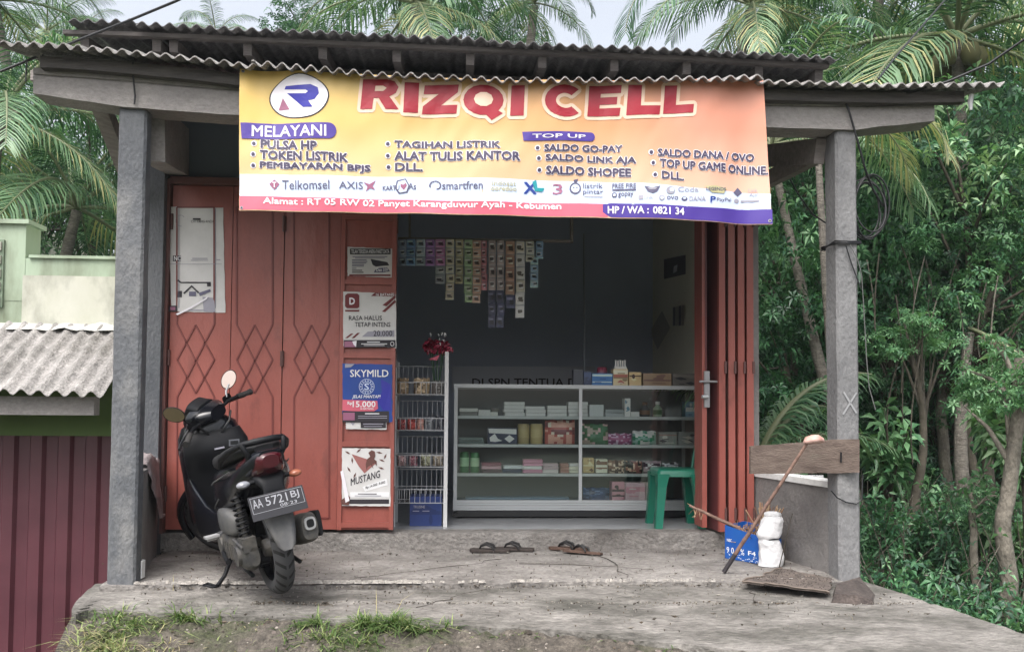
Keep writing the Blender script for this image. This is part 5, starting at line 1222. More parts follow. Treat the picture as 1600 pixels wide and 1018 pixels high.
# ---------------------------------------------------------------- wire rack with snacks
YK = 5.72
rack = empty('wire_rack', (pt(660, 815, YK).x, YK+.12, ZS), 'narrow white wire rack with four baskets beside the poster door', 'rack')
WIRE = mat('white coated wire', (.5, .51, .53), rough=.4)
kx0, kx1 = pt(617, 700, YK).x, pt(697, 700, YK).x
mb = MB()
for x in (kx0, kx1):
    for y in (YK, YK+.24): mb.box((x-.008, y-.008, ZS), (x+.008, y+.008, zy(550 if x == kx1 else 563, YK, 660)), WIRE)
mb.box((kx1-.014, YK-.012, ZS), (kx1+.012, YK+.006, zy(549, YK, 660)), mat('white post', (.62, .62, .62), rough=.5))
rack_f = mb.build('frame', rack)
bask = []
for top, bot in ((597, 616), (653, 672), (711, 729), (764, 785)):
    mb = MB(); za, zb2 = zy(top, YK, 660), zy(bot, YK, 660)
    for z in (za, zb2): mb.tube([(kx0, YK-.01, z), (kx1, YK-.01, z), (kx1, YK+.22, z), (kx0, YK+.22, z)], .0035, WIRE, 6, closed=True)
    for i in range(11):
        x = lerp(kx0, kx1, i/10); mb.tube([(x, YK-.011, za), (x, YK-.011, zb2), (x, YK+.22, zb2), (x, YK+.22, za+.12)], .0022, WIRE, 5)
    mb.tube([(kx0, YK+.225, za+.12), (kx1, YK+.225, za+.12)], .003, WIRE, 6)
    mb.build('basket', rack); bask.append(zb2+.004)
PK = [(0, 619, 590, 638, (150, 130, 104), 'brown snack bag with dark top in the highest basket, left'), (0, 646, 590, 671, (160, 140, 112), 'brown snack bag with dark top in the highest basket, middle'), (0, 674, 594, 693, (96, 92, 90), 'dark snack bag at the right of the highest basket'),
      (1, 620, 655, 634, (140, 60, 60), 'red snack pack at the left of the second basket'), (1, 636, 655, 650, (160, 70, 66), 'brighter red snack pack in the second basket'), (1, 651, 654, 662, (180, 130, 120), 'pinkish snack pack in the second basket'), (1, 664, 650, 678, (100, 104, 110), 'grey snack pack in the second basket'), (1, 680, 650, 694, (70, 72, 80), 'dark blue grey snack pack in the second basket'),
      (2, 620, 711, 634, (150, 120, 120), 'pale pink snack pack in the third basket'), (2, 638, 712, 652, (130, 80, 90), 'rose snack pack in the third basket'), (2, 657, 710, 673, (126, 128, 104), 'olive snack pack in the third basket'), (2, 676, 711, 692, (120, 110, 96), 'brown grey snack pack at the right of the third basket')]
for b, x0, y0, x1, c, lab in PK:
    yb_ = (616, 672, 729)[b]
    goods('pouch', 'snack_bag', 'snack bag', lab, x0, y0, x1, yb_, c, [tuple(min(255, q+34) for q in c), tuple(int(q*.62) for q in c), tuple(int(q*.85) for q in c)], YK+.03, .07, bask[b])
goods('box', 'carton', 'box', 'dark blue carton on the floor under the wire rack', 640, 775, 690, 812, (28, 44, 92), [(20, 34, 76)], YK+.02, .18, ZS+.001)
mb = MB(); fr_ = lambda x, y, o: pt(x, y, YK+.02)+V((0, -o, 0))
for o in bpy.data.objects:
    if o.get('label', '').startswith('dark blue carton on the floor'):
        mb.text('100', 640, 763, 652, 767, GREYL, fr_, .004) if False else None
        mb.text('TRUSINE', 646, 789, 664, 793, GREYL, fr_, .008, bold=.03); mb.rect(645, 797, 655, 798, GREYL, fr_, .008); mb.rect(660, 797, 671, 798, GREYL, fr_, .008)
        p = bpy.data.objects.new('front_print', mb.mesh('front_print', o.location)); col.objects.link(p); p.parent = o
# bouquet
bz = pt(683, 548, YK+.08); bq = empty('paper_flower_bouquet', (bz.x, bz.y, zy(600, YK+.08, 683)), 'bouquet of dark red and pink paper flowers standing on the wire rack', 'flowers')
mb = MB()
for i in range(8): a = i*.8; mb.tube([(bz.x+.01*math.cos(a), bz.y+.01*math.sin(a), zy(612, YK+.08, 683)), (bz.x+.05*math.cos(a), bz.y+.04*math.sin(a), bz.z+.02)], .003, flat('stem green', (50, 90, 60)), 5)
mb.build('stems', bq)
mb = MB(); r = random.Random(3); PC = [flat('petal %d' % i, c) for i, c in enumerate(((120, 18, 44), (150, 30, 64), (190, 90, 110), (96, 14, 30)))]
for i in range(190):
    a, e, q = r.uniform(0, 6.28), r.uniform(-.3, 1.2), r.uniform(.3, 1)
    c = bz+V((.11*q*math.cos(a)*math.cos(e), .08*q*math.sin(a)*math.cos(e), .085*q*math.sin(e)))
    d = V((r.gauss(0, 1), r.gauss(0, 1), r.gauss(0, 1))).normalized(); e2 = d.orthogonal().normalized(); s = r.uniform(.016, .030)
    mb.add([c-d*s, c+e2*s*.6+V((0, 0, .004)), c+d*s, c-e2*s*.6], [(0, 1, 2), (0, 2, 3)], PC[min(3, int(r.random()*4))])
mb.build('blossoms', bq)
mb = MB()
for i in range(12):
    a = r.uniform(0, 6.28); c = bz+V((.06*math.cos(a), .05*math.sin(a), r.uniform(.03, .11))); mb.tube([c, c+V((r.uniform(-.01, .01), 0, .02))], .004, WHITE, 5)
for i in range(1):
    a = 4.4; c = bz+V((.09*math.cos(a), .03*math.sin(a)-.04, -.05)); mb.add([c, c+V((.05, -.01, .02)), c+V((.03, 0, -.02)), c+V((-.03, 0, -.015))], [(0, 3, 2, 1)], PC[2])
mb.build('wrapping', bq)

# ---------------------------------------------------------------- green plastic stool
YG = 5.62; STG = mat('green plastic', srgb(18, 104, 82), (.005, .15, .10), 3, .38)
ga, gb = pt(1025, 735, YG), pt(1088, 735, YG)
sw = (gb.x-ga.x); sd_ = .27; zs = pt(1055, 733, YG).z; gx0, gx1 = ga.x+.02, gb.x-.02+.05
stl = empty('plastic_stool', ((gx0+gx1)/2, YG+.12, ZS), 'green plastic stool standing in front of the display cabinet', 'stool')
mb = MB()
def rr_(x0, x1, y0, y1, z, r=.03, k=5):
    out = []
    for cx, cy, a0 in ((x1-r, y0+r, -90), (x1-r, y1-r, 0), (x0+r, y1-r, 90), (x0+r, y0+r, 180)):
        for i in range(k+1): a = R(a0+90*i/k); out.append((cx+r*math.cos(a), cy+r*math.sin(a), z))
    return out
mb.loft([rr_(gx0-.012, gx1+.012, YG-.012, YG+sd_+.012, zs-.05), rr_(gx0-.006, gx1+.006, YG-.006, YG+sd_+.006, zs-.012), rr_(gx0+.004, gx1-.004, YG+.004, YG+sd_-.004, zs), rr_(gx0+.03, gx1-.03, YG+.03, YG+sd_-.03, zs+.001)], STG)
mb.build('seat', stl)
for sx_, sy_ in ((0, 0), (1, 0), (0, 1), (1, 1)):
    mb = MB(); x = gx0+.03 if sx_ == 0 else gx1-.03; y = YG+.025 if sy_ == 0 else YG+sd_-.025; ex, ey = (-.035 if sx_ == 0 else .035), (-.03 if sy_ == 0 else .03)
    def sec(cx, cy, z, w): return [(cx-w, cy-w, z), (cx+w, cy-w, z), (cx+w, cy+w, z), (cx-w, cy+w, z)]
    mb.loft([sec(x+ex, y+ey, ZS, .024), sec(x+ex*.9, y+ey*.9, ZS+.03, .024), sec(x+ex*.3, y+ey*.3, zs-.12, .030), sec(x+ex*.1, y+ey*.1, zs-.05, .040), sec(x, y, zs-.03, .044)], STG, smooth=False)
    mb.build('leg', stl)
mb = MB(); mb.tube([pt(1081, 732, YG+.22), pt(1088, 690, YG+.24)], .010, STG, 8); tag(mb.build('green_rod'), 'slanting green plastic rod standing behind the stool by the red door', 'rod')

# ================================================================ PORCH THINGS
# sandals
STRAPM = flat('black rubber strap', (26, 25, 26), .6); SOLE = mat('dark worn sole', srgb(44, 38, 36), srgb(62, 54, 50), 20, .85)
def sandal(px, py, yaw, label, roll=0, c=SOLE):
    p = fl(px, py, 0.006); T = M.Translation(p) @ M.Rotation(yaw, 4, 'Z') @ M.Rotation(roll, 4, 'X')
    e_ = empty('sandal', p, label, 'sandal', 'sandals on the porch floor'); e_.rotation_euler = (roll, 0, yaw)
    prof = [(-.125, .026), (-.10, .034), (-.04, .032), (.02, .036), (.07, .043), (.105, .040), (.125, .022)]
    def out(z, k=1.0):
        L_ = [(x, y*k) for x, y in prof]; return [V((x, y+.006*math.sin(x*9), z)) for x, y in L_]+[V((x, -y+.006*math.sin(x*9), z)) for x, y in L_[::-1]]
    mb = MB(); mb.loft([out(0), out(.012), out(.016, .97)], c, smooth=False); o = bpy.data.objects.new('sole', mb.mesh('sole')); col.objects.link(o); o.parent = e_
    mb = MB()
    for s in (-1, 1): mb.tube([(.065, .0, .016), (.055, s*.008, .035), (.02, s*.030, .05), (-.02, s*.038, .036), (-.035, s*.038, .012)], [.006, .007, .008, .008, .006], STRAPM, 8)
    o = bpy.data.objects.new('strap', mb.mesh('strap')); col.objects.link(o); o.parent = e_
sandal(765, 861, R(172), 'black sandal, left one of the tidy pair on the porch step foot')
sandal(804, 859, R(168), 'black sandal, right one of the tidy pair on the porch step foot')
sandal(888, 858, R(160), 'brown strapped sandal lying behind its mate right of the black pair', c=mat('brown sole', srgb(70, 52, 44), srgb(88, 68, 58), 20, .85))
sandal(910, 864, R(150), 'brown strapped sandal in front, its strap sticking up', roll=R(10), c=MC['brown sole'])
# blue box of straw
BLU = mat('blue corrugated plastic', srgb(20, 78, 158), (.008, .09, .34), 4, .5)
b0, b1, b2 = fl(1134, 872), fl(1190, 882), fl(1222, 866)
dx = (b1-b0); u = dx.normalized(); vdir = V((-u.y, u.x, 0)); hB = pt(1165, 826, b0.y).z
bx = empty('blue_box', b0+dx/2+vdir*.1, 'open bright blue plastic box of straw with white lettering by the half wall', 'box')
mb = MB(); W_b = dx.length; D_b = .19; t = .006
def bp_(a, b, z): return b0+u*a+vdir*b+V((0, 0, z))
def wallp(a0, b0_, a1, b1_, h0, h1):
    p, q = bp_(a0, b0_, .004), bp_(a1, b1_, .004); n_ = (q-p).normalized().cross(V((0, 0, 1)))*t
    mb.hexa([p, q, q+n_, p+n_, p+V((0, 0, h0)), q+V((0, 0, h1)), q+n_+V((0, 0, h1)), p+n_+V((0, 0, h0))], BLU)
wallp(0, 0, W_b, 0, hB+.02, hB-.02); wallp(W_b, D_b, 0, D_b, hB, hB+.03); wallp(0, D_b, 0, 0, hB+.03, hB+.02); wallp(W_b, 0, W_b, D_b, hB-.02, hB)
mb.add([bp_(0, 0, .006), bp_(W_b, 0, .006), bp_(W_b, D_b, .006), bp_(0, D_b, .006)], [(0, 1, 2, 3)], BLU)
mb.build('box_body', bx)
mb = MB(); fb = lambda uu, vv, o: bp_(uu*W_b, -.007-o, hB*(1-vv))
mb.text('NEC', .06, .30, .2, .40, WHITE, fb, .001, bold=.02); mb.build('lettering', bx); mb = MB(); mb.text('9 0 8 %', .05, .58, .55, .78, WHITE, fb, .001, bold=.01); mb.build('lettering', bx); mb = MB(); mb.text('F4', .66, .60, .86, .74, WHITE, fb, .001, bold=.03); mb.build('lettering', bx); mb = MB()
for i in range(26):
    x, y = rnd.uniform(.03, .95), rnd.uniform(.78, .95); mb.rect(x, y, x+rnd.uniform(.01, .05), y+.02, WHITE, fb, .001)
o = mb.build('paint_flecks', bx); o['kind'] = 'stuff'
STRAW = [flat('straw %d' % i, c, .9) for i, c in enumerate(((150, 120, 96), (176, 150, 120), (120, 92, 76)))]
mb = MB(); r = random.Random(11)
for i in range(110):
    a, b = r.uniform(.1, .9)*W_b, r.uniform(.1, .9)*D_b; p = bp_(a, b, hB*r.uniform(.55, .9)); d = V((r.gauss(0, .6), r.gauss(0, .5), abs(r.gauss(.5, .5)))).normalized()
    mb.tube([p, p+d*r.uniform(.05, .12)], r.uniform(.0015, .004), r.choice(STRAW), 4)
for i in range(70):
    p = bp_(W_b*.86, .08, hB*.7); d = V((r.gauss(.2, .25), r.gauss(0, .2), 1)).normalized(); mb.tube([p, p+d*.09, p+d*r.uniform(.14, .25)], r.uniform(.002, .005), r.choice(STRAW), 4)
tag(mb.build('dry_straw'), 'dry brown straw and coconut husk sticking out of the blue box', 'straw', kind='stuff')
# rolled white sack
SACK = mat('white woven sack', srgb(196, 196, 198), srgb(214, 214, 216), 14, .75, .6, bsc=22)
p0, p1 = fl(1190, 886), fl(1222, 884); cxk = (p0+p1)/2; rs = (p1-p0).length/2*.98
mb = MB(); rr = []
zt1 = pt(1206, 797, cxk.y).z
for i in range(45):
    t = i/44; z = .004+t*zt1-(.012*math.cos(0) if t > .9 else 0); q = 1.0-.13*math.exp(-((t-.47)/.035)**2)-.30*sst(.80, .90, t)-.35*sst(.97, 1, t)+.05*math.sin(t*14)
    rr.append([V((cxk.x+.012*(t-.5)+.010*math.sin(t*9)+rs*q*math.cos(a)*(1+.13*nz3(t*5, 2*math.cos(a), 2*math.sin(a))+.05*nz3(t*16, 5*math.cos(a), 5*math.sin(a))), cxk.y+.02+rs*.75*q*math.sin(a)*(1+.16*nz3(t*5, 2*math.cos(a)+3, 2*math.sin(a))+.06*nz3(t*16, 5*math.cos(a)+3, 5*math.sin(a))), z)) for a in [2*math.pi*j/40 for j in range(40)]])
mb.loft(rr, SACK); sk_ = mb.build('rolled_sack', base=(cxk.x, cxk.y, 0)); sk_.location = (cxk.x, cxk.y, 0); tag(sk_, 'upright rolled white sack tied with a dark cord beside the blue box', 'sack')
mb = MB(); zc = .004+.49*zt1; mb.tube([(rs*.86*math.cos(a), .02+rs*.66*math.sin(a), zc+.006*math.cos(a)) for a in [2*math.pi*j/20 for j in range(20)]], .006, BLACK, 6, closed=True)
o = bpy.data.objects.new('cord', mb.mesh('cord')); col.objects.link(o); o.parent = sk_
# broom / sticks
STK = mat('bamboo stick', srgb(96, 74, 66), srgb(132, 106, 94), 16, .85, spk=.3, spks=60)
a, b = fl(1131, 893, .01), pt(1262, 690, YC-.10); mb = MB(); pts = [lerp(a, b, i/14)+V((.004*nz3(i*.5, 1), 0, .004*nz3(i*.6, 5))) for i in range(15)]
hoe = empty('long_handled_tool', a, 'long handled tool with a pale rounded head leaning on the plank rail', 'tool')
mb.tube(pts, [.012-.004*i/14 for i in range(15)], STK, 10); mb.build('handle', hoe)
mb = MB(); mb.tube([pts[0], pts[2]], .0128, flat('dark grip', (48, 44, 48)), 10); mb.build('dark_tip', hoe)
hc = pt(1272, 686, YC-.10); mb = MB()
mb.loft([[hc+V((x, .045*k*math.cos(t_), .025*k*math.sin(t_)+dz)) for t_ in [2*math.pi*j/14 for j in range(14)]] for x, k, dz in ((-.055, .25, -.015), (-.04, .8, -.006), (-.01, 1, .0), (.02, .95, .002), (.045, .6, -.004), (.055, .2, -.012))], mat('pale pink rubber', srgb(196, 166, 156), srgb(150, 92, 80), 9, .8))
mb.build('tool_head', hoe)
a, b = pt(1077, 789, 5.18), pt(1163, 829, 5.06); mb = MB(); mb.tube([lerp(a, b, i/8)+V((0, 0, .004*nz3(i*.7, 2))) for i in range(9)], [.008+.004*i/8 for i in range(9)], STK, 8)
for i in range(12): mb.tube([lerp(a, b, .06+.02*i), lerp(a, b, .02*i)+V((rnd.uniform(-.02, .05), rnd.uniform(-.05, .05), rnd.uniform(-.07, .03)))], .0018, STRAW[i % 3], 4)
tag(mb.build('twig_broom'), 'thin brown stick with dry twigs resting slantwise on the blue box', 'stick')
# plank rail, tied to the pillar
pa = [pt(1173, 697, 4.66), pt(1173, 740, 4.66), pt(1343, 684, YC-.06), pt(1343, 738, YC-.06)]
mb = MB(); th_ = V((.0, .028, 0)); k = 16; rt = []; rb = []
for i in range(k+1):
    t = i/k; jj = .006*nz3(t*6, 3)-(.012 if t > .93 else 0)*(t-.93)*8
    rt.append(lerp(pa[0], pa[2], t)+V((0, 0, jj))); rb.append(lerp(pa[1], pa[3], t)+V((0, 0, -.005*nz3(t*7, 9))))
mb.grid([rb, rt], WOODB, smooth=False, thick=th_)
tag(mb.build('plank_rail'), 'rough brown plank fixed as a rail between door wall and right pillar', 'plank')
mb = MB(); mb.tube([pt(1314, 706, YC-.034), pt(1314, 722, YC-.034)], .005, BLACK, 6); 
pts = [pt(1299, 766, YC-.01), pt(1308, 777, YC-.012), pt(1322, 784, YC-.012), pt(1338, 787, YC-.012), pt(1347, 780, YC-.01), pt(1348, 740, YC+.0)]
mb.tube(pts, .004, BLACK, 6); tag(mb.build('rail_tie'), 'dark wire tying the plank rail to the right pillar', 'wire')
mb = MB()
for i in range(9):
    x = 1252+i*4; mb.tube([pt(x, 742, YC+.5), pt(x+1, 752, YC+.5), pt(x-1+rnd.uniform(-1, 2), 760+rnd.uniform(-2, 4), YC+.5)], .010, SACK, 6)
tag(mb.build('white_rag'), 'crumpled white rag hanging behind the plank rail', 'rag')
# chalk cross on the right pillar
mb = MB(); fp = lambda x, y, o: pt(x, y, YC)+V((LR*.35, -o, 0)); CH = flat('chalk', (140, 141, 143), .95)
for a, b in (((1318, 612), (1338, 645)), ((1338, 613), (1317, 647))):
    n_ = V((-(b[1]-a[1]), b[0]-a[0])).normalized()*1.4; mb.poly([(a[0]+n_.x, a[1]+n_.y), (b[0]+n_.x, b[1]+n_.y), (b[0]-n_.x, b[1]-n_.y), (a[0]-n_.x, a[1]-n_.y)], CH, fp, .006)
mb.build('chalk_cross', shop)
# string round the pillar and coiled cable
CAB = flat('black cable', (24, 25, 28), .5)
zt2 = pt(1320, 380, YC).z; mb = MB()
for dz in (-.008, 0, .01): mb.tube([(PRX0+LR-.012, YC-.012, zt2+dz), (PRX1+LR+.012, YC-.012, zt2+dz*.5+.004), (PRX1+LR+.014, YC+.165, zt2+dz), (PRX0+LR-.012, YC+.165, zt2-dz)], .0045, CAB, 6, closed=True)
mb.tube([pt(1328, 382, YC-.02), pt(1340, 405, YC-.02), pt(1346, 428, YC-.02), pt(1349, 470, YC), pt(1354, 560, YC), pt(1358, 605, YC), pt(1368, 640, YC)], .0028, flat('grey string', (92, 94, 92), .9), 6)
mb.tube([pt(1322, 384, YC-.02), pt(1330, 410, YC-.014), pt(1345, 450, YC-.014)], .0035, CAB, 6)
tag(mb.build('pillar_string'), 'dark string tied round the middle of the right pillar with loose ends', 'string')
mb = MB(); cc = pt(1356, 322, YC+.07)
pts = []
for i in range(150):
    t = i/149; a = t*2*math.pi*5; r_ = .16+.015*math.sin(t*9); pts.append(cc+V((r_*.62*math.cos(a)*(1-.1*t), .05*math.sin(a*.5+t*4), r_*math.sin(a)-.02*t)))
mb.tube(pts, .005, CAB, 6)
mb.tube([pt(1322, 160, YC-.045), pt(1328, 178, YC-.045), pt(1340, 220, YC-.04), pt(1352, 265, YC+.0), pt(1366, 300, YC+.05), pt(1380, 322, YC+.07)], .006, CAB, 6)
tag(mb.build('cable_coil'), 'black cable coiled and hanging beside the right pillar', 'cable')
def cable(label, pts, r=.006):
    mb = MB(); mb.tube([pt(*p) for p in pts], r, CAB, 6); tag(mb.build('power_cable'), label, 'cable')
cable('black cable rising from the left roof edge across the sky', [(0, 112, 4.5), (60, 88, 4.55), (130, 60, 4.5), (200, 33, 4.4), (275, 2, 4.3), (320, -20, 4.2)], .007)
cable('thin black cable rising steeply from the right roof edge', [(1372, 124, 4.4), (1400, 88, 4.6), (1440, 42, 4.9), (1475, 2, 5.2), (1500, -30, 5.4)], .006)
cable('black cable leaving the right roof corner towards the right', [(1330, 160, 4.5), (1400, 150, 4.4), (1480, 128, 4.3), (1545, 100, 4.2), (1600, 62, 4.1), (1640, 38, 4.0)], .007)
cable('black wire dangling on the left end of the front beam', [(208, 84, 4.36), (208, 120, 4.40), (211, 150, 4.41), (210, 163, 4.41)], .005)
cable('short dark wire hanging at the far left roof end', [(42, 96, 4.38), (41, 110, 4.38), (40, 128, 4.38)], .004)
cable('slack cable between the facade and the right pillar', [(1232, 275, 5.3), (1248, 305, 5.1), (1270, 335, 4.8), (1296, 352, 4.55)], .005)
mb = MB(); t_ = pt(1524, 140, YR+.1)
mb.tube([pt(1500, 140, YR+.1), pt(1512, 137, YR+.1), pt(1524, 138, YR+.1)], .008, SILV, 6); mb.tube([pt(1518, 148, YR+.1), pt(1516, 160, YR+.1), pt(1517, 172, YR+.1)], [.012, .014, .008], SACK, 6)
tag(mb.build('knotted_cloth'), 'small white cloth knotted at the right end of the roof purlin', 'cloth')
# cloth on the left half wall
CL = mat('grey brown cloth', srgb(128, 120, 122), srgb(158, 148, 148), 9, .95, .6, bsc=30)
mb = MB(); rows = []; ca = pt(213, 740, YC+.25)
for j in range(22):
    t = j/21; row = []
    for i in range(16):
        s = i/15
        x = lerp(PLX1, pxl, .28+.60*s)-.17+.31*t; y = YC+.30+.56*s
        z = lwz+.012+.035*abs(nz3(s*4, t*4))+.07*math.exp(-((s-.35)/.3)**2)*(1-t*.6)
        ov = max(0, x-(lerp(PLX1, pxl, .28+.60*s)-.005)); z -= min(.34, ov*2.9*(.35+.9*s)); x -= ov*.70
        row.append(V((x+.012*nz3(s*7, t*7), y, z+.02*nz3(s*8, t*6, 4))))
    rows.append(row)
mb.grid(rows, CL, thick=(0, 0, -.006)); o = mb.build('draped_cloth'); tag(o, 'grey brown cloth draped over the left half wall behind the scooter', 'cloth')
# white block at the left pillar
mb = MB(); q0 = fl(216, 905, 0); mb.bbox((q0.x-.016, q0.y, .006), (q0.x+.017, q0.y+.05, pt(216, 876, q0.y).z), CAP, .003); tag(mb.build('white_block', base=tuple(q0)), 'small white painted block standing at the foot of the left pillar', 'block'); bpy.data.objects['white_block'].location = q0
# flattened sack and rubble stone
STN0 = mat('dark crumbs', srgb(62, 56, 52), rough=.95)
MATS = mat('dirty brown sack', srgb(74, 67, 63), srgb(104, 94, 88), 12, 1, .8, bsc=40, c3=srgb(70, 62, 56), sc3=4)
o0, o1, o2, o3 = fl(1160, 911), fl(1296, 929), fl(1300, 905), fl(1222, 890)
mb = MB(); rows = []
for j in range(16):
    t = j/15; row = []
    for i in range(26):
        s = i/25; p = lerp(lerp(o0, o1, s), lerp(o3, o2, s), t)
        row.append(V((p.x+.045*nz3(s*4, t*4), p.y+.045*nz3(s*4, t*4, 4), .008+.008*abs(nz3(s*7, t*6, 2))+.006*(1-t)**4*abs(math.sin(s*2.7)))))
    rows.append(row)
mb.grid(rows, MATS, thick=(0, 0, -.008))
EDG = flat('frayed pale hem', (112, 102, 94), .95)
mb.tube([p_+V((0, -.002, .004)) for p_ in rows[0]], .004, EDG, 5); mb.tube([r_[0]+V((0, 0, .004)) for r_ in rows], .005, EDG, 5)
for i in range(260):
    j, q = rnd.randrange(2, 15), rnd.randrange(1, 24); p_ = rows[j][q]+V((rnd.uniform(-.02, .02), rnd.uniform(-.01, .01), .002)); z_ = rnd.uniform(.002, .006)
    mb.add([p_+V((-z_, 0, 0)), p_+V((0, -z_, 0)), p_+V((z_, 0, 0)), p_+V((0, z_, 0)), p_+V((0, 0, z_))], [(0, 1, 4), (1, 2, 4), (2, 3, 4), (3, 0, 4)], rnd.choice([STN0, MATS, EDG]) if i % 4 == 0 else STN0)
tag(mb.build('flattened_sack'), 'dirty brown flattened sack lying at the foot of the right pillar', 'sack')
def stone(name, label, c, sx_, sy_, sz_, seed, m, cat='stone'):
    mb = MB(); n = 14; rr = []
    for i in range(n):
        ph = -math.pi/2+math.pi*i/(n-1); ring_ = []
        for j in range(20):
            a = 2*math.pi*j/20; d = V((math.cos(ph)*math.cos(a), math.cos(ph)*math.sin(a), math.sin(ph)))
            q = V([math.copysign(abs(v)**.45, v) for v in d]); k = 1+.34*nz3(d.x*1.6+seed, d.y*1.6, d.z*1.6)+.09*nz3(d.x*4, d.y*4+seed, d.z*4)
            ring_.append(V(c)+V((q.x*sx_*k, q.y*sy_*k, max(0, q.z*.5+.5)*sz_*2*k)))
        rr.append(ring_)
    mb.loft(rr, m, smooth=False); o = mb.build(name, base=c); o.location = c; return tag(o, label, cat)
STN = mat('dark rubble', srgb(92, 84, 80), srgb(118, 108, 102), 10, 1, .9, bsc=30); STN2 = mat('pale rubble', srgb(136, 130, 122), srgb(160, 152, 144), 10, 1, .9, bsc=30)
STN3 = mat('broken concrete lump', srgb(56, 50, 48), srgb(82, 74, 70), 12, 1, 1, bsc=40, spk=.35, spks=80)
bs = [fl(1296, 941, -.035), fl(1340, 946, -.035), fl(1368, 945, -.035), fl(1372, 930, -.035), fl(1345, 916, -.035), fl(1300, 925, -.035)]
hts = (.040, .046, .022, .016, .064, .052); q = bs[0]
tp = [bs[i]*.80+sum(bs, V((0, 0, 0)))/6*.20+V((.008*nz3(i, 2), 0, hts[i])) for i in range(6)]
mb = MB(); ctr = sum(tp, V((0, 0, 0)))/6+V((-.01, 0, .010))
mb.add([p_+V((0, 0, -.02)) for p_ in bs]+tp+[ctr], [(i, (i+1) % 6, (i+1) % 6+6, i+6) for i in range(6)]+[(6+i, 6+(i+1) % 6, 12) for i in range(6)], STN3)
o = mb.build('rubble_stone', base=q); o.location = q; tag(o, 'dark angular lump of broken concrete in front of the right pillar', 'stone')
# crumbs and dry leaves on the floor
LIT = [flat('litter %d' % i, c, .95) for i, c in enumerate(((86, 76, 64), (60, 54, 48), (122, 116, 108), (140, 136, 128)))]
mb = MB(); r = random.Random(21)
for i in range(2300):
    if i > 380:
        px = r.uniform(215, 1300); p = fl(px, 0) if False else (V((pt(px, 905, 4.4).x, 4.40+r.gauss(0, .02), -.03)) if i < 700 else V((r.uniform(-1.0, 2.3), 0, -.05)) if i < 1100 else V((r.uniform(-1.6, 2.2), r.uniform(3.75, 5.40), 0)))
        if i >= 1100:
            if p.y < 4.42: p.z = -.04
            if p.y < pl(yfe, p.x)+.03: continue
        elif i >= 700: p.y = seam(p.x)+r.gauss(0, .02)
    elif r.random() < .45: p = fl(r.uniform(230, 1300), r.uniform(842, 872))
    else: p = fl(r.uniform(160, 1450), r.uniform(880, 990), -.03)
    if p.y > 5.42: continue
    s = r.choice([.004, .005, .007, .010, .018 if r.random() < .3 else .006])*(1 if i <= 380 else .8 if i < 1100 else .5); a = r.uniform(0, 6.28); z = p.z+.012
    c_, s_ = math.cos(a)*s, math.sin(a)*s
    mb.add([(p.x-c_, p.y-s_, z), (p.x+s_*.4, p.y-c_*.4, z+.002), (p.x+c_, p.y+s_, z+.003), (p.x-s_*.4, p.y+c_*.4, z+.004), (p.x, p.y, z-.006)], [(0, 1, 2, 3), (0, 1, 4), (1, 2, 4), (2, 3, 4), (3, 0, 4)], r.choice(LIT))
tag(mb.build('litter'), 'dry leaf bits and crumbs scattered on the porch concrete', 'litter', kind='stuff')

mb = MB(); r = random.Random(31)
for x0_, y0_, dx_, dy_, n_, zz in ((-.55, 4.50, .10, .05, 9, .010), (.9, 4.46, -.03, .10, 9, .010), (1.45, 4.0, .02, .055, 7, -.018), (-.2, 3.95, .05, .045, 9, -.018), (.35, 4.9, .09, -.03, 7, .008)):
    ps = [V((x0_, y0_, zz))]
    for i in range(n_): ps.append(ps[-1]+V((dx_+r.gauss(0, .03), dy_+r.gauss(0, .018), 0)))
    mb.tube(ps, [r.uniform(.0008, .003) for _ in ps], STN0, 4)
o = mb.build('floor_cracks', None); tag(o, 'thin dark dirt filled cracks in the porch concrete', 'cracks', kind='stuff')

# ================================================================ VEGETATION
def leafmat(nm, rgb, rough=.38, trans=.25): return mat(nm, srgb(*rgb), tuple(q*1.35 for q in srgb(*rgb)), 1.6, rough, trans=trans, spec=.4)
LF = [leafmat('leaf dark', (44, 76, 56)), leafmat('leaf mid', (66, 106, 72)), leafmat('leaf light', (100, 138, 98)), leafmat('leaf pale', (136, 164, 126))]
PF = [leafmat('frond dark', (38, 68, 50)), leafmat('frond mid', (60, 94, 66)), leafmat('frond light', (104, 132, 100)), leafmat('frond yellow', (162, 160, 116)), leafmat('frond dead', (74, 60, 54), .9, .05)]
BARKP = mat('palm bark', srgb(96, 92, 86), srgb(132, 126, 118), 14, .95, 1, spk=.35, spks=50, c3=srgb(80, 74, 66), sc3=5, stretch=(1, 1, 4)); BARK = mat('pale tree bark', srgb(88, 84, 76), srgb(120, 114, 104), 11, .95, 1, spk=.35, spks=60, c3=srgb(74, 70, 58), sc3=3, stretch=(1, 1, .6)); BARKD = mat('dark tree bark', srgb(60, 56, 48), srgb(84, 78, 68), 9, .95, .6)
RACH = leafmat('frond rib', (120, 126, 98))
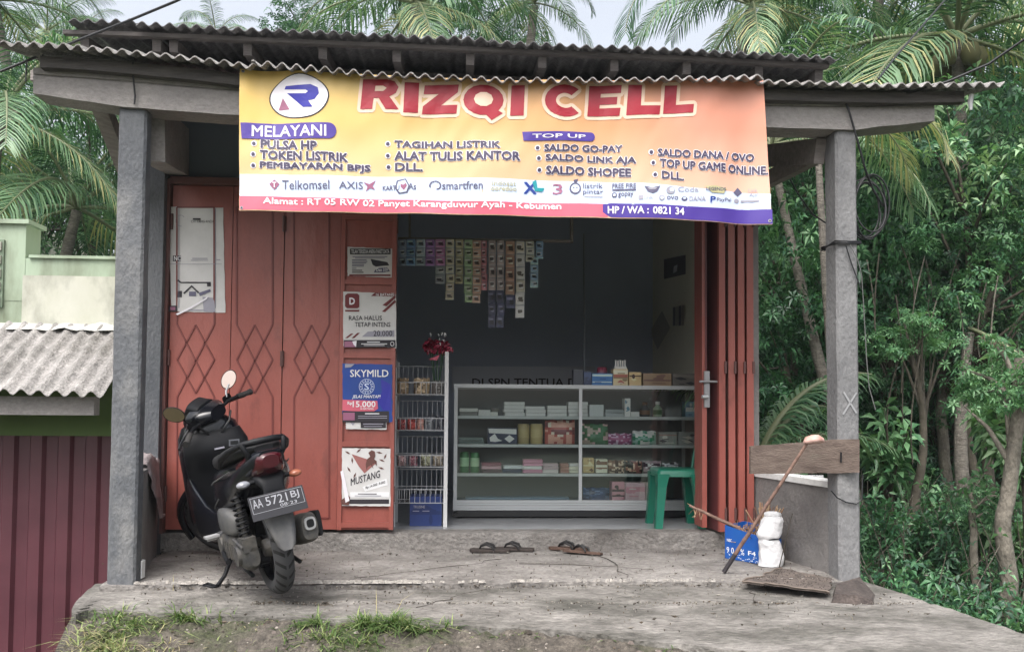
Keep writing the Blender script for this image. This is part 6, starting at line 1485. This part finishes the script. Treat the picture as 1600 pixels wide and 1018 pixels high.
def frond_mesh(seed, L=3.2, a0=60, bend=110, leaf=.75, n=62, cols=(0, 1, 2), hang=.9, wd=.026):
    r = random.Random(seed); mb = MB(); pts = []; p = V((0, 0, 0)); N = 24; tw = r.uniform(-.25, .25)
    for i in range(N+1):
        t = i/N; a = R(a0-bend*t**1.25); pts.append(p.copy()); p = p+V((math.cos(a), tw*t, math.sin(a)))*(L/N)
    mb.tube(pts, [.032*(1-t/N)+.006 for t in range(N+1)], RACH, 5)
    for k in range(n):
        t = .10+.90*k/(n-1); f = t*N; i = min(N-1, int(f)); q = lerp(pts[i], pts[i+1], f-i); tg = (pts[i+1]-pts[i]).normalized()
        side0 = tg.cross(V((0, 0, 1))); side0.normalize(); up = side0.cross(tg)
        ln = leaf*(math.sin(math.pi*min(1, .16+.78*t)))**.7
        for s in (-1, 1):
            if r.random() < .04: continue
            fw = lerp(.35, 1.1, t)+r.uniform(-.12, .12)
            d = (side0*s+tg*fw+up*r.uniform(.05, .35)).normalized(); l_ = ln*r.uniform(.82, 1.08); w2 = wd*r.uniform(.8, 1.1)*.5
            e = d.cross(up).normalized(); m1 = q+d*l_*.45+V((0, 0, -hang*l_*.10)); m2 = q+d*l_*.8+V((0, 0, -hang*l_*.38)); en = q+d*l_*.95+V((0, 0, -hang*l_*(.66+r.uniform(-.1, .1))))
            c = PF[cols[min(len(cols)-1, int(r.random()*len(cols)))]]
            mb.add([q-e*w2*.5, q+e*w2*.5, m1+e*w2, m1-e*w2, m2+e*w2*.8, m2-e*w2*.8, en], [(0, 1, 2, 3), (3, 2, 4, 5), (5, 4, 6)], c, True)
    return mb.mesh('frond')
FR = [frond_mesh(1, 3.3, 72, 105), frond_mesh(2, 3.4, 50, 100), frond_mesh(3, 3.2, 30, 95, cols=(1, 1, 2)), frond_mesh(4, 3.3, 8, 80, cols=(1, 2, 2)), frond_mesh(5, 3.0, -15, 60, cols=(2, 2, 3)), frond_mesh(6, 3.2, 40, 130, cols=(0, 1, 1))]
FRY = frond_mesh(8, 2.4, 12, 95, cols=(3, 3, 2, 3), leaf=.7); FRD = frond_mesh(9, 2.4, -30, 50, cols=(4, 4), leaf=.6)
COCO = flat('coconut', (98, 96, 62), .7)
def ob(name, me, parent, loc=(0, 0, 0), rot=(0, 0, 0), s=1):
    o = bpy.data.objects.new(name, me); col.objects.link(o); o.parent = parent; o.location = loc; o.rotation_euler = rot; o.scale = (s, s, s); return o
def palm(label, crown, base, nfr, seed, sc_=1.0, group='coconut palms round the shop', fronds=None, az=None, coco=0, r0_=.085, bulge=1.0):
    r = random.Random(seed); base = V(base); e = empty('coconut_palm', base, label, 'palm tree', group); c = V(crown)-base
    mb = MB(); pts = []
    side = V((r.uniform(-.4, .4), r.uniform(-.2, .2), 0))*bulge
    for i in range(22): t = i/21; pts.append(c*t+side*math.sin(math.pi*t))
    mb.tube(pts, [r0_*(1.25-.55*i/21)*(1+.05*(i % 2)) for i in range(22)], BARKP, 10)
    o = bpy.data.objects.new('trunk', mb.mesh('trunk')); col.objects.link(o); o.parent = e
    if az: lst = az
    else: lst = [(k*2.399+r.uniform(-.25, .25), k/nfr) for k in range(nfr)]
    for k, (a, t) in enumerate(lst):
        me = (fronds or FR)[min(5, int(t*5.99))] if not fronds else fronds[k % len(fronds)]
        ob('frond', me, e, c+V((0, 0, .05)), (r.uniform(-.25, .25), r.uniform(-.12, .12), a), sc_*r.uniform(.85, 1.12))
    for k in range(coco):
        a = r.uniform(0, 6.28); mb = MB(); mb.lathe([(.001, -.13), (.08, -.10), (.11, 0), (.08, .10), (.001, .13)], (0, 0, 0), COCO, 12); ob('coconut', mb.mesh('coconut'), e, c+V((.2*math.cos(a), .2*math.sin(a), -.15-r.uniform(0, .15))))
    return e
def gp(px, py, Y): p = pt(px, py, Y); return V((p.x, p.y, ground_z(p.x, p.y)-.1))
def P(label, px, py, Y, n, seed, s=1.0, **k):
    c = pt(px, py, Y); b = V((c.x+k.pop('bx', 0), c.y+.1, ground_z(c.x, c.y)-.1)); return palm(label, c, b, n, seed, s, **k)
P('coconut palm with long drooping fronds behind the neighbouring parapet', 0, 190, 9.0, 17, 1, .62)
P('tall coconut palm whose crown fills the upper left corner', -10, 5, 11.0, 15, 2, .55)
P('small dark palm between the upper left crown and the roof', 72, 55, 15.0, 13, 3, .42)
P('low coconut palm right behind the neighbouring parapet by the left pillar', 120, 330, 10.5, 15, 4, .75)
P('distant palm tip above the roof, left of the open sky', 338, 62, 19, 12, 5, .42)
P('distant palm tip behind the left roof corner', 128, 56, 22, 11, 6, .4)
P('large coconut palm hanging over the middle of the roof', 650, 12, 10, 19, 7, .56)
P('coconut palm behind the middle of the roof, left of the sky gap', 835, 10, 12, 15, 8, .40)
P('coconut palm above the roof right of the sky gap', 1175, 15, 10.5, 18, 9, .66, bx=-1.2)
P('coconut palm with nuts over the right end of the roof', 1495, 65, 9.0, 17, 10, .85, coco=9)
P('coconut palm in the upper right corner of the slope', 1640, -20, 11, 16, 11, .9)
P('tall coconut palm rising behind the right roof corner', 1375, -60, 12.5, 16, 12, .95)
# leaning pale trunk with dead skirt
c = pt(1205, 235, 8.4); b = V((pt(1345, 800, 8.0).x, 8.0, pt(1345, 812, 8.0).z)); palm('leaning pale palm trunk seen between the banner and the right pillar', c, b, 9, 13, .6, r0_=.052, bulge=.15)
# yellow fronds right of the pillar, from a palm behind the shop corner
c = pt(1275, 175, 6.7); palm('young palm with yellow fronds drooping beside the right pillar top', c, V((pt(1330, 600, 6.7).x, c.y, ground_z(c.x, c.y)-.1)), 0, 14, .52, fronds=[FRY, FRY, FR[3], FRY], az=[(R(8), 0), (R(-28), 0), (R(35), 0), (R(150), 0)], r0_=.035, bulge=.1)
FRG = frond_mesh(10, 1.15, 66, 82, leaf=.38, n=46, cols=(1, 2, 2), wd=.02); FRG2 = frond_mesh(11, 1.05, 40, 70, leaf=.36, n=44, cols=(2, 2, 1), wd=.02)
c = pt(1186, 728, 6.2); palm('young green palm with arching fronds behind the plank rail', c, V((c.x, c.y, ground_z(c.x, c.y)-.1)), 0, 15, .95, fronds=[FRG, FRG2, FRG, FRG2, FRG], az=[(R(5), 0), (R(-18), 0), (R(30), 0), (R(50), 0), (R(150), 0)], r0_=.06)
c = pt(1515, 520, 7.8); palm('young palm with blackened hanging fronds on the right slope', c, V((c.x, c.y, ground_z(c.x, c.y)-.1)), 0, 16, .55, fronds=[FRD, FRD, FRD], az=[(R(60), 0), (R(-60), 0), (R(10), 0)], r0_=.06)

# broadleaf trees
def leaf_add(mb, c, d, up, l_, w_, m, fold=.25, droop=.25):
    e = d.cross(up)
    if e.length < .01: e = d.orthogonal()
    e.normalize(); u = e.cross(d)
    mid = c+d*l_*.5; tip = c+d*l_-V((0, 0, l_*droop))
    mb.add([c, mid+e*w_*.5+u*w_*fold, tip, mid-e*w_*.5+u*w_*fold, mid], [(0, 1, 4), (1, 2, 4), (0, 4, 3), (4, 2, 3)], m, True)
def rosette(mb, c, n, l_, r, cols, ratio=.34):
    ax = V((r.gauss(0, .5), r.gauss(0, .5), r.uniform(.1, 1))).normalized(); o = ax.orthogonal().normalized(); q = ax.cross(o); a0 = r.uniform(0, 6.28)
    m0 = r.choice(cols)
    for i in range(n):
        a = a0+2*math.pi*i/n+r.uniform(-.3, .3); d = (o*math.cos(a)+q*math.sin(a)+ax*r.uniform(-.1, .5)).normalized()
        leaf_add(mb, c+d*l_*.12, d, ax, l_*r.uniform(.7, 1.15), l_*ratio*r.uniform(.8, 1.2), LF[m0 if r.random() < .75 else r.choice(cols)], droop=r.uniform(.1, .5))
def crown_mesh(seed, nb, per, l_, cols, flatz=.8, ln=6):
    r = random.Random(seed); mb = MB(); bl = []
    for k in range(nb):
        d = V((r.gauss(0, 1), r.gauss(0, 1), r.gauss(0, 1)*flatz)); d = d.normalized()*r.uniform(.35, .95); d.z *= flatz; bl.append((d, r.uniform(.16, .34)))
    for d, s in bl:
        for i in range(per):
            v = V((r.gauss(0, 1), r.gauss(0, 1), r.gauss(.15, 1)*.7)).normalized()*s*r.uniform(.55, 1.08)
            rosette(mb, d+v, ln, l_, r, cols)
    return mb.mesh('crown'), [d for d, s in bl]
CM = [crown_mesh(31, 24, 34, .085, (0, 0, 1, 1)), crown_mesh(32, 24, 34, .08, (0, 1, 1, 2)), crown_mesh(33, 20, 26, .10, (1, 1, 2, 2)), crown_mesh(34, 26, 36, .075, (0, 0, 1, 1)), crown_mesh(35, 22, 34, .095, (0, 1, 2, 3)),
      crown_mesh(36, 34, 60, .046, (0, 0, 1, 1, 2)), crown_mesh(37, 34, 60, .048, (0, 1, 1, 2))]
def tree(label, px, py, Y, rad, ci, seed, group='broadleaf trees on the slope', hz=1.0, bark=BARKD, r0_=.10, base=None, name='broadleaf_tree'):
    r = random.Random(seed); ci = 5+(seed % 2) if rad >= 1.6 else ci
    c = pt(px, py, Y); b = base or V((c.x+r.uniform(-.3, .3), c.y, ground_z(c.x, c.y)-.1))
    e = empty(name, b, label, 'tree', group); cc = c-b; me, bl = CM[ci]; rot = r.uniform(0, 6.28)
    o = ob('crown', me, e, cc, (0, 0, rot)); o.scale = (rad, rad, rad*hz)
    mb = MB(); top = cc+V((0, 0, -rad*.1)); sd = V((r.uniform(-.25, .25), r.uniform(-.2, .2), 0)); pts = [top*(i/12)+sd*math.sin(math.pi*i/12)+V((.03*nz3(i*.6, seed), .03*nz3(i*.6, seed+4), 0)) for i in range(13)]
    mb.tube(pts, [r0_*(1.25-.7*i/12) for i in range(13)], bark, 9)
    Rz = M.Rotation(rot, 3, 'Z')
    for d in bl[:9]:
        q = Rz @ d; q = V((q.x*rad, q.y*rad, q.z*rad*hz)); s = pts[7+int(r.random()*5)]; m_ = lerp(s, cc+q, .5)+V((0, 0, .08*rad)); mb.tube([s, m_, cc+q], [r0_*.42, r0_*.28, r0_*.1], bark, 6)
    t = bpy.data.objects.new('trunk', mb.mesh('trunk')); col.objects.link(t); t.parent = e
    return e
TR = [ # label, px, py, Y, rad, crown, hz
 ('leafy tree filling the gap just left of the right pillar', 1240, 400, 9.2, 1.25, 1, 1.3),
 ('low bushy tree behind the young palm and the plank rail', 1225, 560, 8.6, 1.0, 0, 1.1),
 ('broad dark tree right of the right pillar at mid height', 1420, 400, 9.0, 1.35, 0, 1.2),
 ('tree with pale green leaf clusters under the beam end', 1500, 275, 8.2, 1.15, 4, .9),
 ('tall dark tree at the right edge below the palm crowns', 1600, 330, 8.6, 1.4, 3, 1.3),
 ('lower dark tree right of the coiled cable', 1390, 540, 8.8, 1.0, 3, 1.0),
 ('tree with glossy leaves on the right at door height', 1550, 440, 8.0, .95, 1, 1.0),
 ('small tree with bright young leaves low behind the right pillar', 1420, 520, 7.6, .55, 2, .8),
 ('large dark tree far up the right slope', 1480, 330, 12.5, 2.6, 3, 1.2),
 ('large dark tree up the slope directly behind the right pillar', 1300, 420, 12.5, 2.4, 3, 1.4),
 ('tall leafy tree up the slope at the far right edge', 1640, 260, 12.0, 2.4, 0, 1.5),
 ('high crown behind the palm right of the roof corner', 1330, 110, 14.0, 2.0, 3, 1.1),
 ('dark tree crown between the palm crowns in the upper right', 1560, 110, 13.5, 2.2, 0, 1.1),
 ('low dark tree in the hollow below the black fronds', 1530, 650, 10.5, 1.5, 3, .9),
 ('low tree in shade behind the pale trunk', 1440, 640, 11.0, 1.5, 0, .9),
 ('dense tree filling the space right of the coiled cable', 1440, 480, 9.6, 1.3, 1, 1.3),
 ('dense low tree at the right edge behind the nearest trunk', 1600, 640, 9.4, 1.3, 0, 1.1),
 ('bushy dark tree behind the slender pale trunk', 1490, 560, 10.0, 1.4, 3, 1.2),
 ('bushy tree just right of the foot of the right pillar', 1390, 690, 9.0, .9, 0, .9),
 ('dark bushy tree low between leaning trunk and half wall', 1200, 660, 9.6, 1.0, 3, 1.0),
 ('tall thin tree left of the right pillar under the side beam', 1255, 290, 10.0, 1.2, 0, 1.2),
 ('dark tree behind the neighbouring parapet next to the left pillar', 150, 300, 13, 2.4, 3, 1.1),
 ('dark tree at the far left behind the palms', 30, 300, 13.5, 2.4, 0, 1.2),
 ('feathery tree crown above the roof left of the middle palm', 505, 55, 13.5, .95, 3, .8),
 ('leafy crown behind the middle palm above the roof', 720, 40, 14.5, 1.7, 1, .9),
 ('airy crown just right of the sky gap above the roof', 1255, 60, 15, 1.2, 3, .9),
]
for i, (lab, px, py, Y, rad, ci, hz) in enumerate(TR): tree(lab, px, py, Y, rad, ci, 100+i, hz=hz, r0_=.035+.013*rad)
# pale bare trunks standing on the slope
def trunk_tree(label, pxs, Y, r0_, r1_, bark=BARK, ci=1, rad=.9, crown=None, name='pale_trunk_tree'):
    pts_ = [pt(x, y, Y) for x, y in pxs]; b = pts_[0]; e = empty(name, b, label, 'tree')
    mb = MB(); n = 16; pp = []
    for i in range(n+1):
        f = i/n*(len(pts_)-1); k = min(len(pts_)-2, int(f)); pp.append(lerp(pts_[k], pts_[k+1], f-k)-b+V((.015*nz3(i*.7, px_seed(pxs)), 0, 0)))
    mb.tube(pp, [lerp(r0_, r1_, (i/n))*(1+.25*math.exp(-i*.9)) for i in range(n+1)], bark, 10)
    t = bpy.data.objects.new('trunk', mb.mesh('trunk')); col.objects.link(t); t.parent = e
    cpt = pt(*crown, Y) if crown else pts_[-1]
    me, bl = CM[ci]; o = ob('crown', me, e, cpt-b, (0, 0, Y)); o.scale = (rad, rad, rad)
    mb = MB()
    for d in bl[:8]:
        q = M.Rotation(Y, 3, 'Z') @ d; s = pp[n-2-int(rnd.random()*5)]; mb.tube([s, lerp(s, cpt-b+q*rad, .5)+V((0, 0, .05)), cpt-b+q*rad], [r1_*.6, r1_*.4, r1_*.12], bark, 6)
    t = bpy.data.objects.new('limbs', mb.mesh('limbs')); col.objects.link(t); t.parent = e
    return e
def px_seed(p): return p[0][0]*.01
trunk_tree('slender pale trunk rising from the green slope right of centre of the wood', [(1485, 803), (1478, 740), (1470, 650), (1474, 560), (1470, 460)], 8.6, .062, .045, rad=1.0, crown=(1480, 380))
trunk_tree('thin dark trunk deep in the shade left of the slender pale one', [(1388, 715), (1385, 640), (1378, 560), (1366, 480)], 10.5, .06, .05, bark=BARKD, rad=1.1, ci=3, crown=(1360, 420))
trunk_tree('nearest forked pale tree at the right edge of the photograph', [(1573, 988), (1578, 900), (1566, 820), (1580, 740), (1592, 640), (1596, 560)], 4.9, .052, .036, rad=.42, ci=2, crown=(1590, 585))
trunk_tree('thin crooked sapling stem left of the nearest tree', [(1530, 960), (1524, 890), (1519, 800), (1522, 770)], 5.3, .03, .018, rad=.24, ci=1, crown=(1528, 790))
# shrubs: pale green leafy plants
SHM = []
def shrub_mesh(seed, n, h, l_, cols):
    r = random.Random(seed); mb = MB()
    for i in range(n):
        a = r.uniform(0, 6.28); ln = h*r.uniform(.5, 1.1); lean = r.uniform(.1, .7); tip = V((math.cos(a)*ln*lean, math.sin(a)*ln*lean, ln)); md = tip*.5+V((0, 0, ln*.1))
        mb.tube([(0, 0, 0), md, tip], [.010, .007, .003], BARKD, 5)
        for k in range(7):
            t = .25+.75*k/6; q = lerp(V((0, 0, 0)), tip, t); rosette(mb, q, r.randint(3, 5), l_, r, cols, .38)
    return mb.mesh('foliage')
SH = [shrub_mesh(1, 11, .8, .15, (1, 2, 2)), shrub_mesh(2, 12, .7, .12, (0, 1, 1)), shrub_mesh(3, 12, .75, .17, (2, 3, 2)), shrub_mesh(4, 13, .6, .10, (0, 0, 1))]
r = random.Random(5)
SHL = [('big pale leaved shrub at the right edge below the wood', 1570, 640, 5.4, 2, .75), ('pale leafy shrub high at the right edge', 1575, 585, 5.6, 2, .85), ('bright leafy sapling leaning into the photo at the right edge', 1598, 700, 5.2, 2, .6),
 ('bright green shrub beside the foot of the nearest tree', 1596, 830, 5.6, 2, .7), ('shrub with mid green leaves around the crooked sapling', 1525, 790, 5.8, 0, .7),
 ('low shrub right of the pillar foot', 1375, 880, 5.6, 1, .55), ('low leafy plant in front of the slope, right of the rubble', 1430, 880, 6.0, 1, .7), ('dark low shrub at the far edge of the apron', 1480, 900, 5.6, 3, .7),
 ('low shrub at the foot of the slender pale trunk', 1500, 800, 7.8, 1, .9), ('spreading low shrub on the shaded slope', 1420, 780, 8.2, 0, .9), ('dark shrub at the foot of the leaning palm trunk', 1365, 800, 7.4, 3, .9),
 ('leafy shrub behind the half wall', 1235, 740, 6.2, 0, .9), ('small shrub behind the door wall corner', 1195, 720, 6.4, 1, .8), ('shrub just right of the middle of the right pillar', 1390, 660, 7.8, 0, 1.1)]
for lab, px, py, Y, k, s in SHL:
    p = pt(px, py, Y); b = V((p.x, p.y, ground_z(p.x, p.y)-.03)); e = empty('shrub', b, lab, 'shrub', 'shrubs at the foot of the slope')
    hgt = max(.8, (p.z-b.z)+.25)
    o = ob('foliage', SH[k], e, (0, 0, max(0, hgt-.85*s)), (0, 0, r.uniform(0, 6)), s)
    if hgt-.85*s > .1:
        mb = MB(); mb.tube([(0, 0, 0), (.02, .01, hgt*.4), (0, 0, hgt-.8*s)], [.02, .016, .012], BARKD, 6); t = bpy.data.objects.new('stem', mb.mesh('stem')); col.objects.link(t); t.parent = e
# undergrowth as one mass of leaves and twigs
mb = MB(); r = random.Random(77)
n = 0
while n < 9500:
    ang = r.uniform(.22, .80); Y = r.uniform(4.6, 14.5) if r.random() < .75 else r.uniform(4.2, 8)
    x = Y*ang
    if Y < 6.2 and x < apron_right(min(Y, 4.75))+.06 and Y < 4.8: continue
    if x < XIR+.35: continue
    z = ground_z(x, Y); h = abs(r.gauss(0, .16))*(1+.05*Y)*(1+.8*nz3(x*.9, Y*.9))
    l_ = r.uniform(.045, .085)*(.6+.06*Y)
    rosette(mb, V((x, Y, z+.02+max(0, h))), r.randint(3, 5), l_, r, (0, 0, 1, 1, 2) if Y < 9 else (0, 0, 0, 1), .36); n += 1
for i in range(170):
    Y = r.uniform(4.8, 9); x = Y*r.uniform(.36, .72)
    if x < apron_right(min(Y, 4.75))+.1 and Y < 4.8: continue
    z = ground_z(x, Y); d = V((r.gauss(0, .4), r.gauss(0, .3), 1)).normalized(); mb.tube([(x, Y, z), V((x, Y, z))+d*.3, V((x, Y, z))+d*r.uniform(.5, .9)+V((r.uniform(-.2, .2), 0, 0))], [.006, .004, .002], BARK if i % 2 else BARKD, 4)
tag(mb.build('undergrowth'), 'dense green undergrowth covering the slope right of the shop', 'undergrowth', kind='stuff')
mb = MB(); r = random.Random(78); n = 0
while n < 5200:
    ang = r.uniform(.25, .80); Y = r.uniform(10, 26); x = Y*ang; z = ground_z(x, Y)
    rosette(mb, V((x, Y, z+abs(r.gauss(0, .5)))), 4, r.uniform(.14, .28), r, (0, 0, 0, 1), .4); n += 1
while n < 7600:
    ang = r.uniform(-.75, -.22); Y = r.uniform(9.5, 20); x = Y*ang; z = ground_z(x, Y)
    rosette(mb, V((x, Y, z+abs(r.gauss(0, .6)))), 4, r.uniform(.14, .28), r, (0, 0, 0, 1), .4); n += 1
tag(mb.build('far_undergrowth'), 'dark mass of bushes on the slopes further back', 'undergrowth', kind='stuff')
# hanging vines in the wood
mb = MB(); r = random.Random(8)
for i in range(40):
    px, py = r.uniform(1350, 1600), r.uniform(380, 560); Y = r.uniform(7.4, 9.6); L_ = r.uniform(60, 190); sw = r.uniform(-25, 25)
    mb.tube([pt(px+sw*math.sin(t*2.2), py+L_*t, Y) for t in [k/8 for k in range(9)]], .007, BARK if i % 3 else BARKD, 4)
tag(mb.build('hanging_vines'), 'thin grey vines and bare twigs hanging in the shaded wood', 'vines', kind='stuff')

# grass tufts on the bank
GRM = [leafmat('grass green', (84, 104, 60), .7), leafmat('grass pale', (126, 136, 92), .8), leafmat('grass straw', (150, 142, 112), .9), leafmat('grass deep', (66, 92, 44), .7)]
def blade(mb, x, y, z, h, a, lean, m, w_=.004):
    d = V((math.cos(a), math.sin(a), 0)); e = V((-d.y, d.x, 0))*w_; p = V((x, y, z-.01)); q = p+d*h*lean*.4+V((0, 0, h*max(.25, .62-.15*lean))); t = p+d*h*lean+V((0, 0, h*max(.12, 1-.42*lean)))
    mb.add([p-e, p+e, q+e*.8, q-e*.8, t], [(0, 1, 2, 3), (3, 2, 4)], m)
mb = MB(); r = random.Random(9)
def tuft_at(px, py, n, spread, h0, h1, cols):
    d = fl(px, py, -.14)
    for i in range(n):
        x, y = d.x+r.gauss(0, spread), d.y+r.gauss(0, spread*.5); yf = pl(yfe, x)
        if y > yf+.02: y = yf-.01
        if nz3(x*11, y*11, 5) > -.12: blade(mb, x, y, bank_z(x, y), r.uniform(h0, h1)*.8, r.uniform(0, 6.28), r.uniform(.5, 2.2), GRM[r.choice(cols)], r.uniform(.0018, .0042))
for px, py, n, s, h0, h1, c in ((250, 980, 620, .14, .05, .15, (0, 0, 1, 3)), (590, 990, 850, .14, .05, .16, (0, 0, 3, 3, 1)), (540, 1010, 500, .12, .05, .12, (0, 3, 1)), (180, 1005, 500, .1, .05, .12, (1, 1, 2, 0)), (240, 985, 420, .12, .03, .09, (0, 0, 1, 3)), (180, 995, 220, .09, .03, .08, (0, 1, 1)), (560, 985, 520, .10, .03, .10, (0, 0, 0, 3, 1)), (620, 990, 300, .10, .03, .09, (0, 3, 1)), (500, 975, 160, .06, .02, .06, (0, 3)), (220, 1010, 360, .10, .02, .06, (1, 2, 2)), (130, 1000, 90, .05, .05, .12, (2, 1)), (330, 1015, 160, .1, .02, .06, (2, 1, 0)), (1230, 1010, 90, .1, .02, .05, (0, 1)), (1000, 1012, 90, .1, .015, .04, (0, 3)), (750, 1000, 140, .14, .015, .04, (0, 3, 1)), (400, 990, 140, .12, .012, .04, (3, 0, 2))):
    tuft_at(px, py, n, s, h0, h1, c)
for px, py, h in ((270, 948, .10), (588, 985, .20), (596, 985, .17), (560, 960, .09), (612, 985, .19), (1330, 1005, .10), (1340, 1000, .13), (105, 1010, .14), (118, 1015, .17), (95, 1015, .12)):
    d = fl(px, py, -.12); blade(mb, d.x, d.y, bank_z(d.x, d.y) if py > 960 else -.03, h, r.uniform(0, 6.28), r.uniform(.2, .8), GRM[2], .002)
tag(mb.build('grass'), 'short grass tufts and straw on the mossy bank', 'grass', kind='stuff')
mb = MB(); r = random.Random(10)
for i in range(700):
    x = r.uniform(-1.75, 2.2); y = pl(yfe, x)-r.uniform(.0, .38); s = r.uniform(.002, .006)*(2.4 if r.random() < .06 else 1); z = bank_z(x, y); a = r.uniform(0, 3.1)
    ps = [V((x+s*1.5*math.cos(a+2*math.pi*k/6), y+s*math.sin(a+2*math.pi*k/6), z-.002)) for k in range(6)]; pt_ = [p*.5+V((x, y, z))*.5+V((0, 0, s*.9)) for p in ps]
    mb.loft([ps, pt_], r.choice([LIT[2], STN2, LIT[0], LIT[0], LIT[1], STN, STN]), smooth=False)
tag(mb.build('gravel'), 'small pebbles and crumbs on the dirt bank', 'gravel', kind='stuff')

if HAZE:
    mb = MB(); mb.box((-63, -17, -4), (73, 93, 30), None)
    hm = bpy.data.materials.new('pale haze'); hm.use_nodes = True; n = hm.node_tree.nodes; l = hm.node_tree.links
    n.remove(n['Principled BSDF']); pv = n.new('ShaderNodeVolumePrincipled'); pv.inputs['Density'].default_value = HAZE; pv.inputs['Color'].default_value = (.86, .9, .95, 1); pv.inputs['Anisotropy'].default_value = .2
    l.new(pv.outputs[0], n['Material Output'].inputs['Volume'])
    mb.mats = [hm]; o = mb.build('haze'); tag(o, 'thin pale damp air', 'haze', kind='stuff')
